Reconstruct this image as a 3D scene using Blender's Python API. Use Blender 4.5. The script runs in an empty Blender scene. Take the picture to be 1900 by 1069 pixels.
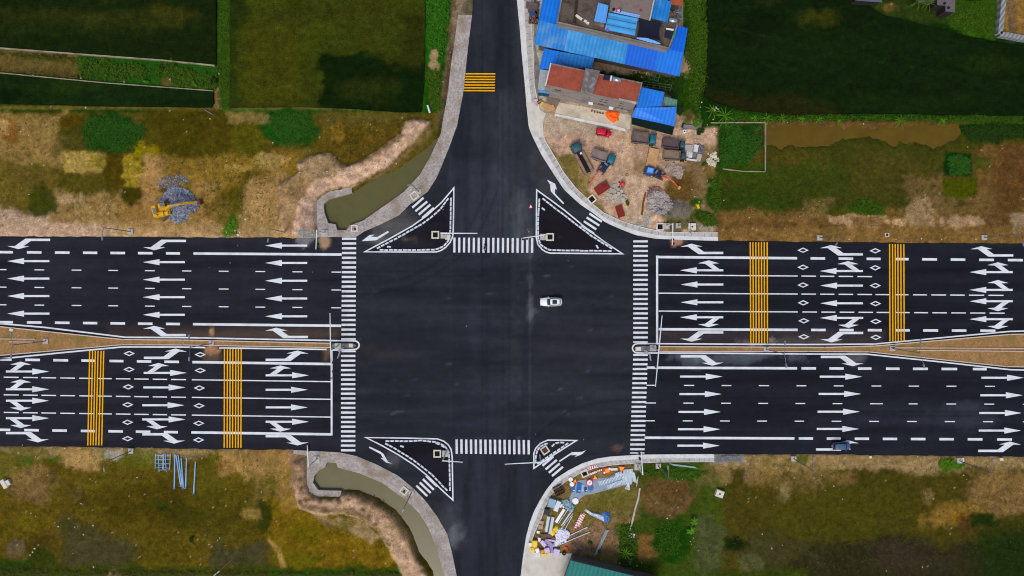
import bpy, bmesh, math, random
import numpy as np
from mathutils import Vector, Matrix
from mathutils.geometry import tessellate_polygon
random.seed(7)
R = math.radians
SC = bpy.context.scene
COL = SC.collection
S = 0.1125          # metres on the ground per photo pixel
H = 150.0           # height of the drone
# ---------------------------------------------------------------- camera, sky, sun, exposure
cam = bpy.data.cameras.new('camera'); cam.sensor_width = 36; cam.lens = 36*H/(1900*S); cam.clip_end = 12000
co = bpy.data.objects.new('camera', cam); COL.objects.link(co); co.location = (0, 0, H); SC.camera = co
SUN_EL, SUN_AZ = 58, 200       # overcast noon, light from the south
w = bpy.data.worlds.new('World'); SC.world = w; w.use_nodes = True
nt = w.node_tree
bg = nt.nodes['Background']; sky = nt.nodes.new('ShaderNodeTexSky'); sky.sky_type = 'NISHITA'; sky.sun_disc = False
sky.sun_elevation = R(SUN_EL); sky.sun_rotation = R(SUN_AZ); sky.dust_density = 4; sky.air_density = 1.0; sky.ozone_density = 1.5
nt.links.new(sky.outputs[0], bg.inputs[0]); bg.inputs[1].default_value = 0.13
sl = bpy.data.lights.new('sun', 'SUN'); sl.energy = 1.5; sl.angle = R(20); sl.color = (1, .95, .88)
so = bpy.data.objects.new('sun', sl); COL.objects.link(so); so.rotation_euler = (R(90-SUN_EL), 0, R(180-SUN_AZ))
SC.view_settings.view_transform = 'Standard'; SC.view_settings.look = 'None'; SC.view_settings.gamma = 1
SC.view_settings.exposure = 0.0; SC.cycles.filter_width = 1.1
# ---------------------------------------------------------------- helpers
def lin(c):
    return tuple((v/255/12.92 if v/255 <= .04045 else ((v/255+.055)/1.055)**2.4) for v in c)
def W(x, y, z=0.0):            # where a point seen at photo pixel (x, y) stands if it is z metres up
    k = 1 - z/H
    return Vector(((x-950)*S*k, (534.5-y)*S*k, z))
MATS = {}
def M(name, col=None, rough=.75, var=.12, scale=1.5, bump=.15, metal=0, spec=.3, wave=None, bscale=None, stain=None, fine=None):
    if name in MATS: return MATS[name]
    m = bpy.data.materials.new(name); m.use_nodes = True; N = m.node_tree.nodes; L = m.node_tree.links
    b = N['Principled BSDF']; b.inputs['Roughness'].default_value = rough; b.inputs['Metallic'].default_value = metal
    b.inputs['Specular IOR Level'].default_value = spec
    g = N.new('ShaderNodeNewGeometry')
    if col is None:
        a = N.new('ShaderNodeAttribute'); a.attribute_name = 'Col'; src = a.outputs['Color']
    else:
        a = N.new('ShaderNodeRGB'); a.outputs[0].default_value = (*lin(col), 1); src = a.outputs[0]
    n1 = N.new('ShaderNodeTexNoise'); n1.inputs['Scale'].default_value = scale; n1.inputs['Detail'].default_value = 8
    n1.inputs['Roughness'].default_value = .65
    L.new(g.outputs['Position'], n1.inputs['Vector'])
    def mul(src, fac, lo, hi):
        r = N.new('ShaderNodeMapRange'); r.inputs[1].default_value = .28; r.inputs[2].default_value = .72
        r.inputs[3].default_value = lo; r.inputs[4].default_value = hi; L.new(fac, r.inputs[0])
        x = N.new('ShaderNodeMix'); x.data_type = 'RGBA'; x.blend_type = 'MULTIPLY'; x.inputs[0].default_value = 1
        L.new(src, x.inputs[6]); L.new(r.outputs[0], x.inputs[7]); return x.outputs[2]
    src = mul(src, n1.outputs[0], 1-var, 1+var)
    if fine:
        n3 = N.new('ShaderNodeTexNoise'); n3.inputs['Scale'].default_value = fine[0]; n3.inputs['Detail'].default_value = 3
        L.new(g.outputs['Position'], n3.inputs['Vector']); src = mul(src, n3.outputs[0], 1-fine[1], 1+fine[1])
    if stain:
        n2 = N.new('ShaderNodeTexNoise'); n2.inputs['Scale'].default_value = stain[0]; n2.inputs['Detail'].default_value = 6
        L.new(g.outputs['Position'], n2.inputs['Vector'])
        r = N.new('ShaderNodeMapRange'); r.inputs[1].default_value = .5; r.inputs[2].default_value = .68; r.inputs[4].default_value = stain[2]
        L.new(n2.outputs[0], r.inputs[0])
        x = N.new('ShaderNodeMix'); x.data_type = 'RGBA'; L.new(r.outputs[0], x.inputs[0]); L.new(src, x.inputs[6])
        x.inputs[7].default_value = (*lin(stain[1]), 1); src = x.outputs[2]
    hgt = n1.outputs[0]
    if wave:
        vr = N.new('ShaderNodeVectorRotate'); vr.rotation_type = 'Z_AXIS'; vr.inputs['Angle'].default_value = wave[0]
        L.new(g.outputs['Position'], vr.inputs['Vector'])
        wv = N.new('ShaderNodeTexWave'); wv.inputs['Scale'].default_value = wave[1]; wv.inputs['Distortion'].default_value = 0
        L.new(vr.outputs[0], wv.inputs['Vector']); src = mul(src, wv.outputs['Fac'], 1-wave[2], 1+wave[2]); hgt = wv.outputs['Fac']
    L.new(src, b.inputs['Base Color'])
    if bump:
        bp = N.new('ShaderNodeBump'); bp.inputs['Strength'].default_value = bump; bp.inputs['Distance'].default_value = .1
        L.new(hgt, bp.inputs['Height']); L.new(bp.outputs[0], b.inputs['Normal'])
    MATS[name] = m; return m
def link(name, me, mat, parent=None):
    o = bpy.data.objects.new(name, me); COL.objects.link(o)
    if mat and not me.materials: me.materials.append(mat)
    if parent: o.parent = parent
    return o
def tag(o, label=None, cat=None, group=None, kind=None):
    if label: o['label'] = label
    if cat: o['category'] = cat
    if group: o['group'] = group
    if kind: o['kind'] = kind
    return o
def thing(name, label, cat, loc, rz=0, group=None):
    o = bpy.data.objects.new(name, None); COL.objects.link(o); o.location = loc; o.rotation_euler = (0, 0, rz)
    o.empty_display_size = .3
    return tag(o, label, cat, group)
class MB:
    def __init__(s): s.v = []; s.f = []
    def add(s, vs, fs):
        n = len(s.v); s.v += [tuple(p) for p in vs]; s.f += [tuple(i+n for i in f) for f in fs]; return s
    def box(s, c, d, rz=0, top=1.0, m=None):
        a, b, h = d[0]/2, d[1]/2, d[2]/2; vs = []
        for z, k in ((-h, 1), (h, top)):
            for x, y in ((-a*k, -b*k), (a*k, -b*k), (a*k, b*k), (-a*k, b*k)): vs.append(Vector((x, y, z)))
        q = m if m else Matrix.Rotation(rz, 3, 'Z')
        vs = [q @ p + Vector(c) for p in vs]
        return s.add(vs, [(3,2,1,0),(4,5,6,7),(0,1,5,4),(1,2,6,5),(2,3,7,6),(3,0,4,7)])
    def loft(s, rings, cap=True):
        n = len(rings[0]); vs = [p for r in rings for p in r]; fs = []
        for k in range(len(rings)-1):
            for i in range(n):
                j = (i+1) % n; fs.append((k*n+i, k*n+j, (k+1)*n+j, (k+1)*n+i))
        if cap: fs += [tuple(range(n))[::-1], tuple(range((len(rings)-1)*n, len(rings)*n))]
        return s.add(vs, fs)
    def tube(s, pts, r, n=8):
        pts = [Vector(p) for p in pts]; rs = r if isinstance(r, (list, tuple)) else [r]*len(pts); rings = []
        for i, p in enumerate(pts):
            d = (pts[min(i+1, len(pts)-1)]-pts[max(i-1, 0)]).normalized()
            u = d.cross(Vector((0, 0, 1)) if abs(d.z) < .9 else Vector((1, 0, 0))).normalized(); v = d.cross(u)
            rings.append([p+(u*math.cos(t)+v*math.sin(t))*rs[i] for t in [2*math.pi*k/n for k in range(n)]])
        return s.loft(rings)
    def prism(s, poly, z0, z1, bottom=False):
        a = sum(poly[i-1][0]*poly[i][1]-poly[i][0]*poly[i-1][1] for i in range(len(poly)))
        if a < 0: poly = poly[::-1]
        n = len(poly); b = [Vector((p[0], p[1], z0)) for p in poly]
        t = [Vector((p[0], p[1], z1 if len(p) < 3 else p[2])) for p in poly]
        tri = tessellate_polygon([[Vector((p[0], p[1], 0)) for p in poly]])
        fs = []
        for k in tri:
            A, B, C = (Vector(poly[i][:2]) for i in k)
            k = k if (B-A).x*(C-A).y-(B-A).y*(C-A).x > 0 else k[::-1]
            fs.append(tuple(i+n for i in k))
            if bottom: fs.append(tuple(k[::-1]))
        for i in range(n): j = (i+1) % n; fs.append((i, j, j+n, i+n))
        return s.add(b+t, fs)
    def mesh(s, name, smooth=False):
        me = bpy.data.meshes.new(name); me.from_pydata(s.v, [], s.f); me.update()
        if smooth: me.polygons.foreach_set('use_smooth', [True]*len(me.polygons))
        return me
    def build(s, name, mat, parent=None, smooth=False): return link(name, s.mesh(name, smooth), mat, parent)
def copy_tree(o, parent=None):
    c = o.copy(); COL.objects.link(c)
    if parent: c.parent = parent
    for ch in list(o.children): copy_tree(ch, c)
    return c
# ---------------------------------------------------------------- numpy noise and painting of real surface patterns
RNG = np.random.RandomState(3); TAB = RNG.rand(256, 256)
def vn(x, y, sc, seed=0):
    x = x/sc+seed*17.3; y = y/sc+seed*31.7; i = np.floor(x).astype(int); j = np.floor(y).astype(int); u = x-i; v = y-j
    u = u*u*(3-2*u); v = v*v*(3-2*v); t = lambda a, b: TAB[a & 255, b & 255]
    return (t(i, j)*(1-u)+t(i+1, j)*u)*(1-v)+(t(i, j+1)*(1-u)+t(i+1, j+1)*u)*v
def fbm(x, y, sc, seed=0, o=4):
    r = 0; a = .5; tot = 0
    for k in range(o): r = r+a*vn(x, y, sc/2**k, seed+k); tot += a; a *= .55
    return r/tot
def sdist(px, py, poly):       # signed distance to a polygon, positive inside
    d = np.full(px.shape, 1e9); ins = np.zeros(px.shape, bool); n = len(poly)
    for i in range(n):
        x0, y0 = poly[i-1][:2]; x1, y1 = poly[i][:2]; ex, ey = x1-x0, y1-y0
        t = np.clip(((px-x0)*ex+(py-y0)*ey)/(ex*ex+ey*ey+1e-9), 0, 1)
        d = np.minimum(d, (px-x0-t*ex)**2+(py-y0-t*ey)**2)
        if y0 != y1:
            c = ((y0 > py) != (y1 > py)) & (px < ex*(py-y0)/(y1-y0)+x0); ins ^= c
    d = np.sqrt(d); return np.where(ins, d, -d)
def mask(X, Y, shp, soft, warp, seed):
    m = np.zeros(X.shape); pad = soft+warp+3
    if shp[0] == 'e': bb = (shp[1]-shp[3], shp[2]-shp[4], shp[1]+shp[3], shp[2]+shp[4])
    elif shp[0] == 'r': bb = shp[1:]
    else: bb = (min(p[0] for p in shp), min(p[1] for p in shp), max(p[0] for p in shp), max(p[1] for p in shp))
    s = np.where((X > bb[0]-pad) & (X < bb[2]+pad) & (Y > bb[1]-pad) & (Y < bb[3]+pad))[0]
    if len(s) == 0: return m
    x, y = X[s], Y[s]
    if shp[0] == 'e': d = (1-np.sqrt(((x-shp[1])/shp[3])**2+((y-shp[2])/shp[4])**2))*min(shp[3], shp[4])
    elif shp[0] == 'r': d = np.minimum(np.minimum(x-shp[1], shp[3]-x), np.minimum(y-shp[2], shp[4]-y))
    else: d = sdist(x, y, shp)
    if warp: d = d+warp*((fbm(x, y, max(6, warp*2.5), seed)-.5)*2.6)
    if warp > 3.5: d = d+warp*((fbm(x, y, warp*7, seed+90)-.5)*3.4+(fbm(x, y, 7, seed+50, 3)-.5)*1.2)
    t = np.clip((d+soft)/(2*soft+1e-6), 0, 1); m[s] = t*t*(3-2*t); return m
def paint(X, Y, base, layers):
    C = np.empty((len(X), 3)); C[:] = lin(base)
    for k, l in enumerate(layers):
        shp, col, soft, warp = l[:4]; al = l[4] if len(l) > 4 else 1
        m = (mask(X, Y, shp, soft, warp, k+1)*al)[:, None]; C = C*(1-m)+np.array(lin(col))*m
    return C
def setcol(me, C):
    a = me.attributes.new('Col', 'FLOAT_COLOR', 'POINT')
    a.data.foreach_set('color', np.concatenate([C, np.ones((len(C), 1))], 1).astype(np.float32).ravel())
def inside(px, py, poly):
    ins = np.zeros(px.shape, bool)
    for i in range(len(poly)):
        x0, y0 = poly[i-1][:2]; x1, y1 = poly[i][:2]
        if y0 != y1: ins ^= ((y0 > py) != (y1 > py)) & (px < (x1-x0)*(py-y0)/(y1-y0)+x0)
    return ins
def clip(poly, x0, y0, x1, y1):
    for ax, v, sg in ((0, x0, 1), (0, x1, -1), (1, y0, 1), (1, y1, -1)):
        out = []
        for i in range(len(poly)):
            a, b = poly[i-1], poly[i]; da, db = (a[ax]-v)*sg, (b[ax]-v)*sg
            if (da >= 0) != (db >= 0):
                t = da/(da-db); out.append((a[0]+t*(b[0]-a[0]), a[1]+t*(b[1]-a[1])))
            if db >= 0: out.append(b)
        poly = out
        if not poly: break
    return poly
def sheet(name, poly, res, z, mat, base, layers, zfun=None, skirt=0):   # a polygon (photo pixels) filled with a fine grid
    poly = [tuple(map(float, p)) for p in poly]
    x0 = min(p[0] for p in poly); y0 = min(p[1] for p in poly)
    nx = int((max(p[0] for p in poly)-x0)/res)+1; ny = int((max(p[1] for p in poly)-y0)/res)+1
    mark = np.zeros((nx+2, ny+2), bool)
    for i in range(len(poly)):
        a, b = poly[i-1], poly[i]; n = int(math.hypot(b[0]-a[0], b[1]-a[1])/res*3)+2
        t = np.linspace(0, 1, n); ix = ((a[0]+t*(b[0]-a[0])-x0)/res); iy = ((a[1]+t*(b[1]-a[1])-y0)/res)
        for dx in (-.35, .35):
            for dy in (-.35, .35): mark[np.clip((ix+dx).astype(int), 0, nx), np.clip((iy+dy).astype(int), 0, ny)] = True
    gx, gy = np.meshgrid(np.arange(nx), np.arange(ny), indexing='ij')
    ins = inside(x0+(gx+.5)*res, y0+(gy+.5)*res, poly); V = {}; P = []; F = []
    def vid(x, y):
        k = (round(x, 2), round(y, 2))
        if k not in V: V[k] = len(P); P.append(k)
        return V[k]
    for i in range(nx):
        for j in range(ny):
            cx, cy = x0+i*res, y0+j*res
            if mark[i, j]:
                q = clip(poly, cx, cy, cx+res, cy+res)
                f = []
                for p in q:
                    k = vid(*p)
                    if k not in f: f.append(k)
                if len(f) > 2: F.append(f[::-1])
            elif ins[i, j]: F.append([vid(cx, cy+res), vid(cx+res, cy+res), vid(cx+res, cy), vid(cx, cy)])
    X = np.array([p[0] for p in P]); Y = np.array([p[1] for p in P])
    Z = np.full(len(X), float(z)) if zfun is None else zfun(X, Y)
    vs = [((X[i]-950)*S, (534.5-Y[i])*S, Z[i]) for i in range(len(X))]
    C = paint(X, Y, base, layers) if base else None
    if skirt:
        n = len(vs); m = len(poly)
        for p in poly:
            zz = float(z if zfun is None else zfun(np.array([p[0]]), np.array([p[1]]))[0]); q = ((p[0]-950)*S, (534.5-p[1])*S)
            vs += [(*q, zz), (*q, zz-skirt)]
        F += [[n+2*i, n+2*i+1, n+2*((i+1) % m)+1, n+2*((i+1) % m)] for i in range(m)]
        if C is not None: C = np.concatenate([C, paint(np.repeat([p[0] for p in poly], 2), np.repeat([p[1] for p in poly], 2), base, layers)])
    me = bpy.data.meshes.new(name); me.from_pydata(vs, [], F); me.update()
    if C is not None: setcol(me, C)
    return link(name, me, mat)
def struct(o, label=None):
    o['kind'] = 'structure'
    if label: o['label'] = label
    return o
def resample(pl, n):
    d = [0]
    for i in range(1, len(pl)): d.append(d[-1]+math.dist(pl[i-1], pl[i]))
    out = []
    for k in range(n):
        t = d[-1]*k/(n-1); i = 1
        while i < len(d)-1 and d[i] < t: i += 1
        u = (t-d[i-1])/(d[i]-d[i-1]+1e-9); out.append((pl[i-1][0]+u*(pl[i][0]-pl[i-1][0]), pl[i-1][1]+u*(pl[i][1]-pl[i-1][1])))
    return out
def band(mb, pa, pb, t0, t1, z0, z1, n=40, gap=0.0):   # blocks between two polylines (photo pixels)
    a, b = resample(pa, n), resample(pb, n); L = lambda p, q, t: (p[0]+(q[0]-p[0])*t, p[1]+(q[1]-p[1])*t)
    for i in range(n-1):
        q = [L(a[i], b[i], t0), L(a[i+1], b[i+1], t0), L(a[i+1], b[i+1], t1), L(a[i], b[i], t1)]
        if gap:
            q[1] = L(q[1], q[0], gap); q[2] = L(q[2], q[3], gap)
        mb.prism([tuple(W(*p)[:2]) for p in q], z0, z1)
    return mb
def xy(poly): return [tuple(W(*p[:2])[:2]) for p in poly]
# ================================================================ THE SETTING: outlines in photo pixels
NW_EDGE = [(876,28),(870,75),(865,120),(861,163),(855.5,195),(848,234),(833,275),(820,307),(810,330),(794,355.5),(773,371.7),(761.5,378.6),(740.6,399.5),(708,415.7),(676,429.6),(660,440),(616,440),(590,440.5)]
NE_EDGE = [(958,-60),(959,0),(964.7,56),(968,101),(973.7,157),(977,197.5),(981,236),(987,251.6),(1004.7,287.5),(1029,325.7),(1047,352.6),(1076.5,379.5),(1096.7,393),(1123.6,413),(1150.5,425),(1180,436.5),(1216,443),(1260,445),(1332,447)]
SE_EDGE = [(1324,842.5),(1230,843),(1187.6,843.5),(1132,847),(1108.5,850.7),(1081.5,859),(1054.6,872.6),(1031,887.7),(1014,908),(1000.7,930),(990.8,948.7),(983,969.5),(976,996),(970,1036),(966,1069),(960,1140)]
SW_EDGE = [(858,1140),(847.7,1069),(839,1026.5),(830,991),(810,956),(787,926),(767,905.7),(739.5,883),(701.7,863),(661.4,846),(631,839.5),(588,837),(545,835)]
def rag(pl, amp, step=9, seed=1):
    out = []; rnd = random.Random(seed)
    for i in range(len(pl)-1):
        n = max(1, int(math.dist(pl[i], pl[i+1])/step))
        for k in range(n):
            t = k/n; out.append((pl[i][0]+t*(pl[i+1][0]-pl[i][0]), pl[i][1]+t*(pl[i+1][1]-pl[i][1])+rnd.uniform(-amp, amp)))
    return out+[pl[-1]]
ROAD = ([(-760,433)]+rag([(-20,439),(200,440),(420,441),(585,441)], .7)+NW_EDGE[::-1]+[(878,0),(884,-200),(896,-1500),(950,-1500),(956,-200)]+NE_EDGE[1:]
        + rag([(1332,447),(1520,449.5),(1920,452.5)], .8, seed=2)+[(2660,458),(2660,858)]+rag([(1920,848),(1500,843),(1324,842.5)], .9, seed=3)+SE_EDGE[1:]+[(955,1260),(950,2500),(880,2500),(872,1260)]+SW_EDGE
        + rag([(545,835),(420,834),(200,830),(-20,828)], 1.0, seed=4)+[(-760,822)])
ROADL = [
 (('r',-800,400,640,900),(35,36,44),20,3), (('r',1200,400,2700,900),(29,31,39),40,3),
 (('r',838,-1600,984,2600),(35,39,46),1.2,.6,.9), (('r',640,470,838,815),(37,40,47),8,3,.7), (('r',984,470,1175,815),(38,40,47),8,3,.7),
 (('r',838,300,984,470),(45,49,58),20,10,.8), (('r',915,180,955,420),(58,62,70),16,8,.55), (('r',953,-100,985,330),(52,54,60),7,5,.5),
 (('r',876,-100,900,260),(50,54,60),7,5,.4), (('e',966,420,28,60),(62,68,74),20,12,.5),
 (('r',836.8,466,838.2,1069),(78,80,86),1,.3,.7), (('r',983.3,466,984.7,830),(78,80,86),1,.3,.6),(('r',918,0,919,1069),(30,31,40),.8,.2,.6),(('r',951,0,952,1069),(32,34,42),.8,.2,.5),
 (('r',200,606,640,628),(66,55,49),11,3.5,.7), (('r',320,616,625,627),(88,72,60),6,3.5,.35), (('r',1225,614,1640,640),(62,55,55),10,3.5,.75), (('r',1380,630,1560,641),(92,84,82),5,5,.4),
 (('e',708,655,44,10),(60,53,50),12,5,.4), (('e',1100,640,90,26),(44,44,52),20,10,.5),
 (('r',1240,656,1490,664),(104,112,120),6,8,.4), (('e',1335,664,60,9),(110,120,128),8,9,.3), (('e',1590,660,16,16),(110,112,116),6,6,.4),
 (('e',1775,775,60,22),(62,66,76),16,10,.5), (('r',1500,760,1800,790),(40,42,52),14,6,.5),
 (('e',733,418,40,22),(98,96,92),12,10,.5), (('e',770,425,18,14),(110,100,86),6,8,.4), (('e',700,442,18,8),(104,102,98),6,6,.5),
 (('e',728,850,16,14),(98,100,102),8,8,.45),(('e',830,985,26,40),(70,72,78),12,12,.45),(('e',845,990,12,26),(120,124,128),6,10,.35),
 (('e',602,449,10,13),(152,126,98),3,3,.9), (('e',573,446,16,9),(118,118,120),4,6,.8), (('e',393,613,4,9),(166,130,90),2,3,.9), (('e',394,650,14,9),(172,128,92),2.5,2.5,.95),(('e',390,660,20,12),(120,95,70),6,5,.5),
 (('e',1256,447,13,10),(150,112,92),3,4,.85), (('e',1405,634,34,7),(138,132,132),3,4,.75), (('e',606,656,9,10),(120,92,62),5,4,.7),
 (('r',990,280,1010,430),(60,62,66),9,8,.3),(('e',1016,330,20,60),(76,78,80),10,12,.25),(('e',1152,830,10,5),(104,80,66),3,4,.6),
 (('e',984,560,5,44),(92,96,102),4,4,.6),(('e',984,450,4,22),(96,98,104),3,4,.5),(('e',964,395,16,50),(72,76,82),10,9,.6),(('e',880,600,14,120),(48,50,59),12,9,.5),(('e',925,700,16,100),(50,52,60),12,9,.4),
 (('e',900,900,50,120),(44,46,56),30,20,.5),(('e',955,640,8,120),(58,60,66),7,8,.4),
 ([(842,350),(841,434),(835,448),(824,461),(810,468),(678,467),(722,443.5),(763.8,420),(791.6,400.6),(819,376)],(29,27,34),2,1),
 ([(996,352),(995,441),(998,453),(1006,463),(1020,469.5),(1155,471),(1119,447),(1087,423),(1049,391.6)],(27,24,31),2,1),
 ([(679,812),(811,814.5),(823,818.7),(832,825.5),(837,834),(839,847),(840,929),(818,908),(793,882.7),(768,862.5),(737,843),(709,827)],(28,26,33),2,1),
 ([(1016,817),(1069,817.5),(990.5,869),(990.5,840),(994,832),(1002,823)],(34,36,40),2,1), (('e',764,443,14,8),(70,64,58),5,5,.6),(('e',765,455,30,6),(44,42,46),5,5,.6),
]
rnd = random.Random(5)
def swath(pts, w_, col, al):          # a faint tyre path
    p = pts+[(x+w_*.7, y+w_) for x, y in pts[::-1]]; ROADL.append((p, col, 2.5, 1.5, al))
q = lambda a, b, c, n=12: [((1-t)**2*a[0]+2*t*(1-t)*b[0]+t*t*c[0], (1-t)**2*a[1]+2*t*(1-t)*b[1]+t*t*c[1]) for t in [k/n for k in range(n+1)]]
for a, b, c in (((640,530),(860,530),(905,330)),((640,545),(880,545),(925,330)),((1180,560),(960,560),(945,330)),((1180,575),(975,580),(962,330)),((640,720),(880,720),(890,960)),((1180,740),(960,735),(935,960))): swath(q(a,b,c), 4, (26,28,34), .45)
for y in (500,534,566,690,722,760): swath([(640,y),(900,y+3),(1180,y+4)], 5, rnd.choice([(50,53,60),(28,30,36)]), .32)
for y in (486,492,518,525,551,558,583,590,688,695,720,727,752,759,784,791): swath([(-300,y-4),(300,y-1),(632,y)], 3.5, (24,25,32), .4); swath([(1205,y+8),(1600,y+10),(2200,y+13)], 3.5, (20,21,28), .45)
for x in (893,903,921,931,944,955): swath([(x,-100),(x+1,400),(x-2,1150)], 3, (27,29,35), .4)
for k in range(46):            # pale scuffs and splashes of dried slurry
    ROADL.append((('e',rnd.uniform(650,1190),rnd.uniform(430,830),rnd.uniform(1.5,5),rnd.uniform(.8,2)),(84,88,96),1.5,2,rnd.uniform(.2,.5)))
for k in range(0):
    ROADL.append((('e',rnd.uniform(0,1900),rnd.choice([rnd.uniform(445,620),rnd.uniform(660,830)]),rnd.uniform(20,90),rnd.uniform(3,9)),rnd.choice([(44,44,55),(15,16,24)]),5,6,rnd.uniform(.2,.45)))
asph = M('asphalt', None, .92, .16, .6, .12, spec=.08, fine=(4.5, .22))
road = struct(sheet('road', ROAD, 4.2, 0.0, asph, (39,42,49), ROADL))
rc = np.empty(len(road.data.vertices)*4, np.float32); road.data.attributes['Col'].data.foreach_get('color', rc); rc = rc.reshape(-1, 4)
rv = np.empty(len(road.data.vertices)*3, np.float32); road.data.vertices.foreach_get('co', rv); rv = rv.reshape(-1, 3); rx, ry = rv[:, 0]/S+950, 534.5-rv[:, 1]/S
ns = np.clip((np.abs(rx-911)-78)/20, 0, 1); ns = np.maximum(ns, ((ry > 475) & (ry < 810))*1.0)     # streaks run with the traffic and the paver
st = ns*fbm(rx/9, ry, 14, 70)+(1-ns)*fbm(rx, ry/9, 14, 71); rc[:, :3] *= (.52+.96*st)[:, None]; rc[:, :3] *= (.85+.3*fbm(rx, ry, 90, 73))[:, None]
road.data.attributes['Col'].data.foreach_set('color', rc.ravel())
# ---------------------------------------------------------------- ground: one sheet with its own soil and grass patches, out to the horizon
CANAL_N = [(602,394),(600,379),(611,370),(655,356),(687,336),(740,312),(799,268),(818,230),(826,200),(835,120),(846,50),(851,50),(838,120),(831,174),(825.7,202),(818,250),(799,290),(779.5,324),(750,355.7),(709,385),(675,409),(648,419),(643,427),(626,427),(622.6,416.5),(609,414)]
CANAL_S = [(581,895.6),(583.4,883),(593.5,871.7),(603.5,866.7),(607,858),(623.7,859),(627.5,867.5),(666.5,878),(709,895.6),(752,927),(777,951),(794.8,978.7),(810,1016.5),(825,1069),(830,1100),(812,1100),(802,1059),(777,1026.5),(759.6,981),(734,948.5),(701.7,925.8),(664,911),(633.7,910.7),(591,909.5)]
BERM_N = [(752.7,226.8),(770,223),(799,226.8),(795,240),(768,264),(720,310),(677,333),(653,346),(611,355),(590,368),(588,438),(531,438),(521,407),(519,346),(545,328),(556,320),(553,304.6),(580,290),(614,285),(626,300),(643,312),(667.6,302),(701.7,280),(745.5,248.6)]
BERM_S = [(545.6,858),(548,921),(558,943.5),(591,955),(641,952),(669,961),(701.7,983.7),(722,1019),(739.5,1046.7),(750,1069),(796,1069),(774.7,1036),(759,1000),(734,962),(701.7,936),(664,917),(634,914),(631,924),(591,924),(575,915),(569,898),(568,850)]
GREEN = (22,62,12)
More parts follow.
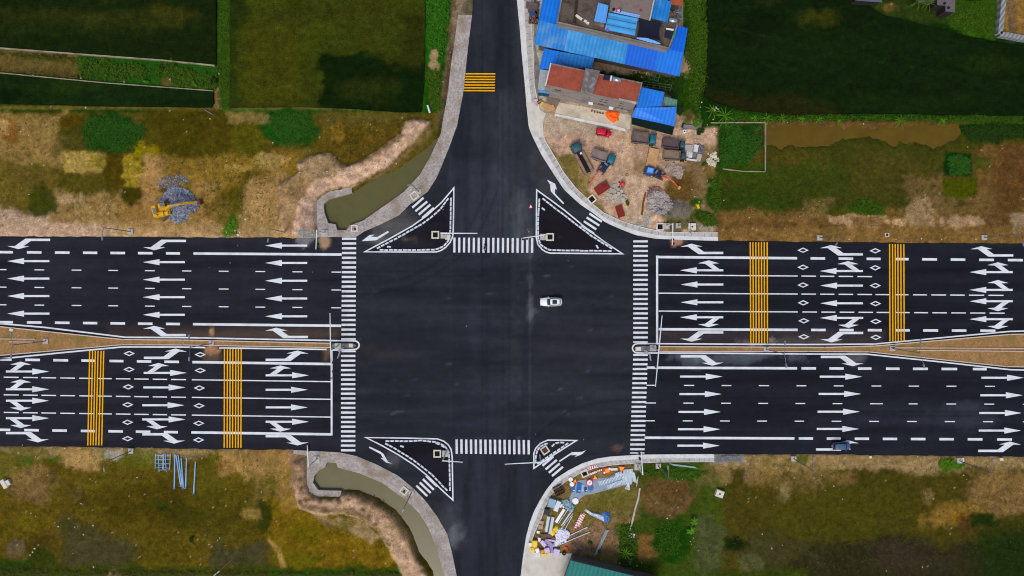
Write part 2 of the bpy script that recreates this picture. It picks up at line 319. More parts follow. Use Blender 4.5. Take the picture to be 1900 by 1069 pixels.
GL = [
 # between and around the rice fields
 (('r',-900,-900,430,216),(45,62,14),6,3), (('r',-100,92,405,170),(104,86,42),4,4), (('r',145,104,408,170),(34,78,16),6,6), (('r',300,140,360,162),(112,86,46),4,5,.8),(('r',40,100,120,112),(60,66,16),4,5,.7),(('r',30,130,160,146),(72,62,28),4,5,.6),
 (('r',402,-900,428,222),(52,80,12),3,2), (('r',-100,197,406,206),(112,92,38),2,2),(('r',-100,203,310,211),(36,66,12),2,1.5),(('r',396,165,410,205),(128,100,62),2,3),
 (('r',428,196,790,216),(42,84,14),3,3), (('r',410,204,500,222),(40,92,14),3,3),(('r',430,198,700,204),(112,96,56),1.5,2,.8),(('r',600,205,680,222),(70,74,20),4,5),
 (('r',786,-900,850,216),(26,88,10),3,2), (('r',790,120,826,215),(32,70,6),4,2), ([(795,88),(811,92),(812,128),(800,130)],(150,128,92),3,4), (('r',812,-50,880,40),(92,84,66),6,5),(('r',822,-900,850,60),(56,82,28),5,4),
 ([(842,-50),(856,30),(850,60),(833,170),(822,222),(800,262),(786,268),(812,215),(826,120)],(104,84,62),4,3), ([(848,0),(862,0),(858,30),(846,90),(838,92)],(136,118,92),4,5,.7),
 # north-west waste ground
 (('r',-900,210,812,444),(96,80,26),3,2), (('r',-900,210,120,335),(142,112,62),6,6), (('r',-900,300,130,395),(104,86,32),10,10), (('e',20,245,16,22),(134,88,34),4,4,.9),(('e',8,235,10,14),(170,140,92),4,4,.7),
 (('r',110,214,158,250),(84,66,10),4,3), (('r',100,242,280,288),(72,68,22),8,8,.8), (('r',120,283,198,322),(168,138,72),5,5), (('r',160,284,198,312),(134,116,24),6,6,.7), (('r',110,320,230,362),(82,74,18),6,8),
 (('r',196,278,230,350),(76,60,8),5,5), (('r',228,283,262,350),(152,124,36),4,5), (('r',252,258,312,292),(132,112,10),5,5), (('r',268,288,316,340),(176,134,82),6,5),
 (('e',212,244,58,36),(24,60,10),7,7), (('r',268,206,440,270),(80,72,14),8,8), ([(275,212),(432,212),(440,270),(420,300),(400,310),(310,295)],(76,66,10),8,8), (('r',310,290,440,345),(134,104,40),8,9), (('r',430,215,500,300),(84,78,14),8,8),
 (('e',544,240,46,36),(20,66,10),7,8), (('e',520,228,30,22),(20,66,10),6,6), (('r',422,212,500,228),(140,116,66),4,6,.8),
 ([(600,222),(752,226),(745,248),(700,280),(668,300),(643,310),(626,298),(612,284),(590,275)],(100,78,22),8,6), (('e',650,236,50,22),(92,74,16),8,8), (('r',598,210,752,228),(96,84,34),4,5,.8), (('e',628,245,10,16),(146,108,38),5,6,.8),
 (('r',415,285,560,350),(140,108,38),12,9), (('e',500,300,36,14),(172,138,84),4,6,.8), (('e',440,312,32,6),(170,140,70),3,4,.7), (('e',470,335,22,20),(76,66,16),8,6,.8),
 ([(470,330),(522,318),(520,435),(455,440),(450,385)],(158,118,66),6,6), (('e',490,400,20,30),(176,136,82),8,9,.6), (('r',392,360,452,442),(104,98,26),8,9), (('e',425,420,16,22),(66,92,16),5,6), (('e',432,372,24,22),(86,74,12),6,6,.8),
 (('r',-900,388,232,446),(166,138,114),9,9), (('r',90,355,225,420),(156,122,76),9,10), (('e',132,368,38,10),(178,148,112),4,6,.7),(('r',215,360,400,442),(160,122,72),8,8), (('r',225,380,300,436),(150,112,58),8,9), (('e',75,370,26,26),(58,62,8),8,9,.9), (('e',88,385,14,12),(54,60,8),6,6,.8), (('e',245,362,26,18),(68,58,8),5,6),
 (('r',-900,424,590,446),(174,144,116),5,4,.8), (('r',360,340,400,410),(152,116,62),8,8),(('r',262,330,300,400),(172,128,78),8,6,.8),(('r',380,370,420,435),(120,92,40),7,8,.7),
 (('r',-900,414,232,446),(184,152,124),8,5,.8), (('e',330,426,120,16),(176,138,92),6,7,.7), ([(455,345),(520,325),(560,330),(585,380),(585,440),(440,440)],(168,132,86),8,7,.7), (BERM_N,(190,156,128),3,3), ([(553,304),(580,290),(614,285),(626,300),(643,312),(620,335),(560,335)],(150,122,88),3,4,.9), ([(519,346),(560,325),(590,335),(560,370),(545,438),(531,438),(521,407)],(158,124,86),4,4,.9), (('e',548,358,14,14),(126,96,66),5,5,.6),
 ([(799,228),(770,264),(722,312),(680,335),(700,330),(745,300),(800,250)],(126,100,66),3,3,.8), ([(667,302),(702,280),(746,248),(752,256),(706,290),(672,310)],(140,110,72),3,3,.8),
 (('r',560,380,590,442),(146,122,108),5,6,.8), (('e',574,436,20,9),(124,124,126),4,6,.9),
 # north-east: yard, hedge strips, wet field
 (('r',985,-900,1340,440),(158,134,108),4,3), (('r',960,-900,1012,260),(176,170,162),2,1), (('r',1266,-900,1312,215),(44,76,12),4,3), (('e',1296,80,14,120),(56,86,14),6,6,.8),([(1100,128),(1190,140),(1275,140),(1275,205),(1255,200),(1235,172),(1190,160),(1110,148)],(16,38,6),4,4), ([(1250,140),(1310,120),(1312,220),(1265,215)],(38,70,10),5,6),(('e',1272,125,12,18),(152,128,96),4,5), (('e',1278,215,16,22),(96,86,44),5,7),  # dark green between the houses has their shade put into the colour
 ([(1008,214),(1165,242),(1330,235),(1340,440),(1210,428),(1120,396),(1008,250)],(180,148,122),3,2), (('r',1008,206,1170,250),(158,144,128),8,6,.7), (('e',1060,330,40,40),(140,114,66),8,8,.8), ([(1025,284),(1062,290),(1075,330),(1100,360),(1120,395),(1100,380),(1047,322)],(128,108,58),7,6),
 ([(1270,285),(1345,270),(1345,425),(1230,425),(1220,395),(1245,340)],(126,102,68),12,9), (('e',1262,352,30,30),(104,74,30),8,8,.8), (('r',1180,300,1225,330),(138,110,76),6,7,.7), (('e',1254,391,32,19),(112,104,92),3,3), (('r',1165,400,1205,425),(150,142,134),5,5), (('r',1158,325,1194,415),(188,160,130),5,3,.7), (('r',1166,330,1171,415),(150,130,112),3,2,.6), (('r',1182,330,1187,415),(150,130,112),3,2,.5),
 (('e',1330,350,20,45),(36,62,8),6,7), (('e',1294,372,12,9),(44,72,12),4,5), (('e',1300,400,18,14),(50,72,14),5,6), (('r',1290,415,1335,440),(138,122,106),6,7), (('r',1235,405,1290,430),(92,86,38),5,5,.8),(('e',1320,300,14,26),(124,96,54),6,7),
 (('r',1300,200,2900,238),(28,62,8),4,3), (('r',1335,205,1420,232),(30,72,10),4,3), (('r',1300,-900,2900,205),(20,46,8),8,3), ([(1730,0),(1860,0),(1850,75),(1790,64),(1740,40)],(52,84,12),5,4), ([(1560,0),(1740,0),(1760,42),(1660,32),(1580,14)],(46,60,18),5,6), (('e',1650,14,14,9),(120,92,44),4,4,.8), (('e',1585,2,28,6),(126,92,36),4,4,.8), ([(1858,-200),(2900,-200),(2900,90),(1900,74),(1849,64)],(152,112,56),2,1), (('e',1878,30,8,40),(60,62,70),3,6,.5),(('e',1858,60,10,8),(92,86,20),3,5,.8),
 (('r',1330,228,2900,452),(64,64,16),5,3), (('r',1336,232,1424,318),(20,56,10),7,5), ([(1400,240),(1422,235),(1420,318),(1380,310),(1405,270)],(74,66,22),4,5,.9), (('r',1338,300,1420,330),(50,70,10),5,5),
 (('r',1420,225,1800,240),(104,76,40),3,3), (('e',1395,370,60,30),(46,66,10),10,10,.8),(('e',1500,330,110,40),(58,70,14),16,16,.7), (('e',1640,330,80,40),(82,70,26),16,16,.6),(('e',1470,290,60,14),(84,70,22),8,8,.6),
 (('r',1330,392,2900,456),(122,90,48),9,8), (('r',1690,340,1780,420),(120,92,56),12,12,.8), (('r',1800,270,2900,440),(108,78,40),10,8,.9), (('e',1870,330,28,60),(92,60,30),12,10,.7), (('r',1780,345,1860,420),(126,96,56),10,10,.6),
 (('e',1610,385,32,14),(42,72,6),4,6), (('e',1560,392,30,10),(70,78,10),4,7), (('e',1515,380,14,10),(98,88,26),4,7,.8),([(1536,402),(1600,396),(1680,408),(1676,418),(1560,420),(1540,412)],(170,136,98),3,5), (('e',1790,412,36,9),(166,134,102),3,5,.9), ([(1700,362),(1726,366),(1735,420),(1690,420),(1682,390)],(156,126,92),5,5,.8), (('r',1490,372,1540,408),(140,112,70),8,9,.5), (('r',1520,412,1570,424),(92,58,26),2,5,.7),(('r',1580,405,1640,420),(112,76,40),2,4,.7),(('r',1344,412,1480,424),(96,66,34),3,6,.6),(('r',1330,422,2900,456),(138,102,56),5,5,.7),
 (('r',1750,330,1812,366),(72,76,4),3,3), ([(1753,283),(1802,286),(1803,325),(1752,326)],(10,46,6),2,2), ([(1770,230),(2900,230),(2900,256),(1870,256),(1850,266),(1800,264),(1778,248)],(20,52,6),4,4), (('r',1880,395,2900,425),(150,128,104),4,6,.7),(('e',1820,300,20,14),(64,74,14),5,6,.8),
 # south-east: storage yard and meadow
 (('r',985,844,2900,1900),(76,66,18),6,4), (('r',985,850,1190,1075),(126,104,64),6,6), (('e',1080,960,50,40),(112,96,40),10,12,.8), (('e',1090,1000,50,30),(142,108,84),9,9), (('r',1150,1010,1180,1060),(126,116,104),8,8,.8), (('r',1110,900,1180,945),(110,98,44),8,8),
 (('r',1180,858,1340,1100),(62,78,18),8,8), (('e',1240,925,52,38),(108,82,48),6,7), (('e',1240,900,46,20),(102,74,40),5,6,.7), (('e',1200,1012,28,26),(134,98,52),5,6), (('e',1245,1000,34,42),(28,66,6),6,7), (('r',1225,862,1330,890),(58,86,16),6,6), (('e',1330,880,26,20),(148,118,76),8,8,.8), (('r',1150,975,1180,1060),(48,80,12),6,7), (('e',1320,900,16,50),(72,80,22),6,6,.6),
 (('r',1324,842,2900,872),(150,122,82),7,7), (('r',1324,842,1380,856),(116,116,116),4,6), (('e',1395,880,14,18),(96,82,70),4,6), (('r',1380,858,1480,900),(140,112,62),9,10,.7), (('e',1500,890,40,26),(148,118,76),9,10,.8), (('e',1560,895,30,20),(140,106,66),8,9,.7), (('r',1476,844,1500,860),(74,92,16),3,4,.8),
 (('e',1765,862,28,16),(58,78,12),6,7), (('r',1700,850,1760,880),(150,122,84),7,8,.7), (('e',1560,960,120,60),(76,70,16),20,20), (('e',1480,900,80,30),(92,74,24),16,14,.6), (('r',1800,878,2900,960),(134,102,62),10,10,.9), (('e',1790,955,70,22),(138,104,44),8,10), (('e',1785,958,14,10),(156,108,22),4,4,.8), (('e',1720,915,14,18),(134,110,64),6,7,.8), (('e',1455,910,9,16),(140,120,80),4,5,.7),
 ([(1540,1010),(1640,985),(1720,1010),(1900,1000),(1900,1200),(1400,1200),(1420,1040)],(46,42,22),14,16), (('e',1430,1020,70,30),(64,60,34),14,14,.8), (('r',1815,985,2900,1200),(26,46,8),24,14,.85), (('e',1830,965,30,14),(30,46,8),6,6), (('e',1790,970,14,14),(80,52,26),5,5,.8), (('e',1360,1010,22,12),(18,34,6),6,5), (('e',1680,1040,90,30),(54,44,34),16,14,.7), (('r',1324,1056,1500,1200),(58,66,14),5,5),
 (('e',1318,1010,30,55),(72,76,42),9,8), (('e',1395,1045,26,14),(80,80,50),6,6,.8),
 # south-west waste ground
 (('r',-900,826,840,1900),(96,78,18),3,3), (('r',-900,826,560,850),(150,124,84),6,7), (('e',150,850,40,26),(168,132,82),6,8), (('r',-20,840,30,900),(110,98,34),7,8),(('e',50,845,60,16),(110,96,36),6,8,.7), (('e',65,900,50,40),(124,96,56),8,9), (('e',100,880,20,16),(80,60,24),6,7,.7), (('e',45,855,14,10),(70,88,18),5,5,.8), (('e',100,852,16,8),(60,86,16),5,5,.8),
 (('r',190,835,300,862),(98,98,28),7,8,.8), (('e',215,842,14,8),(140,130,118),4,5), (('e',205,905,90,22),(102,86,22),14,12,.8), (('e',142,915,14,16),(102,84,48),5,5,.6), (('e',250,930,100,40),(76,62,8),18,18,.8), (('r',360,838,420,920),(90,82,18),8,8,.7), (('e',345,960,60,30),(58,56,8),12,12,.7), (('e',300,940,10,8),(36,60,10),5,5,.7), (('e',290,1020,70,30),(92,78,14),14,12,.7), (('e',440,950,60,50),(82,72,14),16,16,.7), (('e',70,975,50,26),(98,82,12),10,10,.8),
 (('r',410,834,566,880),(164,124,72),7,8), (('e',440,868,26,12),(152,112,56),5,6,.8), (('e',485,870,50,18),(174,134,84),8,9,.7), (('r',480,855,560,930),(150,116,62),8,9,.8), (('e',497,895,12,7),(78,92,14),4,5,.8), (('r',466,880,520,960),(96,82,28),10,10,.6),
 ([(480,930),(500,920),(560,948),(592,957),(668,964),(720,1020),(745,1064),(560,1062),(530,1058),(522,1035),(497,1000)],(122,95,18),7,6), (('e',560,990,34,24),(100,88,8),10,10,.8), (('e',560,1040,40,18),(100,92,8),8,8,.8), (('r',520,925,560,945),(152,118,50),5,5,.7), ([(590,955),(670,965),(710,1000),(690,1010),(640,985),(600,975)],(150,126,92),5,6,.8), (('e',640,975,24,14),(108,94,36),6,6,.7), ([(497,1000),(522,1018),(532,1058),(520,1056),(515,1030)],(172,136,74),2,3,.8), (('e',590,1036,10,5),(76,76,10),3,4,.8),
 (('e',490,960,16,34),(54,58,10),6,8), (('e',470,955,14,10),(156,124,64),4,6,.8), ([(100,960),(128,950),(240,1020),(236,1056),(104,1052)],(66,63,40),16,12,.85), (('e',125,975,20,20),(60,58,24),8,8,.6), (('e',72,1012,26,26),(80,64,20),7,8,.8), (('e',80,1040,22,22),(44,58,10),7,8,.8), ([(386,1020),(400,1000),(440,1005),(500,998),(500,1060),(390,1058)],(62,60,40),12,9,.85), ([(12,1010),(30,1000),(44,1002),(46,1030),(30,1043),(12,1030)],(96,82,58),2,3), (('e',25,1035,16,8),(128,96,52),3,4,.7),
 (('r',-900,1050,780,1900),(64,70,14),6,5), (('r',-900,1040,60,1075),(48,66,10),6,6), (('r',500,1058,760,1075),(46,76,10),3,3), (('e',212,1066,12,8),(124,100,70),3,4,.8),
 (BERM_S,(174,142,114),3,3), ([(548,915),(558,943.5),(591,955),(641,952),(669,961),(701.7,983.7),(722,1019),(745,1062),(752,1062),(732,1015),(708,978),(672,952),(640,945),(592,947),(562,936)],(176,144,108),2,3,.8), ([(560,930),(600,938),(660,942),(700,970),(728,1008),(720,1012),(694,978),(655,952),(596,948),(562,942)],(118,94,66),2,3,.7), ([(664,913),(702,930),(735,955),(760,990),(777,1030),(770,1030),(748,994),(726,966),(695,944),(664,926)],(140,110,80),4,3,.7),
 (('r',540,836,580,900),(148,118,92),6,7,.8),
]
for k in range(9): GL.append((('e',560+18*k if k < 6 else 664+12*(k-5),(928-4*(k % 2)) if k < 6 else 930+13*(k-5),5,4),(112,80,48),1.5,2,.7))
for (x, y) in ((560,888),(561,906),(570,925)): GL.append((('e',x,y,4,5),(116,84,50),1.5,2,.8))
NW_OUT = [(850,28),(844,75),(837,120),(831,174),(822,223),(818,248.6),(799,290),(779.5,324),(750,355.7),(709,385),(675,409),(648,419)]
lining_n = NW_EDGE[:]+[(588,436),(587.5,375),(594.6,365.4),(611.6,355.7),(653,347),(653.5,358),(611.6,370),(600.7,378.8),(602,394.6),(609,414),(622.6,416.5),(626,427),(643,427)]+NW_OUT[::-1]
lining_s = SW_EDGE[1:]+[(545,842),(564.5,844),(569.6,846),(569.6,900.7),(575.9,915.8),(591,923),(631,923),(633.7,910.7),(591,909.5),(581,895.6),(583.4,883),(593.5,871.7),(603.5,866.7),(607,858),(623.7,859),(627.5,867.5),(666.5,878),(709,895.6),(752,927),(777,951),(794.8,978.7),(810,1016.5),(825,1069)]
NE_IN = [(986,-60),(986,0),(987,56),(990,101),(992,157),(1000,197),(1006,225),(1008,254),(1025,283),(1047,321),(1070,350),(1101,379.5),(1121,395),(1150.5,408.7),(1173,416.6),(1204,424.5),(1230,430),(1270,431),(1332,431.5)]
SE_IN = [(1325,857),(1230,857.5),(1192.6,859),(1140,862.5),(1106.8,867.5),(1078,877.6),(1048,894.5),(1024,916),(1012,940),(1004,963.6),(992,989),(986,1006.7),(983,1036),(981,1069),(976,1140)]
def axis(lo, hi, st):
    a = list(np.arange(lo, hi+.01, st)); d = st; 
    while a[0] > -26000: d *= 1.55; a.insert(0, a[0]-d)
    d = st
    while a[-1] < 27000: d *= 1.55; a.append(a[-1]+d)
    return np.array(a)
ax, ay = axis(-70, 1970, 2.6), axis(-70, 1140, 2.6)
GX, GY = np.meshgrid(ax, ay, indexing='ij'); sh = GX.shape; GX = GX.ravel(); GY = GY.ravel()
GC = paint(GX, GY, (60,72,22), GL)
soil = np.clip((GC[:, 0]/(GC[:, 1]+1e-4)-1.0)/.6, 0, 1)
n1 = fbm(GX, GY, 40, 40, 5); n2 = fbm(GX, GY, 9, 50, 4); n3 = fbm(GX, GY, 16, 60, 4)
pk = np.clip((GC[:, 2]/(GC[:, 0]+1e-4)-.22)*5, 0, 1)[:, None]*soil[:, None]; GC *= (np.array((.79,.84,.76))*(1-pk)+np.array((.82,.82,.85))*pk)*(1+.28*np.clip((GC[:, 2]/(GC[:, 0]+1e-4)-.2)*4, 0, 1))[:, None]; GC *= (.78+.44*n1)[:, None]; GC *= (.73+.54*n2)[:, None]
g = (np.clip((n3-.52)*5, 0, 1)*.4*soil)[:, None]; GC = GC*(1-g)+GC*np.array((.62,.74,.42))*g
GZ = -.03+.3*(n2-.4)+.4*(n1-.5)
dr = mask(GX, GY, ROAD, 5, 0, 1); GZ = GZ*(1-dr)-.35*dr
near = mask(GX, GY, ROAD, 12, 0, 1); GZ = np.where(dr < .5, np.minimum(GZ, .02+.2*(1-near)), GZ)
for p, h, s in ((BERM_N, 1.3, 7), (BERM_S, 1.2, 7)):
    GZ += mask(GX, GY, p, s, 2, 9)*(h*(.75+.45*n2))
for p in (CANAL_N, CANAL_S): m = mask(GX, GY, p, 9, 1, 11); GZ = GZ*(1-m)-1.55*m
for (x, y, rx, ry, h) in ((1122,378,15,11,1.3),(1226,401,20,10,1.1),(1254,391,30,18,.9),(335,385,34,24,.9),(330,365,18,12,.5),(1210,355,40,14,.3)):
    GZ += h*np.clip(1-((GX-x)/rx)**2-((GY-y)/ry)**2, 0, 1)*(.7+.6*n2)
pm_ = mask(GX, GY, [(1410,236),(1500,233),(1640,236),(1700,232),(1776,236),(1784,252),(1745,268),(1660,264),(1608,257),(1560,265),(1500,270),(1410,274)], 9, 6, 5); pn_ = mask(GX, GY, ('r',1405,218,1830,296), 6, 0, 5); GZ = GZ*(1-.75*pn_)+.03*pn_-.42*pm_
GZ -= .3*mask(GX, GY, ('e',1318,1010,28,52), 6, 5, 6)
cx0 = mask(GX, GY, [(590,440),(588,375),(611,355),(655,346),(655,358)], 3, 0, 1); GZ -= .3*cx0
for p in ([(1008,190),(1165,212),(1262,236),(1300,250),(1300,310),(1250,345),(1200,350),(1190,425),(1120,396),(1008,250)], [(1010,1000),(1025,920),(1080,884),(1190,864),(1186,900),(1130,1035),(1050,1032)]):
    m = mask(GX, GY, p, 8, 0, 1); GZ = GZ*(1-m*.85)+.03*m
for p in (lining_n, lining_s, NE_EDGE+NE_IN[::-1], SE_EDGE+SE_IN[::-1]):
    m = mask(GX, GY, p, 1.5, 0, 1); GZ = np.where(m > .45, np.minimum(GZ, -.12), GZ)
rg = 1-np.abs(2*fbm(GX, GY, 22, 81, 5)-1); GC *= (1+soil*(.3*np.clip((rg-.93)*14, 0, 1)-.18*np.clip((.62-rg)*5, 0, 1)))[:, None]
rg2 = 1-np.abs(2*fbm(GX, GY, 34, 85, 5)-1); GC *= (1-soil*.28*np.clip((rg2-.94)*16, 0, 1))[:, None]; GZ -= soil*.12*np.clip((rg2-.94)*16, 0, 1)*(dr < .1)
sp = (RNG.rand(len(GX)) < .0022) & (soil > .5); GC[sp] = GC[sp]*.5+np.array(lin((190,172,140)))*.5
me = bpy.data.meshes.new('ground'); nX, nY = sh
idx = np.arange(nX*nY).reshape(sh); fq = np.stack([idx[:-1, 1:], idx[1:, 1:], idx[1:, :-1], idx[:-1, :-1]], -1).reshape(-1, 4)
vv = np.stack([(GX-950)*S, (534.5-GY)*S, GZ], 1)
me.vertices.add(len(vv)); me.vertices.foreach_set('co', vv.astype(np.float32).ravel())
me.loops.add(fq.size); me.loops.foreach_set('vertex_index', fq.astype(np.int32).ravel())
me.polygons.add(len(fq)); me.polygons.foreach_set('loop_start', np.arange(0, fq.size, 4, dtype=np.int32)); me.update(); me.validate()
setcol(me, GC)
struct(link('ground', me, M('soil_and_grass', None, .95, .38, 1.1, .5, spec=.05, fine=(5, .38))))
def ground_z(x, y):
    i = int(np.clip(np.searchsorted(ax, x), 1, nX-1)); j = int(np.clip(np.searchsorted(ay, y), 1, nY-1))
    return float(GZ.reshape(sh)[i, j])
# ---------------------------------------------------------------- water
wat = M('canal_water', (88,86,50), .22, .12, .35, .04, spec=.25)
def water(name, poly, z, mat): return struct(MB().prism(xy(poly), z-.05, z).build(name, mat))
water('canal_water', [(596,392),(596,372),(611,363),(655,349),(687,330),(740,306),(790,266),(806,258),(812,256),(803,293),(782,328),(753,358),(712,389),(678,413),(650,423),(645,431),(624,431),(620,420),(606,417)], -.75, wat)
water('canal_water', [(577,897),(580,880),(590,869),(601,864),(604,855),(626,856),(630,864),(668,875),(711,893),(755,924),(780,949),(798,977),(813,1015),(829,1069),(835,1110),(800,1110),(796,1059),(770,1026),(752,981),(728,953),(698,931),(662,916),(634,914),(588,913)], -.75, wat)
water('pond_water', [(1421,222),(1560,224),(1700,224),(1815,228),(1822,272),(1740,284),(1640,282),(1560,284),(1421,290)], -.22, M('muddy_water', (90,72,18), .25, .16, .25, .05, spec=.2))
# ---------------------------------------------------------------- rice fields: knee-high crop, one sheet each
rice = M('rice_crop', None, .9, .42, .9, .5, spec=.05, fine=(4.5, .5))
def field(poly, base, layers, label, cat='rice field'):
    def zf(X, Y): return .35+.22*fbm(X, Y, 10, 3)
    o = sheet('rice_field', poly, 3.0, .4, rice, base, layers, zf, skirt=.7)
    C = np.empty(len(o.data.vertices)*4, np.float32); o.data.attributes['Col'].data.foreach_get('color', C); C = C.reshape(-1, 4)
    co_ = np.empty(len(o.data.vertices)*3, np.float32); o.data.vertices.foreach_get('co', co_); co_ = co_.reshape(-1, 3)
    x = co_[:, 0]/S; y = co_[:, 1]/S
    C[:, :3] *= (.72+.6*fbm(x, y*3.0, 30, 8))[:, None]; C[:, :3] *= (.8+.4*fbm(x, y*2.2, 5, 12))[:, None]
    o.data.attributes['Col'].data.foreach_set('color', C.ravel())
    return tag(o, label, cat, kind='stuff')
field([(-300,-300),(402,-300),(402,122),(300,113),(150,101),(0,90),(-300,70)], (18,32,5), [(('e',320,34,50,14),(52,52,10),12,8,.9),(('e',180,34,50,12),(50,52,10),12,8,.9),(('e',80,30,70,10),(40,44,8),12,8,.8),(('e',200,0,14,14),(40,44,6),8,6,.7),(('e',60,58,60,8),(30,40,6),10,8,.6),(('e',240,42,120,16),(36,44,8),14,8,.6)], 'dark green rice field above the long strip of vegetables, upper left')
field([(-300,120),(0,137),(200,156),(397,170),(398,192),(392,200),(200,198),(0,193),(-300,186)], (17,36,7), [(('e',25,178,24,10),(10,26,4),6,6),(('e',90,160,80,8),(30,48,8),10,8,.7),(('e',330,186,70,10),(12,30,4),8,6,.8)], 'narrow dark rice plot below the long strip of vegetables')
field([(428,-300),(789,-300),(789,60),(787,160),(782,208),(740,209),(640,202),(560,199),(428,200)], (50,57,8), [(('r',420,-300,470,60),(26,38,6),14,10,.85),(('r',425,-300,440,205),(30,44,6),6,4,.8),(('r',425,188,600,205),(34,44,6),6,4,.7),([(592,102),(680,100),(760,118),(792,112),(792,215),(585,205),(600,160)],(11,28,3),7,9),(('e',690,160,50,14),(34,42,6),10,10,.8),(('e',660,170,60,24),(30,40,6),12,10,.5),(('r',745,30,795,120),(36,40,6),12,12,.7),(('r',470,60,560,200),(62,62,8),16,14,.6),(('e',640,24,120,12),(50,50,8),10,8,.6)], 'large olive rice field with a dark corner, left of the north road')
field([(1311,-300),(1590,-300),(1590,0),(1640,30),(1700,45),(1790,68),(1850,80),(1920,90),(2300,150),(2300,210),(1900,216),(1600,211),(1470,214),(1380,206),(1330,192),(1306,180),(1312,100)], (13,29,5), [(('e',1508,34,34,13),(48,52,8),10,8,.9),(('e',1410,58,40,30),(8,20,4),10,10,.6),([(1311,170),(1500,185),(1560,212),(1380,210),(1308,190)],(32,32,8),10,8,.8),(('e',1420,2,16,8),(34,38,8),5,5,.7),([(1340,52),(1350,50),(1600,110),(1900,158),(1900,161),(1600,113)],(24,36,8),1.2,.6,.8),([(1600,112),(1603,112),(1596,200),(1593,200)],(22,34,8),1.2,.6,.6),(('e',1350,55,14,5),(44,46,16),4,4,.8),(('e',1840,120,40,16),(26,42,6),10,8,.6),(('e',1520,95,260,26),(17,34,7),24,14,.7),(('e',1700,190,180,14),(20,36,6),14,10,.6)], 'very dark green rice field filling the upper right corner')
# thin concrete dykes edging the plots
conc = M('concrete', (176,170,162), .9, .16, .9, .2, spec=.1, stain=(.5,(134,126,118),.7), fine=(3.5,.18))
conc_w = M('pale_concrete', (206,208,208), .9, .1, .9, .1, spec=.1, stain=(.6,(168,164,158),.5), fine=(4,.1))
conc_d = M('weathered_concrete', (128,120,110), .9, .2, .8, .2, spec=.1, stain=(.7,(88,80,72),.8))
conc_m = M('mossy_concrete', (150,142,120), .9, .3, .9, .2, spec=.1, stain=(.4,(92,96,62),.8))
def wall(pts, wd, z0, z1, label, mat, name='low_wall', cat='wall', group=None):
    mb = MB()
    for a, b in zip(pts, pts[1:]):
        A, B = W(*a), W(*b); d = (B-A); mb.box((*((A+B)/2)[:2], (z0+z1)/2), (d.length, wd, z1-z0), math.atan2(d.y, d.x))
    return tag(mb.build(name, mat), label, cat, group)
wall([(-150,79),(0,90.5),(150,102),(300,113),(400,123)], .2, -.3, .66, 'thin pale concrete dyke along the upper side of the vegetable strip', conc_m, 'field_dyke', 'dyke')
wall([(-150,126),(0,136.5),(200,155.5),(398,170)], .15, -.3, .66, 'thin pale concrete dyke along the lower side of the vegetable strip', conc_m, 'field_dyke', 'dyke')
wall([(1318,228.5),(1419.5,228),(1419,319),(1378,318.5),(1340,314)], .18, -.3, .45, 'low pale wall framing the square weedy plot beside the muddy pond', conc_m)
# ---------------------------------------------------------------- pavements, canal lining, kerbs
rough_c = M('rough_concrete', (160,153,148), .95, .24, .7, .35, spec=.08, stain=(.35,(128,110,88),.75), fine=(3,.32))
struct(MB().prism(xy(lining_n), -1.9, .12).build('pavement', rough_c))
struct(MB().prism(xy(lining_s), -1.9, .12).build('pavement', rough_c))
tile = M('paving_blocks', (178,174,170), .9, .12, 1.2, .1, spec=.1, stain=(.5,(150,142,134),.7), fine=(3,.12))
struct(band(MB(), NE_EDGE, NE_IN, 0, .47, -.3, .13, 90).build('pavement', conc_w))
struct(band(MB(), NE_EDGE, NE_IN, .47, .93, -.3, .12, 60, .05).build('pavement', tile))
struct(band(MB(), NE_EDGE, NE_IN, .93, 1.0, -.3, .17, 90).build('kerb', conc_w))
struct(band(MB(), SE_EDGE, SE_IN, 0, .5, -.3, .13, 80).build('pavement', conc_w))
struct(band(MB(), SE_EDGE, SE_IN, .5, .93, -.3, .12, 62, .05).build('pavement', tile))
struct(band(MB(), SE_EDGE, SE_IN, .93, 1.0, -.3, .17, 80).build('kerb', conc_w))
pad = M('yard_concrete', (196,186,166), .9, .14, .8, .1, spec=.1, stain=(.4,(160,150,128),.8), fine=(3,.14))
struct(MB().prism(xy([(1036,190),(1171,214),(1169,240),(1160,238),(1030,210)]), -.2, .16).build('yard_slab', pad))
struct(MB().prism(xy([(1030,211),(1128,231),(1160,239),(1161,244),(1126,236),(1029,215)]), -.2, .14).build('yard_slab', conc_w))
struct(MB().prism(xy([(976,192),(990,190),(1003,205),(1013,211),(1007,226),(1009,255),(990,254),(983,236)]), -.2, .185).build('driveway', M('driveway_concrete', (200,196,186), .9, .1, .8, .1, spec=.1, stain=(.5,(176,168,154),.6))))
struct(MB().prism(xy([(972,1040),(980,1006),(992,1004),(1000,1024),(1040,1026),(1062,1027),(1052,1069),(1046,1100),(964,1100),(966,1069)]), -.2, .185).build('driveway', M('driveway_concrete')))
struct(MB().prism(xy([(1196,-80),(1010,-80),(1000,20),(992,84),(1002,128),(1000,185),(992,190),(990,-80)][1:]), -.25, .10).build('yard_slab', conc_d))
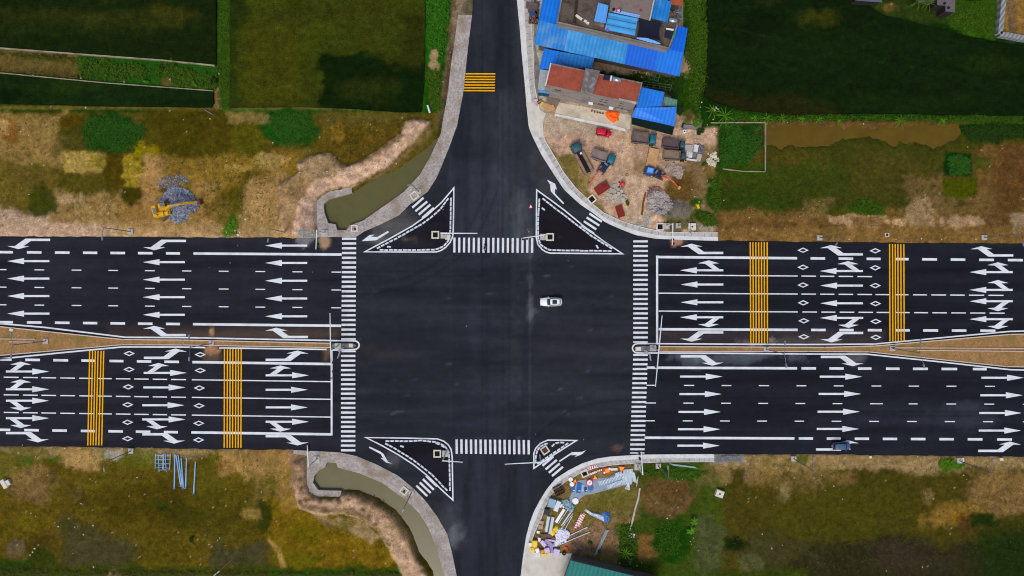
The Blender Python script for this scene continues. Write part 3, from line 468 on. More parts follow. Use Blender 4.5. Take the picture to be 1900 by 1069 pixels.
# ---------------------------------------------------------------- planted medians
msoil = M('median_soil', (148,114,74), .95, .3, 1.5, .4, spec=.05, stain=(.35,(118,104,52),.8), fine=(5,.3))
kerbm = M('median_kerb', (196,180,166), .9, .12, 1, .1, spec=.1)
def median(top, bot, end):
    t, b = top, bot[::-1]
    struct(MB().prism(xy(t+b), -.2, .14).build('median', msoil))
    mb = MB()
    for line in (top, bot):
        for a, c in zip(line, line[1:]):
            A, B = W(*a), W(*c); d = B-A; mb.box((*((A+B)/2)[:2], .04), (d.length+.1, .2, .36), math.atan2(d.y, d.x))
    struct(mb.build('median_kerb', kerbm))
median([(-760,530),(-100,596),(0,606),(228,630),(340,631),(614,637)], [(-760,740),(-100,669),(0,659.5),(227,639.5),(340,640),(614,645)], 1)
median([(1222,643),(1530,644.5),(1622,642),(1874,620.4),(1980,619),(2660,619)], [(1222,652),(1500,652),(1612,652.8),(1866,680),(1980,682),(2660,684)], -1)
noset = M('nose_concrete', (116,114,114), .9, .16, 1, .1, spec=.1)
struct(MB().prism(xy([(617,637.5),(655,637),(661,641),(655,645.5),(617,645.5)]), -.2, .13).build('median', noset))
struct(MB().prism(xy([(1218,642.5),(1182,642),(1177,647),(1182,652),(1218,652)]), -.2, .13).build('median', noset))
for a, b, l in (((1652,645),(1990,647),'upper thin concrete strip along the wide end of the right-hand median'),((1700,650),(1990,652.5),'lower thin concrete strip along the wide end of the right-hand median'),((-90,628.5),(67,629),'upper thin concrete strip in the soil of the left-hand median'),((18,634.2),(63,634.4),'short lower concrete strip in the soil of the left-hand median')):
    wall([a, b], .16, 0, .32, l, kerbm, 'edging_strip', 'edging')
# ================================================================ ROAD MARKINGS: sheets 4 mm above the asphalt, parts of the road
white = M('white_road_paint', (212,217,222), .8, .1, .7, .02, spec=.15, stain=(.5,(176,180,184),.5), fine=(6,.06))
yel = M('yellow_road_paint', (226,168,30), .8, .16, 1.2, .02, spec=.15, fine=(5,.1))
bleed = M('rumble_bleed', (46,34,5), .9, .2, 1.2, .02, spec=.08)  # dark mustard base stands in for colour bleed between the yellow bars
def flat(polys, name, mat, z=.006):
    mb = MB()
    for p in polys: mb.prism(xy(p), -.001, z)
    return mb.build(name, mat, road)
def dash(segs, yf, hw):
    return [[(a, yf(a)-hw), (b, yf(b)-hw), (b, yf(b)+hw), (a, yf(a)+hw)] for a, b in segs]
def ln(x0, y0, x1, y1): return lambda x: y0+(y1-y0)*(x-x0)/(x1-x0)
def run(a, b, n0, per, on): return [(a+per*k, a+per*k+on) for k in range(n0)]
th, tn = 2.3, 1.05
WN = [(-105+51.2*k, -78+51.2*k) for k in range(1)]+[(-54,-27),(-3,24),(50,77),(102,129),(154,180.5),(205,232),(256,283),(308,334)]
far_w = [(-760+51.3*k, -733+51.3*k) for k in range(13)]; far_w2 = [(-756+69*k, -738+69*k) for k in range(11)]
nw_t = [(-5,12),(64,82),(133,151),(201,219),(269,287),(338,355),(406,424),(474,492),(542.6,561),(615,633)]
flat(dash(far_w+WN+[(359,634)], ln(0,468,634,472.4), th), 'lane_line', white)
for y0, y1 in ((500.3,505),(532.8,538.2),(565.6,571.2)): flat(dash(far_w2+nw_t, ln(0,y0,624,y1), tn-.1), 'lane_line', white)
flat(dash(far_w+WN+[(358,633)], ln(0,597.8,633,604.6), th), 'lane_line', white)
flat(dash(far_w+[(-56,-30),(-4,21.5),(47,74),(99,126.5),(151,176),(203,229),(254,280.6),(305,332),(357,616)], ln(0,667,616,675.6), th), 'lane_line', white)
ws = [(7,34.7),(42.6,70),(77,104),(112,139),(147,173),(182,207.5),(215,242),(249,276),(283.5,310),(317.5,345),(356,615)]
for y0, y1 in ((699.8,708.3),(732.5,741),(765.2,774)): flat(dash([(-28+0*k,-1) for k in range(1)]+[(-760+35*k,-733+35*k) for k in range(21)]+ws, ln(0,y0,614,y1), tn), 'lane_line', white)
flat(dash(far_w+[(-56,-30),(-5,19),(45,72),(97,124),(150,176),(201,228),(252,279),(304,330),(355,614)], ln(0,797.5,614,806), th), 'lane_line', white)
flat([[(613.6,649.5),(617,649.5),(617,808),(613.6,808)]], 'stop_line', white, .008)
fe = [(1922+52.5*k, 1949+52.5*k) for k in range(14)]; fe2 = [(1966+70*k,1984+70*k) for k in range(10)]; fe3 = [(1903+35*k,1930+35*k) for k in range(21)]
flat(dash([(1219,1479),(1504,1531),(1556,1583),(1608,1634),(1662,1686),(1711,1738.6),(1764,1791),(1817,1844),(1870,1898)]+fe, ln(1220,477,1870,482.6), th), 'lane_line', white)
e_s = [(1487,1514),(1522,1548),(1556,1583),(1591,1618)]; e_m = e_s+[(1624.5,1650),(1660,1685.6),(1694,1720),(1728,1755),(1763,1790),(1798,1826),(1834,1862)]
flat(dash([(1222,1480)]+e_s, ln(1222,510.2,1618,513.4), tn), 'lane_line', white)
flat(dash([(1222,1480)]+e_m+fe3, ln(1222,544,1862,548.2), tn), 'lane_line', white)
flat(dash([(1222,1480)]+[(a+2, b+2) for a, b in e_m]+fe3, ln(1222,577.3,1862,581.2), tn), 'lane_line', white)
flat(dash([(1222,1480),(1505,1532),(1557.5,1584),(1610,1636),(1662,1688),(1713,1740.6),(1766,1793),(1819,1847)]+fe, ln(1222,611,1847,613.8), th), 'lane_line', white)
flat([[(1217.2,474.3),(1221.2,474.3),(1221.2,638),(1217.2,638)]], 'stop_line', white, .008)
flat(dash([(1200,1479),(1487,1514),(1539,1565.5),(1592,1617),(1644,1669),(1694,1721.6),(1747,1776),(1805,1830.6)]+fe, ln(1200,682.3,1830,685), th), 'lane_line', white)
flat(dash([(1199.5,1215),(1269,1288),(1339,1357),(1408,1427),(1478,1496),(1547,1565),(1617,1635),(1686,1705),(1756,1774.6),(1827.6,1846)]+fe2, ln(1200,715,1846,717), tn-.1), 'lane_line', white)
flat(dash([(1197,1217),(1268,1287),(1338,1356),(1407,1425),(1476,1494),(1545,1563),(1614.5,1638),(1686,1702.5),(1756,1774),(1826.5,1844.6),(1898,1916)]+fe2, ln(1197,747.8,1846,750), tn-.1), 'lane_line', white)
flat(dash([(1196,1215),(1267,1285),(1336,1354),(1405,1423),(1474.6,1492),(1543,1561),(1613,1631),(1683,1701),(1753,1771.6),(1824,1842.5),(1898,1916)]+fe2, ln(1196,780.8,1846,782.6), tn-.1), 'lane_line', white)
flat(dash([(1196,1474),(1482,1508.6),(1534,1560),(1586,1612.6),(1638,1664.6),(1690,1717),(1743,1769.7),(1795.5,1823),(1850,1877.7)]+fe, ln(1196,812.2,1877,815.6), th), 'lane_line', white)
def pline(pts, wd, closed=False):
    n = len(pts); out = []; L = []; Rr = []
    for i in range(n):
        a = pts[i-1] if (i or closed) else pts[i]; b = pts[(i+1) % n] if (i < n-1 or closed) else pts[i]
        p = pts[i]
        def nd(u, v):
            d = math.dist(u, v) or 1; return ((v[0]-u[0])/d, (v[1]-u[1])/d)
        d1 = nd(a, p) if a != p else nd(p, b); d2 = nd(p, b) if b != p else d1
        nx, ny = -(d1[1]+d2[1]), d1[0]+d2[0]; l = math.hypot(nx, ny) or 1; nx /= l; ny /= l
        k = min(3.2, 1/max(.2, nx*-d1[1]+ny*d1[0])); 
        L.append((p[0]+nx*wd/2*k, p[1]+ny*wd/2*k)); Rr.append((p[0]-nx*wd/2*k, p[1]-ny*wd/2*k))
    for i in range(n if closed else n-1):
        j = (i+1) % n; out.append([L[i], L[j], Rr[j], Rr[i]])
    return out
def arc(cx, cy, rx, ry, a0, a1, n=8): return [(cx+rx*math.cos(R(a0+(a1-a0)*k/n)), cy+ry*math.sin(R(a0+(a1-a0)*k/n))) for k in range(n+1)]
flat(pline([(-760,521),(-100,591),(0,600.5),(82,607.5),(160,617),(232.6,626),(340,626.5),(474,629.3),(632,632.3),(655,632.6)]+arc(657,640.5,9.5,8,-80,80)+[(650,648.8),(617,649.6)], 2.7), 'edge_line', white)
flat(pline([(-760,746),(-100,675.5),(0,666),(120,654),(227,643.8),(330,644),(381,645)], 2.7), 'edge_line', white)
flat(pline([(407,645.7),(520,647.2),(606,648.5)], 2.7), 'edge_line', white)
flat(pline([(2660,612),(1960,613),(1874,615),(1750,626.5),(1622,638.6),(1500,639.3),(1340,638.6),(1190,637.6)]+arc(1183,646.3,9.5,8.5,-95,-265)+[(1190,655),(1340,655.6),(1500,657),(1607.6,657.2),(1740,671),(1874,686),(1960,688),(2660,692)], 2.5), 'edge_line', white)
ISL = {
 'nw': [(842,349),(841.5,400),(840.7,434),(838.8,442),(835,450),(827,459),(818,465),(810,467.5),(780,467.8),(677,467.3),(700,455),(722,443.5),(763.8,420),(791.6,400.6),(819,376)],
 'ne': [(995.8,352.5),(995.3,400),(995,441),(998,453.6),(1006,463),(1013,467.5),(1021,469.8),(1090,470.5),(1155,471),(1119,447),(1087,423),(1049,391.6),(1023.6,372.5)],
 'sw': [(679,812),(760,813.2),(811.6,814.5),(823.4,818.7),(831.8,825.5),(837,834),(839,847),(839.7,890),(840.3,928),(818.4,908),(793,882.7),(768,862.5),(737.6,843),(709,827)],
 'se': [(1016,816.8),(1040,817),(1069.5,817.5),(1030,842.5),(990.5,869),(990.5,841),(994,832),(1002.4,823)]}
for k, p in ISL.items(): flat(pline(p, 2.5, True), 'island_line', white)
# arrows: every bend drawn in the direction dx, dy
def A_straight(x, y, L, dx): # x = tail
    h = 31; p = [(0,-1.9),(L-h,-1.85),(L-h,-5.6),(L,0),(L-h,5.6),(L-h,1.85),(0,1.9)]
    return [[(x+dx*u, y+v) for u, v in p]]
def A_bent(x, y, dx, dy): # tail end middle
    p = [(0,-2.2),(45.7,-2.4),(65.6,11.6),(79.6,11.4),(59,17.2),(38.5,11.8),(49.5,11.8),(36,2.1),(0,2.1)]
    sgn = dy; return [[(x+dx*u, y+sgn*v) for u, v in p]]
def A_bent2(x, y, dx, dy): # shaft, then slant, then a wide flat head
    return [[(x+dx*u, y+dy*v) for u, v in [(0,-2.2),(35.8,-2.2),(49.5,8.6),(39,8.3),(59.5,15.6),(79.5,8.6),(65.5,8.4),(46.5,-2.2)][:1]+[(46.5,-2.2),(65.5,11.6),(79.5,11.4),(59.3,17.2),(38.6,11.8),(49.3,11.8),(36,2.1),(0,2.1)]]]
def A_comb(x, y, dx, dy, L=80):
    br = [(7,2),(21,12.2),(8,12.9),(27.4,18.4),(47,12.9),(34,12.2),(19.5,2)]
    return A_straight(x, y, L, dx)+[[(x+dx*u, y+dy*v) for u, v in br]]
AR = []
for x, ys in ((91.6,(484.6,517,549.4,582)),(343,(486.5,519,551.5,584.2)),(570,(455.8,488,521,554,587))):
    AR += [A_straight(x, y, 78, -1) for y in ys]
AR += [A_bent(93,445.2,-1,1), A_bent(345,447.2,-1,1), A_bent(345,621.8,-1,-1), A_bent(571.5,625.3,-1,-1)]
AR += [A_comb(11,689.4,1,-1), A_comb(11,722.4,1,-1), A_comb(11,743.6,1,1), A_comb(11,776,1,1), A_bent(11,803.7,1,1)]
AR += [A_bent(267,664,1,-1), A_comb(266.6,692,1,-1), A_straight(266,719,78,1), A_straight(264,752,78,1), A_comb(264,778.3,1,1), A_bent(264,806,1,1)]
AR += [A_bent(493,667.7,1,-1), A_comb(493,696.5,1,-1), A_straight(493,723.3,78,1), A_straight(493,756,78,1), A_comb(493,782.7,1,1), A_bent(493,809.5,1,1)]
AR += [A_bent(1342,469.4,-1,-1), A_comb(1342,501.6,-1,-1), A_straight(1342,528,79,-1), A_straight(1342,561,79,-1), A_comb(1342,588.8,-1,1), A_bent(1342,616.9,-1,1)]
AR += [A_bent(1601,472,-1,-1), A_comb(1601,503,-1,-1), A_straight(1601,530,79,-1), A_straight(1601,562.8,79,-1), A_comb(1601.6,590,-1,1), A_bent(1601.6,618,-1,1)]
AR += [A_bent(1880,474,-1,-1), A_comb(1879,505,-1,-1), A_comb(1879,538,-1,-1), A_comb(1879,559,-1,1), A_comb(1879,592.3,-1,1)]
for x, y in ((1262,698.8),(1260.5,731.3),(1259,764.4),(1258,796.5),(1257,827),(1521,699),(1519,731),(1517,764),(1515.5,796),(1821,701),(1819,733.5),(1817,766.4),(1816,799)): AR.append(A_straight(x, y, 78.5, 1))
AR += [A_bent(1263,661.4,1,1), A_bent(1523,662.4,1,1), A_bent(1514,834,1,-1), A_bent(1815,836.6,1,-1)]
AR += [[[(722,431),(719.5,428.5),(700,440),(688,439.5),(695,435.5),(685.5,436.5),(671,447.7),(698,446)]],
       [[(1014.9,333.5),(1030,341),(1033.5,352.6),(1030,350),(1029.6,359),(1046.7,377),(1044.8,379),(1026,359.5),(1022,355),(1020.4,342)]],
       [[(684.5,831),(686,828.8),(706,838),(711.5,842.3),(720,857),(727.8,860.5),(716.5,858.3),(705.6,849.4),(711.5,851),(706,842.5)]],
       [[(1087.4,835.5),(1079.8,843),(1065.5,848.5),(1070.6,844.8),(1058,844.5),(1038.8,857.2),(1037,855.2),(1061.3,839),(1079.8,838.6)]]]
for p in AR: flat(p, 'lane_arrow', white, .007)
for x, y in ((239.7,656),(239.5,685.6),(238,718),(237,751),(236.7,783.6),(236.7,814),(371.6,658),(371.4,687.5),(370,720),(369.3,753),(368.8,785.5),(368.6,816.4),(1490,464.4),(1490,496),(1490,529),(1490.5,562),(1491.5,595.4),(1491.5,625),(1624,465.5),(1624,497),(1624,530),(1624.5,563.4),(1625,596.5),(1625,626)):
    o_, i_ = [(x-10.6,y),(x,y-4.9),(x+10.6,y),(x,y+4.9)], [(x-6.4,y),(x,y-2.7),(x+6.4,y),(x,y+2.7)]
    flat([[o_[k], o_[(k+1) % 4], i_[(k+1) % 4], i_[k]] for k in range(4)], 'diamond_marking', white)
def rumble(xt, y0, xb, y1, wd=2.2):
    hw = wd/2
    s = flat([[(xt[0]-2.6,y0),(xt[-1]+2.6,y0),(xb[-1]+2.6,y1),(xb[0]-2.6,y1)]], 'rumble_strip', bleed, .004)
    mb = MB()
    for a, b in zip(xt, xb): mb.prism(xy([(a-hw,y0),(a+hw,y0),(b+hw,y1),(b-hw,y1)]), -.001, .013)
    mb.build('yellow_bar', yel, s)
rumble((166.5,171.9,177,182,187.6,192.5), 651, (163,168,173,178,183.3,188.7), 826.5)
rumble((416.5,422,427,432,437.6,442.4,447.6), 648, (416,421.4,426.5,431.5,437,442,447), 831)
rumble((1392,1397,1402.4,1407.6,1412.8,1418,1423.4), 449.5, (1393,1398,1403,1408.3,1413.4,1418.6,1424), 637)
rumble((1650.6,1656,1661,1666,1671.4,1677), 453, (1651.2,1656.6,1661.6,1666.6,1672,1677.6), 633.5)
mb = MB(); s = flat([[(863,135),(919.5,135),(918.5,171),(859.5,171)]], 'rumble_strip', bleed, .004)
for k in range(7):
    y = 137+5.2*k; mb.prism(xy([(864-.62*k,y-1.2),(919-.15*k,y-1),(919-.15*k,y+1.4),(864-.62*k,y+1.2)]), -.001, .013)
mb.build('yellow_bar', yel, s)
def zebra(st): flat(st, 'crosswalk', white, .0085)
zebra([[(634.6-.05*k,443+8.88*k-2.1),(661-.07*k,443+8.88*k-2.1),(661-.07*k,443+8.88*k+2),(634.6-.05*k,443+8.88*k+2)] for k in range(21)]+[[(633,627.6),(660,627.6),(660,630.6),(633,630.6)]])
zebra([[(632.7,y-2),(659.3,y-2),(659.3,y+2),(632.7,y+2)] for y in [660.6+8.75*k for k in range(21)]]+[[(634,650.4),(660,650.4),(660,653.6),(634,653.6)]])
zebra([[(1175,y-1.9),(1202,y-1.9),(1202,y+1.9),(1175,y+1.9)] for y in [448+8.91*k for k in range(21)]]+[[(1175,633.5),(1202,633.5),(1202,636.2),(1175,636.2)]])
zebra([[(1175-.29*k,y-1.9),(1202-.3*k,y-1.9),(1202-.3*k,y+1.9),(1175-.29*k,y+1.9)] for k, y in [(k, 658.6+8.75*k) for k in range(21)]]+[[(1169,839.6),(1195.6,839.6),(1195.6,841.6),(1169,841.6)]])
zebra([[(x-2,441+.06*k),(x+2,441+.06*k),(x+1.8,468.6+.03*k),(x-2.2,468.6+.03*k)] for k, x in [(k, 843.2+9.02*k) for k in range(17)]])
zebra([[(x-2.2,815.4+.08*k),(x+2.1,815.4+.08*k),(x+2.4,842+.08*k),(x-1.9,842+.08*k)] for k, x in [(k, 847.3+8.9*k) for k in range(16)]])
for st in ([(765,385.5,785.8,367),(771,392,792.7,374),(777,398.5,798.5,379.8),(783.5,404.6,805,386)],[(1093.6,396.3,1116.6,411.4),(1088.5,403.5,1111.9,418.6),(1083.2,410.6,1106.3,425.7),(1078,418,1101.5,433.2)],
           [(790.6,883,811.3,902.6),(784.7,889,804.9,908.8),(778.8,895.3,799,914.7),(772.6,901.2,792.8,920.6)],[(1006.6,864.2,1026.8,847),(1012.5,871,1033,853.6),(1018.4,877.3,1038.6,860),(1024.3,883.5,1044.5,866.2)]):
    zebra([q for a, b, c, d in st for q in pline([(a, b), (c, d)], 4)])
# ================================================================ kerb stones laid out around the four traffic islands
kst = MB().box((0, 0, .14), (.84, .34, .28), 0, .9).mesh('kerb_stone'); kmat = M('kerb_stone_concrete', (204,212,222), .85, .12, 1.5, .1, spec=.15, fine=(5,.1)); kst.materials.append(kmat)
def kerb_row(pts, label, group, step=8.4):
    L = sum(math.dist(a, b) for a, b in zip(pts, pts[1:])); n = max(2, int(L/step)); q = resample(pts, n+1)
    for a, b in zip(q, q[1:]):
        o = bpy.data.objects.new('kerb_stone', kst); COL.objects.link(o); A, B = W(*a), W(*b)
        o.location = ((A.x+B.x)/2+random.uniform(-.03, .03), (A.y+B.y)/2+random.uniform(-.03, .03), .004)
        o.rotation_euler = (0, 0, math.atan2(B.y-A.y, B.x-A.x)+random.uniform(-.03, .03)); tag(o, label, 'kerb stone', group)
kerb_row([(837,366),(836.5,400),(835.5,436),(833,446),(822,458),(808,463.3),(770,464),(704,464)], 'grey kerb stone in the right or lower row inside the upper left triangular island', 'kerb stones along the square sides of the upper left island')
kerb_row([(699,461.5),(745,437.5),(787,413.5),(815,391),(833,367)], 'grey kerb stone in the slanting row inside the upper left triangular island', 'kerb stones along the slanting side of the upper left island')
kerb_row([(1001,368),(998.5,405),(998,441),(1001.3,452),(1012.5,461.5),(1023.6,464.4),(1080,465.3),(1135,465.8)], 'grey kerb stone in the left or lower row inside the upper right triangular island', 'kerb stones along the square sides of the upper right island')
kerb_row([(1136,462),(1096.7,437.5),(1055.4,406),(1030,386.4),(1006,368)], 'grey kerb stone in the slanting row inside the upper right triangular island', 'kerb stones along the slanting side of the upper right island')
kerb_row([(714.8,818),(767.9,818.4),(781,816.6),(811.6,820.4),(826.8,828),(833.5,839),(834.5,880),(835,911)], 'grey kerb stone in the upper or right row inside the lower left triangular island', 'kerb stones along the square sides of the lower left island')
kerb_row([(831,911),(801.5,880),(767.9,853.4),(734,832.4),(714,822)], 'grey kerb stone in the slanting row inside the lower left triangular island', 'kerb stones along the slanting side of the lower left island')
kerb_row([(1047.8,821),(1034,820.4),(1027,824),(1022.6,829)], 'grey kerb stone in the short inner arc of the small lower right island', 'kerb stones of the inner arc of the small island')
kerb_row([(1017,822),(1004,826),(996.5,835.6),(993.8,847),(993.8,860)], 'grey kerb stone in the curved left row of the small lower right island', 'kerb stones of the curved row of the small island')
kerb_row([(996,861),(1023,843),(1055,821.5)], 'grey kerb stone in the slanting row of the small lower right island', 'kerb stones of the slanting row of the small island')
for x, y, a, l in ((1008,388,40,'single kerb stone lying loose near the tip of the upper right island'),(1108,458,60,'single kerb stone lying loose in the lower right corner of the upper right island'),(746,828,15,'single kerb stone lying loose in the lower left triangular island'),(722,458,0,'single kerb stone lying loose in the lower left corner of the upper left island'),(812,823,20,'first of two loose kerb stones by the rounded corner of the lower left island'),(822,828,30,'second of two loose kerb stones by the rounded corner of the lower left island')):
    o = bpy.data.objects.new('kerb_stone', kst); COL.objects.link(o); o.location = W(x, y)+Vector((0,0,.004)); o.rotation_euler = (0,0,-R(a)); tag(o, l, 'kerb stone')
# ================================================================ STREET FURNITURE
galv = M('galvanised_steel', (158,166,176), .5, .08, 2, 0, metal=.3, spec=.4)
galv_d = M('grey_lamp_steel', (112,118,130), .5, .08, 2, 0, metal=.3, spec=.4)
black = M('black_plastic', (18,18,20), .6, .1, 2, 0)
foot = M('footing_concrete', (172,168,162), .9, .14, 1.5, .15, spec=.1)
glass_l = M('lamp_glass', (150,156,160), .25, .05, 2, 0, spec=.5)
def lamp(bx, by, arms, label, group=None, hgt=10.3, block=True):
    t = thing('street_lamp', label, 'street lamp', W(bx, by), 0, group)
    if block: MB().box((0,0,.14), (1.05,1.05,.36)).build('footing', foot, t)
    MB().tube([(0,0,.3),(0,0,hgt)], [.11,.06]).build('pole', galv_d, t)
    for dx, dy, L in arms:
        d = Vector((dx, -dy, 0)).normalized()
        MB().tube([Vector((0,0,hgt-.35)), d*L*.45+Vector((0,0,hgt+.15)), d*L+Vector((0,0,hgt+.25))], [.06,.05,.04], 6).build('arm', galv_d, t)
        q = Matrix.Rotation(math.atan2(d.y, d.x), 3, 'Z'); hd = MB().box(d*(L+.3)+Vector((0,0,hgt+.26)), (.85,.34,.13), m=q, top=.8).build('lamp_head', galv_d, t)
        MB().box(d*(L+.3)+Vector((0,0,hgt+.18)), (.6,.24,.03), m=q).build('lens', glass_l, hd)
    return t
UP, DN = (0,-1,1.9), (0,1,1.9)
lamp(86,633,[UP,DN],'tall double-arm street lamp on the wide left end of the left median'); lamp(393,637.5,[UP,DN],'tall double-arm street lamp in the narrow part of the left median')
lamp(1421,648,[UP,(.1,1,2)],'tall double-arm street lamp in the narrow part of the right median'); lamp(1655,646.5,[UP,(.25,1,2.3)],'tall double-arm street lamp where the right median starts to widen')
lamp(243,430,[(0,1,1.8)],'single-arm street lamp on the bare verge left of the gravel heap and excavator'); lamp(532,432,[(-.15,1,2)],'single-arm street lamp on the bare verge just left of the upper canal')
lamp(1258,419,[(0,1,1.6)],'single-arm street lamp behind the pavement below the sand and gravel heaps'); lamp(1520,441.5,[(-.6,1,2)],'single-arm street lamp on the brown verge above the right-hand approach lanes'); lamp(1825,441,[(.4,1,1.9)],'single-arm street lamp on the brown verge near the right edge, above the road')
lamp(244,836.5,[(.2,1,1)],'single-arm street lamp on the verge below the left road, left of the blue ladder frames'); lamp(1221,864.5,[(-.1,-1,2.0)],'single-arm street lamp beside the thin green pipes behind the lower right pavement')
lamp(1472,851,[(-.1,-1,2.2)],'single-arm street lamp on the verge left of the blue car'); lamp(1779,854.5,[(0,-1,2.2)],'single-arm street lamp on the verge right of the blue car')
lamp(777,356,[(-.6,.1,.2)],'armless lamp post on the upper left pavement beside a square pit',block=True); lamp(763.5,914,[(-.3,1,.2)],'armless lamp post on the lower left pavement beside a square pit')
wpost = M('white_post_paint', (214,222,226), .45, .05, 2, 0, spec=.35)
red_l = M('signal_red', (120,20,16), .4, .05, 2, 0); 
def signal(bx, by, arms, heads, label, hgt=6.3, block=True):
    t = thing('traffic_signal', label, 'traffic signal', W(bx, by))
    if block: MB().box((0,0,.15), (1.3,1.3,.38)).build('footing', foot, t)
    MB().tube([(0,0,.3),(0,0,hgt+.1)], [.16,.1]).build('pole', wpost, t)
    o = W(bx, by)
    for ex, ey in arms:
        e = W(ex, ey, hgt)-o; MB().tube([Vector((0,0,hgt-.05)), e*.5+Vector((0,0,hgt*.5+.05)), e+Vector((0,0,.1))], [.13,.11,.08]).build('arm', wpost, t)
    for hx, hy, a in heads:
        c = W(hx, hy, hgt)-o; c.z = hgt-.55; q = Matrix.Rotation(-R(a), 3, 'Z')
        h = MB().box(c, (.28,.42,1.1), m=q).build('signal_head', black, t)
        MB().box(c+q @ Vector((.2,0,.33)), (.16,.24,.24), m=q).build('red_lens', red_l, h)
    return t
signal(603,432.5,[(586.5,463)],[(588,452,180),(587,460,180)],'white signal gantry reaching over the upper left road from beside the upper canal')
signal(588,852,[(570.5,826)],[(571,829,180),(572,836,180)],'white signal gantry beside the lower canal reaching over the lower left lanes')
signal(627.5,642.5,[(612.6,581),(616.5,703)],[(617,673,180),(616.5,690,180),(616,702,180)],'white two-armed signal gantry on the nose of the left median')
signal(1211,646,[(1228.3,585.5),(1216,717.5)],[(1226,618,0),(1226.5,626,0),(1218,681,0)],'white two-armed signal gantry on the nose of the right median')
signal(823.5,437,[(886,433)],[(884,434,-90)],'white signal gantry in the upper left island, arm over the upper crosswalk')
signal(1007.5,440,[(969.5,442)],[(970,444,-90),(978,443,-90)],'white signal gantry in the upper right island, arm over the upper crosswalk')
signal(826.5,841.5,[(859,857.3)],[(856,857.5,90)],'white signal gantry in the lower left island, arm below the lower crosswalk')
signal(1001.5,844,[(936.5,861)],[(940,861,90),(950,860,90)],'white signal gantry in the small lower right island, arm below the lower crosswalk', block=False)
signal(1236,420,[(1247.3,455)],[(1249,444,0),(1250,452,0)],'white signal gantry behind the upper right pavement reaching over the road')
signal(1182.5,866,[(1189.5,838)],[(1187.5,843,0),(1188,852,0)],'white signal gantry behind the lower right pavement beside the stacked steel posts')
# lattice sign frames beside the medians
def lattice(px, py, ang, label):
    t = thing('lattice_tower', label, 'lattice frame', W(px, py), -R(ang)); mb = MB(); hh = 4.4
    P4 = [(-.35,-.3),(.35,-.3),(0,.35)]
    for x, y in P4: mb.tube([(x,y,0),(x*.5,y*.5,hh)], .045, 6)
    mb.build('frame_post', wpost, t); mb = MB()
    for k in range(7):
        z = .4+.62*k; f = 1-.5*z/hh; f2 = 1-.5*min(z+.6,hh)/hh
        for a, b in ((0,1),(1,2),(2,0)):
            mb.tube([(P4[a][0]*f,P4[a][1]*f,z),(P4[b][0]*f2,P4[b][1]*f2,min(z+.6,hh))], .03, 5)
    mb.build('bracing', wpost, t)
    mb = MB().box((.3,-.9,3.6), (.12,1.5,1.0)); mb.build('sign_back', galv, t)
lattice(637,647,20,'white lattice post with a sign panel at the left median nose'); lattice(1196,652,-10,'white lattice post with a sign panel at the right median nose')
# ---------------------------------------------------------------- pits and footings
pitm = M('pit_frame_concrete', (206,200,188), .9, .14, 1.5, .15, spec=.1); dark = M('dark_pit', (26,26,22), .9, .3, 1, .2, spec=.1); lid_r = M('rusty_lid', (84,52,46), .85, .3, 2, .2)
def pit(px, py, ang, label, s=1.6, mat=pitm, inner=None, h=.3):
    z = .12 if ang else 0
    t = thing('inspection_pit', label, 'inspection pit', W(px, py)+Vector((0,0,.002)), -R(ang)); mb = MB(); w_ = s*.17
    for x, y, a, b in ((0,s/2-w_/2,s,w_),(0,-s/2+w_/2,s,w_),(s/2-w_/2,0,w_,s-2*w_),(-s/2+w_/2,0,w_,s-2*w_)): mb.box((x,y,h/2-.05), (a,b,h+.1))
    mb.build('rim', mat, t); mb = MB().box((0,0,h*.2), (s-2*w_,s-2*w_,.06))
    if inner is None: mb.box((.1,-.12,h*.3), (.34,.5,.12), .4)
    mb.build('cover', inner or dark, t)
pit(808,436,0,'square concrete pit with a dark opening in the upper left island'); pit(1020.5,440,0,'square concrete pit with a dark opening in the upper right island'); pit(811.5,841.5,0,'square concrete pit with a dark opening in the lower left island')
pit(1011,835,-35,'square concrete pit with a brown cover in the small lower right island',1.6,pitm,lid_r); pit(769,363.5,-38,'tilted square pit with a red-brown cover on the upper left pavement',1.6,pitm,lid_r); pit(750,910,40,'tilted square pit with a dark hole on the lower left pavement',1.5)
pit(658,424,0,'square pit with a dark hole at the lower end of the upper canal',1.4); pit(1224.5,421,0,'square pit with a dark hole behind the upper right pavement',1.6); pit(1098,370,-40,'tilted square pit by the pavement edge next to the rusty red slab',1.6); pit(1084.5,878,-25,'tilted square pit by the lower right pavement beside the striped barriers',1.5)
pit(1645,436,0,'small dark pit on the brown verge above the right road',.8)
def footing(px, py, ang, label, s=(1.5,1.4,.4), hole=True):
    t = thing('concrete_footing', label, 'concrete footing', W(px, py), -R(ang)); MB().box((0,0,s[2]/2-.05), (s[0],s[1],s[2]+.1), 0, .94).build('block', pitm, t)
    if hole: MB().tube([(0,0,s[2]-.1),(0,0,s[2]+.012)], .2, 10).build('bolt_hole', dark, t)
footing(1283.5,421,0,'square pale footing with a dark hole behind the right end of the upper pavement',(1.6,1.5,.5)); footing(1334,915,20,'square pale footing with a dark hole alone in the lower right meadow',(1.7,1.5,.7))
footing(831,440,0,'broken grey footing by the pit in the upper left island',(1.1,1.1,.3),False); footing(651.5,641,0,'square control footing on the rounded nose of the left median',(.85,.8,.35),False); footing(1184,647.5,0,'square control footing on the rounded nose of the right median',(1.2,.9,.35),False)
footing(10,897,-30,'long mauve-grey concrete block at the far left edge of the lower meadow',(.9,2.0,.6),False); footing(17,895,-30,'short grey concrete block leaning on a longer one at the far left edge',(.8,1.2,.5),False)
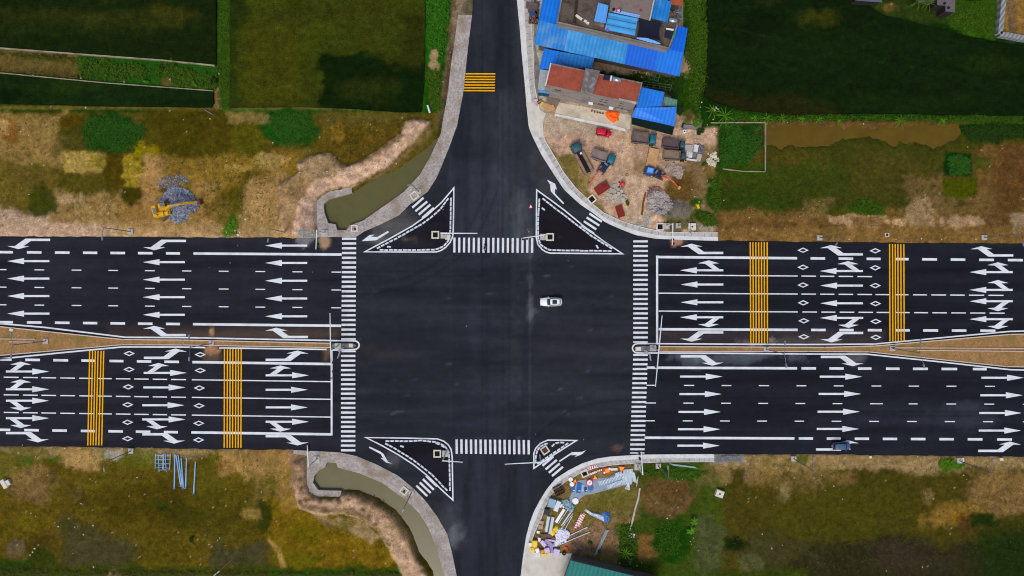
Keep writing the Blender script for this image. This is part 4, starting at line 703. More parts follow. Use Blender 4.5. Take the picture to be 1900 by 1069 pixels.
footing(1171,993,10,'low round-edged grey footing beside the path of weeds in the lower right yard',(1.5,.9,.3)); footing(1170,1041,-60,'grey tilted slab by the small palm near the green-roofed building',(1.4,.7,.3),False); footing(23,612,20,'small white broken footing on the left median',(.8,.6,.4),False)
footing(1783,853,0,'white broken footing at the verge right of the blue car',(1,.9,.3)); footing(1857,852,0,'little pale block on the verge near the lower right road edge',(.7,.6,.3),False); footing(1614,848,0,'little pale block on the verge below the outgoing lanes',(.5,.5,.3),False)
# ================================================================ VEHICLES  (forward is +x)
tyre = M('tyre_rubber', (20,20,21), .9, .1, 3, 0); rim = M('wheel_rim', (120,122,126), .4, .05, 3, 0, metal=.5); glass = M('car_glass', (24,42,52), .15, .05, 2, 0, spec=.5)
lampm = M('headlight_glass', (190,196,200), .2, .05, 2, 0, spec=.5); redg = M('tail_light_glass', (130,14,16), .3, .05, 2, 0)
def ring(L, Wd, z, n=28, e=4.2, nose=.14, tail=.06, x0=0):
    out = []
    for k in range(n):
        t = 2*math.pi*k/n; c, s = math.cos(t), math.sin(t)
        x = math.copysign(abs(c)**(2/e), c); y = math.copysign(abs(s)**(2/e), s)
        y *= 1-(nose*max(0, x)**4 if x > 0 else tail*abs(x)**4)
        out.append(Vector((x0+x*L/2, y*Wd/2, z)))
    return out
def wheels(t, L, Wd, r, xs, wd=.22):
    for x in xs:
        for s in (-1, 1):
            q = MB().tube([(x, s*(Wd/2-wd), r), (x, s*(Wd/2-.02), r)], r, 16).build('wheel', tyre, t)
            MB().tube([(x, s*(Wd/2-.06), r), (x, s*(Wd/2), r)], r*.6, 12).build('rim', rim, q)
def car(px, py, ang, L, Wd, Ht, paint_, label, cat='car', cab=(-.44,.19,-.38,.04), roofrack=False, sun=False, boxy=False):
    t = thing('parked_car' if boxy else 'car', label, cat, W(px, py)+Vector((0,0,.01)), -R(ang)); bh = Ht*.56
    e = 5.5 if boxy else 4.2
    MB().loft([ring(L*.93,Wd*.88,.22,e=e),ring(L*.99,Wd*.99,.38,e=e),ring(L,Wd,.6,e=e),ring(L*.985,Wd*.97,bh-.12,e=e),ring(L*.95,Wd*.9,bh,e=e)]).build('body', paint_, t, True)
    a, b, c, d = (v*L for v in cab)
    MB().loft([ring(b-a,Wd*.9,bh-.03,x0=(a+b)/2,e=5,nose=.1),ring(d-c,Wd*.74,Ht-.07,x0=(c+d)/2,e=5,nose=.06)]).build('windows', glass, t, True)
    q = MB().loft([ring((d-c)*1.0+.06,Wd*.76,Ht-.09,x0=(c+d)/2,e=5,nose=.06),ring((d-c)*.99,Wd*.74,Ht-.03,x0=(c+d)/2,e=5,nose=.06),ring((d-c)*.9,Wd*.66,Ht,x0=(c+d)/2,e=5,nose=.06)]).build('roof', paint_, t, True)
    for s in (-1, 1):   # pillars
        p = MB().tube([(b-.06,s*Wd*.4,bh),(d-.03,s*Wd*.345,Ht-.06)], .05, 5); p.tube([(a+.1,s*Wd*.42,bh),(c+.05,s*Wd*.35,Ht-.06)], .06, 5); p.build('pillar', paint_, t)
        MB().box((b-.28,s*(Wd/2+.07),bh+.1), (.16,.24,.17), 0, .8).build('mirror', paint_, t)
        MB().box((L*.455,s*Wd*.36,.66), (.2,.34,.16), s*-.35).build('headlight', lampm, t); MB().box((-L*.47,s*Wd*.38,.78), (.16,.26,.22)).build('tail_light', redg, t)
        if roofrack: MB().tube([(c+.25,s*Wd*.31,Ht+.04),(d-.25,s*Wd*.31,Ht+.04)], .025, 6).build('roof_rail', galv_d, t)
    if sun: MB().box((d-.9,0,Ht-.01), (.95,.84,.045)).build('sunroof', glass, t)
    MB().box((L*.5-.02,0,.42), (.06,Wd*.6,.2)).build('grille', black, t); MB().box((-L*.5+.01,0,.5), (.05,Wd*.34,.16)).build('number_plate', wpost, t)
    wheels(t, L, Wd, .33, (L*.3, -L*.29)); return t
def pm(name, c): return M(name, c, .25, .02, 3, 0, spec=.5)
car(1022,560,180,4.6,1.86,1.65,pm('white_car_paint',(226,230,232)),'white car with a dark sunroof driving through the middle of the junction',roofrack=True,sun=True)
car(1558.5,826.5,0,3.75,1.62,1.5,pm('slate_blue_car_paint',(66,92,122)),'slate blue car over a turn arrow in the lowest right-hand lane',cab=(-.47,.3,-.42,.16))
car(1119,247.5,8,3.2,1.55,1.5,pm('crimson_car_paint',(200,14,52)),'small crimson hatchback parked on the dirt yard below the orange sheet',cab=(-.48,.26,-.43,.12),boxy=True)
def truck(px, py, ang, L, Wd, cabL, cabm, bedm, label, kind='dump', cabW=None, topm=None):
    t = thing('truck', label, 'truck', W(px, py)+Vector((0,0,.0)), -R(ang)); cw = cabW or Wd*.93
    x1 = L/2; bx = x1-cabL-.18; bl = L-cabL-.18; bc = bx-bl/2
    MB().box((-.1,0,.72), (L*.9,.7,.28)).build('chassis', black, t)
    if kind != 'chassis':
        fl = MB().box((bc,0,1.0), (bl,Wd,.16)); 
        hgt = .62 if kind == 'dump' else .12
        if kind == 'dump':
            for x, y, a, b in ((bc,Wd/2-.05,bl,.1),(bc,-Wd/2+.05,bl,.1),(bc-bl/2+.05,0,.1,Wd-.2),(bc+bl/2-.05,0,.1,Wd-.2)): fl.box((x,y,1.08+hgt/2), (a,b,hgt))
        bed = fl.build('bed', bedm, t)
        rb = MB()
        if kind == 'dump':
            for k in range(5):
                for s in (-1,1): rb.box((bc-bl/2+.2+k*(bl-.4)/4,s*(Wd/2+.03),1.35), (.1,.06,.6))
            rb.build('bed_rib', bedm, bed)
        else:
            for k in range(int(Wd/.24)): rb.box((bc,-Wd/2+.14+k*.24,1.09), (bl-.04,.2,.03))
            rb.build('deck_plank', bedm, bed)
    else:
        for s in (-1,1): MB().box((bc,s*Wd*.36,1.0), (bl,Wd*.26,.12)).build('side_deck', bedm, t)
        mb = MB()
        for k in range(13): mb.box((bc-bl/2+.25+k*(bl-.5)/12,0,.93), (.1,Wd*.5,.12), .15*(k % 3-1))
        for k in range(6): mb.tube([(bc-bl*.3+k*.5,-.25+.1*(k % 3),1.0),(bc-bl*.3+k*.5+.5,.2-.1*(k % 2),1.05)], .07, 6)
        mb.build('running_gear', black, t)
        MB().tube([(bx-.3,-.3,.95),(bx-.3,-.3,1.35)], .22, 12).build('air_filter', wpost, t)
    cc = x1-cabL/2
    MB().loft([ring(cabL,cw,.55,e=7,nose=.05,x0=cc),ring(cabL,cw,1.25,e=7,nose=.05,x0=cc),ring(cabL*.86,cw*.9,2.08,e=6,nose=.06,x0=cc-cabL*.05),ring(cabL*.72,cw*.8,2.16,e=6,x0=cc-cabL*.05)]).build('cab', cabm, t, True)
    if topm: MB().box((cc-cabL*.06,0,2.17), (cabL*.56,cw*.66,.06), 0, .9).build('roof_panel', topm, t)
    q = Matrix.Rotation(R(24), 3, 'Y'); MB().box((x1-.09,0,1.68), (.08,cw*.8,.66), m=Matrix.Rotation(-R(14), 3, 'Y')).build('windscreen', glass, t)
    for s in (-1,1):
        MB().box((cc,s*cw*.475,1.62), (cabL*.5,.05,.46)).build('side_window', glass, t); MB().box((x1-.1,s*(cw/2+.16),1.55), (.1,.2,.4)).build('mirror', black, t)
        MB().box((x1+.0,s*cw*.36,.85), (.08,.26,.2)).build('headlight', lampm, t)
    MB().box((x1+.03,0,.55), (.16,cw,.24)).build('bumper', galv_d, t)
    wheels(t, L, Wd, .43, (x1-cabL*.55, -L*.26, -L*.26-.95) if L > 6.2 else (x1-cabL*.55, -L*.27), .3); return t
rust = M('rusty_truck_bed', (104,90,88), .85, .25, 1.2, .2, stain=(1.2,(126,98,80),.6)); rust2 = M('dark_rusty_bed', (92,76,82), .85, .25, 1.2, .2, stain=(1.2,(74,62,64),.7)); rust3 = M('tan_truck_bed', (128,112,94), .85, .22, 1.2, .2, stain=(1,(100,88,76),.6))
ply = M('plywood_deck', (190,148,104), .85, .16, 1.2, .15, stain=(1.4,(150,112,72),.5)); wood = M('old_boards', (142,112,96), .9, .25, 1.4, .2, stain=(1,(104,82,70),.7))
teal = M('teal_cab_paint', (24,100,118), .45, .12, 2, 0, spec=.4); teal_d = M('dark_teal_cab_paint', (36,78,88), .5, .15, 2, 0, spec=.4); bluec = M('blue_cab_paint', (26,72,150), .4, .1, 2, 0, spec=.4)
grey_b = M('grey_truck_bed', (134,120,116), .85, .2, 1.2, .2, stain=(1,(112,98,92),.6))
truck(1192.5,259,7,5.1,2.35,1.35,teal,rust,'dump truck with a large rusty bed and bright teal cab under the blue shed',cabW=2.1)
truck(1247,269.5,7,4.7,1.9,1.05,teal_d,rust2,'small dump truck with a dark purple-brown bed, upper of two behind the grey slabs',cabW=1.4)
truck(1249,291,4,4.8,2.0,1.1,M('dark_grey_cab_paint',(56,72,82),.5,.15,2,0),rust3,'small dump truck with a tan bed, lower of two facing the grey slabs',cabW=1.4)
truck(1207,302.5,103,5.75,2.05,1.75,bluec,ply,'flatbed truck with a pale plywood deck and bright blue cab',kind='flat',topm=M('sky_blue_roof_panel',(96,160,226),.4,.1,2,0))
truck(1118,293.5,18,5.0,1.95,1.55,teal,grey_b,'drop-side truck with a grey bed and teal cab left of centre in the yard',cabW=1.85)
truck(1078.5,295.5,242,6.9,2.1,2.0,teal_d,wood,'stripped truck with bare running gear between boards and a big teal cab',kind='chassis',cabW=2.05)
# excavators -------------------------------------------------
def rot2(v, a): return Vector((v[0]*math.cos(a)-v[1]*math.sin(a), v[0]*math.sin(a)+v[1]*math.cos(a), v[2]))
def excavator(px, py, ang, trk, k, bodym, boomm, label, reach, glassm, cabside=1, buck=None, weight=None):
    t = thing('excavator', label, 'excavator', W(px, py), -R(ang)); d = -R(trk-ang)
    for s in (-1, 1):
        rings = []
        for j in range(16):
            u = 2*math.pi*j/16; c, q = math.cos(u), math.sin(u); rings.append((math.copysign(min(1,abs(c)*1.3),c)*1.9*k, .42*k+.42*k*max(-1,min(1,q*1.2))))
        A = [rot2((x, s*1.1*k-.28*k, z), d) for x, z in rings]; B = [rot2((x, s*1.1*k+.28*k, z), d) for x, z in rings]
        tr = MB().loft([A, B]).build('track', M('track_steel', (92,74,58), .85, .25, 2, .3), t)
    MB().box((0,0,.7*k), (1.5*k,1.7*k,.5*k), d).build('undercarriage', black, t)
    MB().box((-.35*k,0,1.15*k), (3.1*k,2.5*k,.4*k)).build('deck', bodym, t)
    MB().box((-1.55*k,0,1.75*k), (.9*k,2.5*k,.85*k), 0, .9).build('counterweight', weight or bodym, t)
    MB().box((-.5*k,-.8*k*cabside,1.7*k), (1.3*k,.85*k,.75*k), 0, .92).build('engine_cover', bodym, t); MB().box((.6*k,-.85*k*cabside,1.55*k), (.8*k,.7*k,.5*k), 0, .92).build('tool_box', bodym, t)
    cb = MB().box((.35*k,.8*k*cabside,1.95*k), (1.5*k,.9*k,1.3*k), 0, .86).build('cab', bodym, t); MB().box((.45*k,.8*k*cabside,2.62*k), (.85*k,.62*k,.06*k)).build('roof_hatch', glassm, cb); MB().box((1.05*k,.8*k*cabside,2.05*k), (.08*k,.74*k,.8*k), m=Matrix.Rotation(-R(8),3,'Y')).build('windscreen', glassm, cb)
    MB().box((-1.5*k,0,2.2*k), (.6*k,1.3*k,.06*k)).build('radiator_grille', M('engine_grille', (104,116,114), .6, .15, 3, .2), t)
    MB().tube([(-1.0*k,-.9*k*cabside,2.0*k),(-1.0*k,-.9*k*cabside,2.7*k)], .08*k, 8).build('exhaust', black, t)
    e = reach; b0 = Vector((.7*k,0,1.5*k)); b1 = Vector((e*.33,0,3.4*k)); b2 = Vector((e*.62,0,3.0*k)); b3 = Vector((e*.97,0,.9*k))
    def beam(p, q, w0, h0, w1, h1):
        d_ = (q-p).normalized(); n_ = d_.cross(Vector((0,1,0))); y = Vector((0,1,0))
        return [[c+y*(a*w_/2)+n_*(b*h_/2) for a, b in ((-1,-1),(1,-1),(1,1),(-1,1))] for c, w_, h_ in ((p,w0,h0),(q,w1,h1))]
    r0 = beam(b0,b1,.5*k,.55*k,.5*k,.8*k); r1 = beam(b1,b2,.5*k,.75*k,.42*k,.45*k)
    MB().loft([r0[0],r0[1],r1[1]]).build('boom', boomm, t); MB().loft(beam(b2,b3,.4*k,.6*k,.34*k,.3*k)).build('arm', boomm, t)
    MB().tube([(.9*k,.2*k,1.6*k),(e*.3,.2*k,2.6*k)], .09*k, 6).build('boom_ram', galv, t); MB().tube([b1+Vector((0,0,.5*k)),b2+Vector((.1,0,.45*k))], .08*k, 6).build('arm_ram', galv, t)
    c = b3+Vector((.25*k,0,-.3*k)); pr = []
    for y in (-.55*k,.55*k): pr.append([c+Vector((x*k,y,z*k)) for x, z in ((-.35,.35),(.35,.4),(.6,-.05),(.3,-.45),(-.2,-.4),(-.1,-.3),(.25,-.33),(.48,-.02),(.28,.28),(-.35,.25))])
    MB().loft(pr, False).add(pr[0],[tuple(range(10))[::-1]]).add(pr[1],[tuple(range(10))]).build('bucket', buck or boomm, t); return t
yelp = M('yellow_machine_paint', (212,164,26), .5, .16, 2, .05, spec=.3, stain=(1.5,(150,118,40),.6)); orng = M('orange_machine_paint', (224,84,28), .5, .14, 2, .05, spec=.3); navy = M('navy_machine_paint', (30,46,82), .5, .2, 2, .05, spec=.3); dred = M('dark_red_machine_paint', (84,34,46), .5, .25, 2, .05)
sgl = M('grey_cab_glass', (86,104,112), .2, .1, 2, 0, spec=.5)
excavator(309,391,-14,-43,1.0,yelp,yelp,'large yellow excavator standing on the blue-grey gravel heap',7.2,sgl,1,M('rusty_bucket',(88,52,44),.8,.25,2,.2))
excavator(1118,313,130,122,.62,navy,orng,'small navy excavator with an orange boom beside the stripped truck',4.3,M('grey_cab_glass'),-1,wood)
excavator(1222.5,325,33,25,.6,navy,orng,'small dark red and navy excavator with an orange boom right of the blue cab',4.9,M('grey_cab_glass'),1,ply,dred)
# motorcycle and rider -------------------------------------------------
t = thing('motorcycle', 'dark motorcycle crossing the upper crosswalk with its rider', 'motorcycle', W(899.5,461.5)+Vector((0,0,.01)), R(96))
for x in (-.62,.62):
    q = MB().tube([(x,-.06,.29),(x,.06,.29)], .29, 16).build('wheel', tyre, t); MB().tube([(x,-.065,.29),(x,.065,.29)], .17, 12).build('rim', rim, q)
MB().loft([ring(1.1,.2,.35,16,3),ring(1.3,.34,.55,16,3),ring(1.1,.28,.78,16,3)]).build('body', black, t, True); MB().loft([ring(.7,.24,.76,16,3,x0=-.28),ring(.66,.22,.86,16,3,x0=-.28)]).build('seat', M('seat_vinyl',(34,32,34),.6,.1,3,0), t, True)
MB().tube([(.62,0,.3),(.45,0,.95)], .05, 6).build('fork', galv, t); MB().tube([(.36,-.36,1.05),(.46,-.12,1.0),(.46,.12,1.0),(.36,.36,1.05)], .022, 6).build('handlebar', galv, t); MB().box((.6,0,.86), (.14,.2,.18), 0, .7).build('headlight', lampm, t)
for s in (-1,1): MB().box((.4,s*.3,1.2), (.03,.14,.1)).build('mirror', black, t)
def skin_person(name, joints, edges, label, loc, rz, mat, seated=None):
    me = bpy.data.meshes.new(name); me.from_pydata([j[:3] for j in joints], edges, []); o = link(name, me, mat); o.location = loc; o.rotation_euler = (0,0,rz)
    m = o.modifiers.new('skin', 'SKIN'); m.use_smooth_shade = True
    for i, j in enumerate(joints): me.skin_vertices[0].data[i].radius = (j[3], j[3] if len(j) < 5 else j[4])
    me.skin_vertices[0].data[0].use_root = True; o.modifiers.new('sub', 'SUBSURF').levels = 1; o.modifiers['sub'].render_levels = 1
    return tag(o, label, 'person')
J = [(-.28,0,.93,.15,.17),(-.22,0,1.12,.14,.17),(-.16,0,1.32,.14,.2),(-.12,0,1.46,.07),(-.08,0,1.56,.085),(-.06,0,1.66,.1)]
E = [(0,1),(1,2),(2,3),(3,4),(4,5)]
for s in (-1,1):
    n = len(J); J += [(-.14,s*.19,1.4,.06),(.08,s*.3,1.18,.05),(.34,s*.34,1.06,.035),(.4,s*.34,1.05,.03)]; E += [(2,n),(n,n+1),(n+1,n+2),(n+2,n+3)]
    n = len(J); J += [(-.24,s*.11,.88,.09),(.14,s*.2,.8,.075),(.02,s*.19,.4,.055),(.06,s*.19,.28,.045),(.2,s*.2,.26,.04)]; E += [(0,n),(n,n+1),(n+1,n+2),(n+2,n+3),(n+3,n+4)]
pr_ = skin_person('person', J, E, 'rider in a pale top on the dark motorcycle, wearing a dark helmet', W(899.5,461.5)+Vector((0,0,.01)), R(96), M('rider_clothes',(150,148,156),.9,.3,6,.2))
MB().loft([[Vector((-.05+r*.145*math.cos(u),r*.125*math.sin(u),z)) for u in [2*math.pi*k/14 for k in range(14)]] for z, r in ((1.54,.8),(1.62,1),(1.7,.95),(1.76,.7),(1.79,.3))]).build('helmet', black, pr_, True)
# overturned warning triangle on the road and stones beside it
t = thing('warning_triangle', 'red and white warning triangle lying on the road left of the upper right island', 'warning sign', W(984.5,383)+Vector((0,0,.01)), .1)
MB().prism([(-.45,-.4),(.45,-.4),(.05,.55)], 0, .05).build('panel', M('red_sign_paint',(196,30,44),.5,.05,3,0), t); MB().prism([(-.26,-.28),(.28,-.28),(.04,.28)], .05, .056).build('face', M('white_sign_face',(232,230,232),.5,.04,3,0), t)
# ================================================================ BUILDINGS (upper right cluster)
ROOF_A = math.atan2(-.219, 1)      # the houses' long side runs this way
def sheetmat(name, c, freq=5.5, turn=0, amp=.1, var=.14, stain=None):
    return M(name, c, .45, var, .5, .25, spec=.3, wave=(-ROOF_A+turn, freq*.075, amp), stain=stain)
b_sky = sheetmat('faded_sky_blue_sheet', (44,138,206), stain=(.5,(84,158,214),.5)); b_mid = sheetmat('mid_blue_sheet', (26,118,196), stain=(.35,(90,146,200),.75)); b_deep = sheetmat('deep_blue_sheet', (4,96,212), stain=(.4,(22,98,200),.6)); b_roy = sheetmat('royal_blue_sheet', (8,112,216), stain=(.45,(30,112,200),.6)); b_old = sheetmat('old_blue_sheet', (60,146,206), 3, math.pi/2, .16)
b_pale = sheetmat('pale_blue_sheet', (86,152,224), 6, 0, .06); g_teal = sheetmat('teal_green_sheet', (4,112,106), 5, .05, .08)
wallm = M('grey_render', (146,138,134), .9, .18, .6, .15, spec=.1, stain=(.5,(112,104,100),.7)); walld = M('dark_block_wall', (98,92,88), .9, .25, .7, .2, spec=.1); redt = M('red_roof_tiles', (150,78,60), .85, .16, 1.2, .2, spec=.1, stain=(.5,(128,64,48),.6), fine=(5,.18)); terr = M('stained_terrace', (92,82,76), .95, .22, .5, .2, spec=.08, stain=(.45,(58,48,42),.9), fine=(3,.2))
steel = M('stainless_tank', (200,206,210), .22, .04, 3, 0, metal=.85); panel = M('solar_panel', (34,28,48), .3, .1, 3, 0, spec=.5)
def roof_poly(pts): return [tuple(W(p[0], p[1], p[2])) for p in pts]      # (x, y, height)
def slab(mb, pts, th=.08):
    p = roof_poly(pts); n = len(p)
    up = (Vector(p[1])-Vector(p[0])).cross(Vector(p[2])-Vector(p[0])).z > 0
    if not up: p = p[::-1]
    return mb.loft([[Vector(q)-Vector((0,0,th)) for q in p], [Vector(q) for q in p]])
def house(name, label, cx, cy): return thing(name, label, 'building', W(cx, cy))
def part(mb, name, mat, t):
    o = t.location; mb.v = [(v[0]-o.x, v[1]-o.y, v[2]-o.z) for v in mb.v]; return mb.build(name, mat, t)
def box_walls(pts, z0, inset=.25):    # vertical walls under a roof outline
    p = [Vector(W(a, b, z)) for a, b, z in pts]; c = sum(p, Vector())/len(p)
    q = [v+(c-v).normalized()*inset*1.4 for v in p]; mb = MB(); n = len(q)
    a = sum(q[i-1].x*q[i].y-q[i].x*q[i-1].y for i in range(n))
    if a < 0: q = q[::-1]
    return mb.loft([[Vector((v.x,v.y,z0)) for v in q],[Vector((v.x,v.y,v.z-.1)) for v in q]])
def parapet(pts, z0, z1, wd=.2, closed=True):
    p = [W(a, b, z1) for a, b in pts]; mb = MB(); n = len(p)
    for i in range(n if closed else n-1):
        A, B = p[i], p[(i+1) % n]; d = B-A
        mb.box((*((A+B)/2)[:2], (z0+z1)/2), (d.length+wd-.01, wd, z1-z0-.003*(i % 2)), math.atan2(d.y, d.x))
    return mb
# --- long blue-roofed house with a concrete terrace -----------------------------------------
t = house('terrace_house', 'big house with a stained concrete terrace ringed by blue metal roofs', 1130, 55)
core = [(1034,41.5,8),(1241,89.8,8),(1257.5,45,8),(1213,34,8),(1223,-80,8),(1056,-80,8)]
part(box_walls(core, -.2, 0), 'wall', wallm, t); part(slab(MB(), core, .12), 'terrace_floor', terr, t)
part(parapet([(1034.5,41),(1241,89.3),(1257,45.5)], 8, 8.55, .3, False), 'parapet', conc_d, t)
part(parapet([(1034.5,40),(1056,-80)], 8, 8.45, .25, False), 'parapet', conc_d, t)
up = [(1131,18,10),(1206,36,10),(1213.5,0,10),(1224,-80,10),(1144,-80,10)]
part(box_walls(up, 8, 0), 'upper_wall', wallm, t); part(slab(MB(), up, .1), 'upper_terrace', M('pale_terrace',(122,112,106),.95,.2,.5,.2,spec=.08,stain=(.5,(86,76,70),.8)), t)
part(parapet([(1206,36),(1213.5,0),(1224,-80)], 10, 10.5, .25, False), 'parapet', conc, t)
part(MB().box(W(1068,22,8)+Vector((0,0,.1)), (.55,4.4,.2), -.1), 'terrace_drain', M('dark_stain',(56,46,42),.95,.2,1,.1,spec=.05), t)
A0, A1, B0, B1 = (1000,38,5.5), (1268.7,96.5,5.5), (991.3,82.5,4.7), (1260.8,141.7,4.7)
lerp = lambda p, q, s: tuple(p[i]+(q[i]-p[i])*s for i in range(3))
for s0, s1, m in ((0,.21,b_mid),(.21,.62,b_sky),(.62,.83,b_deep),(.83,1,b_roy)):
    part(slab(MB(), [lerp(A0,A1,s0),lerp(A0,A1,s1),lerp(B0,B1,s1),lerp(B0,B1,s0)]), 'roof_sheet', m, t)
part(slab(MB(), [lerp(A0,A1,.206),lerp(A0,A1,.214),lerp(B0,B1,.214),lerp(B0,B1,.206)], .1), 'roof_ridge', b_pale, t).location.z += .04
part(slab(MB(), [(1000,37.6,5.6),(1034,44.6,5.6),(1042,-2,5.7),(1054,-80,5.7),(1020,-80,5.4),(1006,0,5.4)]), 'roof_sheet', b_roy, t)
part(slab(MB(), [(1243,91.5,5.8),(1268.7,97,5.6),(1276,52.5,5.7),(1256.5,47.5,5.9)]), 'roof_sheet', b_deep, t)
part(box_walls([(1004,42,4.9),(1262,98,4.9),(1256,132,4.7),(998,78,4.7)], -.2, .2), 'lower_wall', walld, t)
part(slab(MB(), [(1110,5,11),(1129,10,11),(1123.5,43,11.1),(1102.5,39,11.1)], .15), 'stair_roof', b_pale, t); part(box_walls([(1111,8,11),(1127,12,11),(1122.5,40,11),(1105,36,11)], 8, .05), 'stair_wall', conc_d, t)
for k in range(3):
    a, b = k/3+.012, (k+1)/3-.012; P0, P1, Q0, Q1 = (1129.5,23,9.6), (1183.5,34,9.6), (1122,55.5,9.2), (1178,66.5,9.2)
    part(slab(MB(), [lerp(P0,Q0,a),lerp(P1,Q1,a),lerp(P1,Q1,b),lerp(P0,Q0,b)]), 'canopy_sheet', b_old, t)
part(slab(MB(), [(1140,18,10.1),(1187,28,10.1),(1186,33,9.9),(1139,23,9.9)], .05), 'canopy_sheet', b_pale, t)
part(slab(MB(), [(1182,69.5,9.0),(1200,70.5,9.15),(1216,76,9.1),(1226,80.5,9),(1224,82.5,8.9),(1203,78,8.9),(1181,71.5,8.9)], .05), 'canopy_sheet', b_pale, t)
net = M('shade_net', (28,30,46), .9, .1, 2, .1, spec=.1); vs, fs = [], []
n0, n1, n2_, n3_ = (1184.5,32.5,9.5), (1229,42,9.5), (1227,76.5,9.3), (1181,69,9.3)
for i in range(11):
    for j in range(11):
        u, v = i/10, j/10; a, b = lerp(n0,n1,u), lerp(n3_,n2_,u); p = lerp(a,b,v)
        bow = 4*(v*(1-v)); x = p[0]+(bow*3.0*(1-u) - bow*5*u); y = p[1]+4*u*(1-u)*(1.5*(1-v)-2.5*v); vs.append(tuple(W(x, y, p[2]-.5*16*u*(1-u)*v*(1-v))))
for i in range(10):
    for j in range(10): k = i*11+j; fs.append((k,k+1,k+12,k+11))
part(MB().add(vs, fs), 'shade_net', net, t)
part(slab(MB(), [(1213.5,-10,9.2),(1246,4.5,9.2),(1238.5,41.5,9.4),(1208.5,33.5,9.4)]), 'roof_sheet', M('mid_blue_sheet'), t)
part(slab(MB(), [(1053,94.5,4.55),(1103,105.2,4.55),(1103,107.2,4.5),(1053,96.5,4.5)], .1), 'gutter', b_pale, t)
for x, y, a, dx, l in ((1074,33,-.62,1.5,0),(1086,40,-.5,.55,1),(1090.5,43.5,-.2,.55,2)):
    tag(MB().box(W(x, y, 8)+Vector((0,0,.15)), (dx,.45,.3), a).build('foam_box', M('white_foam',(214,202,190),.9,.06,2,.05)), ('long white box on the brown terrace of the big house','upper of two small white boxes on the brown terrace','lower of two small white boxes on the brown terrace')[l], 'box')
tag(MB().box(W(1117,47.5,8)+Vector((0,0,.25)), (.6,.5,.5), -.2).build('carton', M('cardboard',(178,142,92),.9,.1,2,.05)), 'brown carton below the small blue stair roof on the terrace', 'carton')
for x, y, c, l in ((1138.5,18,(16,16,22),'black cloth on the line above the blue canopy, leftmost'),(1145,20,(220,30,110),'bright pink cloth drying above the blue canopy'),(1148,20,(230,226,230),'white cloth beside the pink one above the blue canopy'),(1150,20.5,(24,30,80),'navy cloth drying above the blue canopy'),(1189,19,(176,40,90),'dull pink cloth lying on the pale upper terrace'),(1127.5,54,(150,80,170),'purple cloth lying on the corner of the blue canopy')):
    mb = MB(); c0 = W(x, y, 10.2); vs = [c0+Vector(((i-2)*.13,(j-2)*.13,.06*math.sin(i*2+j*3)+(.1 if (x < 1180 and x != 1127.5) else (.0 if x == 1189 else -.45)))) for i in range(5) for j in range(5)]
    tag(mb.add(vs, [(i*5+j,i*5+j+1,i*5+j+6,i*5+j+5) for i in range(4) for j in range(4)]).build('laundry_cloth', M('cloth_%d_%d_%d' % c, c, .95, .1, 4, .1)), l, 'laundry', 'laundry on the terrace')
def heater(x, y, z, ang, label, pan):
    t = thing('solar_water_heater', label, 'water heater', W(x, y, z), -R(ang)); mb = MB()
    for a in (-.5,.5):
        for b in (-.5,.5): mb.tube([(a,b,0),(a,b,.75)], .04, 5)
    mb.build('stand', galv, t); MB().tube([(-.8,0,1.0),(-.78,0,1.0),(.78,0,1.0),(.8,0,1.0)], [.3,.48,.48,.3], 16).build('tank', steel, t, True)
    q = Matrix.Rotation(R(-18 if pan[2] else 0), 3, 'Y'); MB().box((pan[0],pan[1],.62), (pan[3],pan[4],.07), m=q).build('collector', panel, t); MB().box((pan[0]+pan[3]*.5*(1 if pan[2] else 0),pan[1]+pan[4]*.55*(0 if pan[2] else 1),.85), (.3 if pan[2] else pan[3],pan[4] if pan[2] else .3,.14)).build('manifold', wpost, t)
heater(1246.5,42,8,10,'shiny tank solar water heater at the right corner of the terrace',(-.3,-2.6,0,1.5,1.6))
tag(MB().box(W(1250,66,8)+Vector((0,0,.3)), (.4,1.6,.6), -.2).build('planter_box', M('green_plastic',(60,120,100),.6,.1,3,0)), 'narrow green trough beside the solar collector on the terrace', 'planter')
# --- house with two red roof decks ----------------------------------------------------------
t = house('red_roof_house', 'narrow grey house with two brick red roof decks', 1100, 165)
zr = 8.6
front = [(1022,118,zr),(1190.8,154,zr),(1181,192,zr),(1012.5,157.5,zr)]
part(box_walls(front, -.2, 0), 'wall', wallm, t)
part(slab(MB(), [(1022.5,119,zr+.06),(1088,132.5,zr+.06),(1078,171,zr+.06),(1013.5,157,zr+.06)], .1), 'roof_deck', redt, t); part(slab(MB(), [(1111,138,zr+.06),(1190,154.5,zr+.06),(1180.5,191,zr+.06),(1101,174.5,zr+.06)], .1), 'roof_deck', redt, t)
tw = [(1086.5,126.5,zr+1.6),(1113,131.5,zr+1.6),(1101,173.5,zr+1.6),(1078,167,zr+1.6)]
part(box_walls(tw, zr-.3, 0), 'stair_tower', wallm, t); part(slab(MB(), tw, .12), 'tower_roof', M('mossy_grey_roof',(104,98,98),.95,.2,.8,.2,spec=.08,stain=(1.2,(150,146,144),.8)), t)
part(parapet([(1022,118),(1012.5,157.5)], zr, zr+.45, .22, False), 'parapet', conc_w, t); part(parapet([(1022,118),(1086,131.5)], zr, zr+.35, .2, False), 'parapet', conc_d, t); part(parapet([(1112,137.5),(1191,154),(1181.3,192)], zr, zr+.35, .2, False), 'parapet', conc_d, t)
part(slab(MB(), [(1149,182,zr+.25),(1183,189.5,zr+.25),(1182,193.5,zr+.25),(1148,186,zr+.25)], .2), 'stair_slab', conc, t)
fd = (W(1181,192,zr)-W(1012.5,157.5,zr)); fa = math.atan2(fd.y, fd.x); f0 = W(1012.5,157.5,zr); fu = fd.normalized(); fn = Vector((fu.y,-fu.x,0))
f0.z = 0
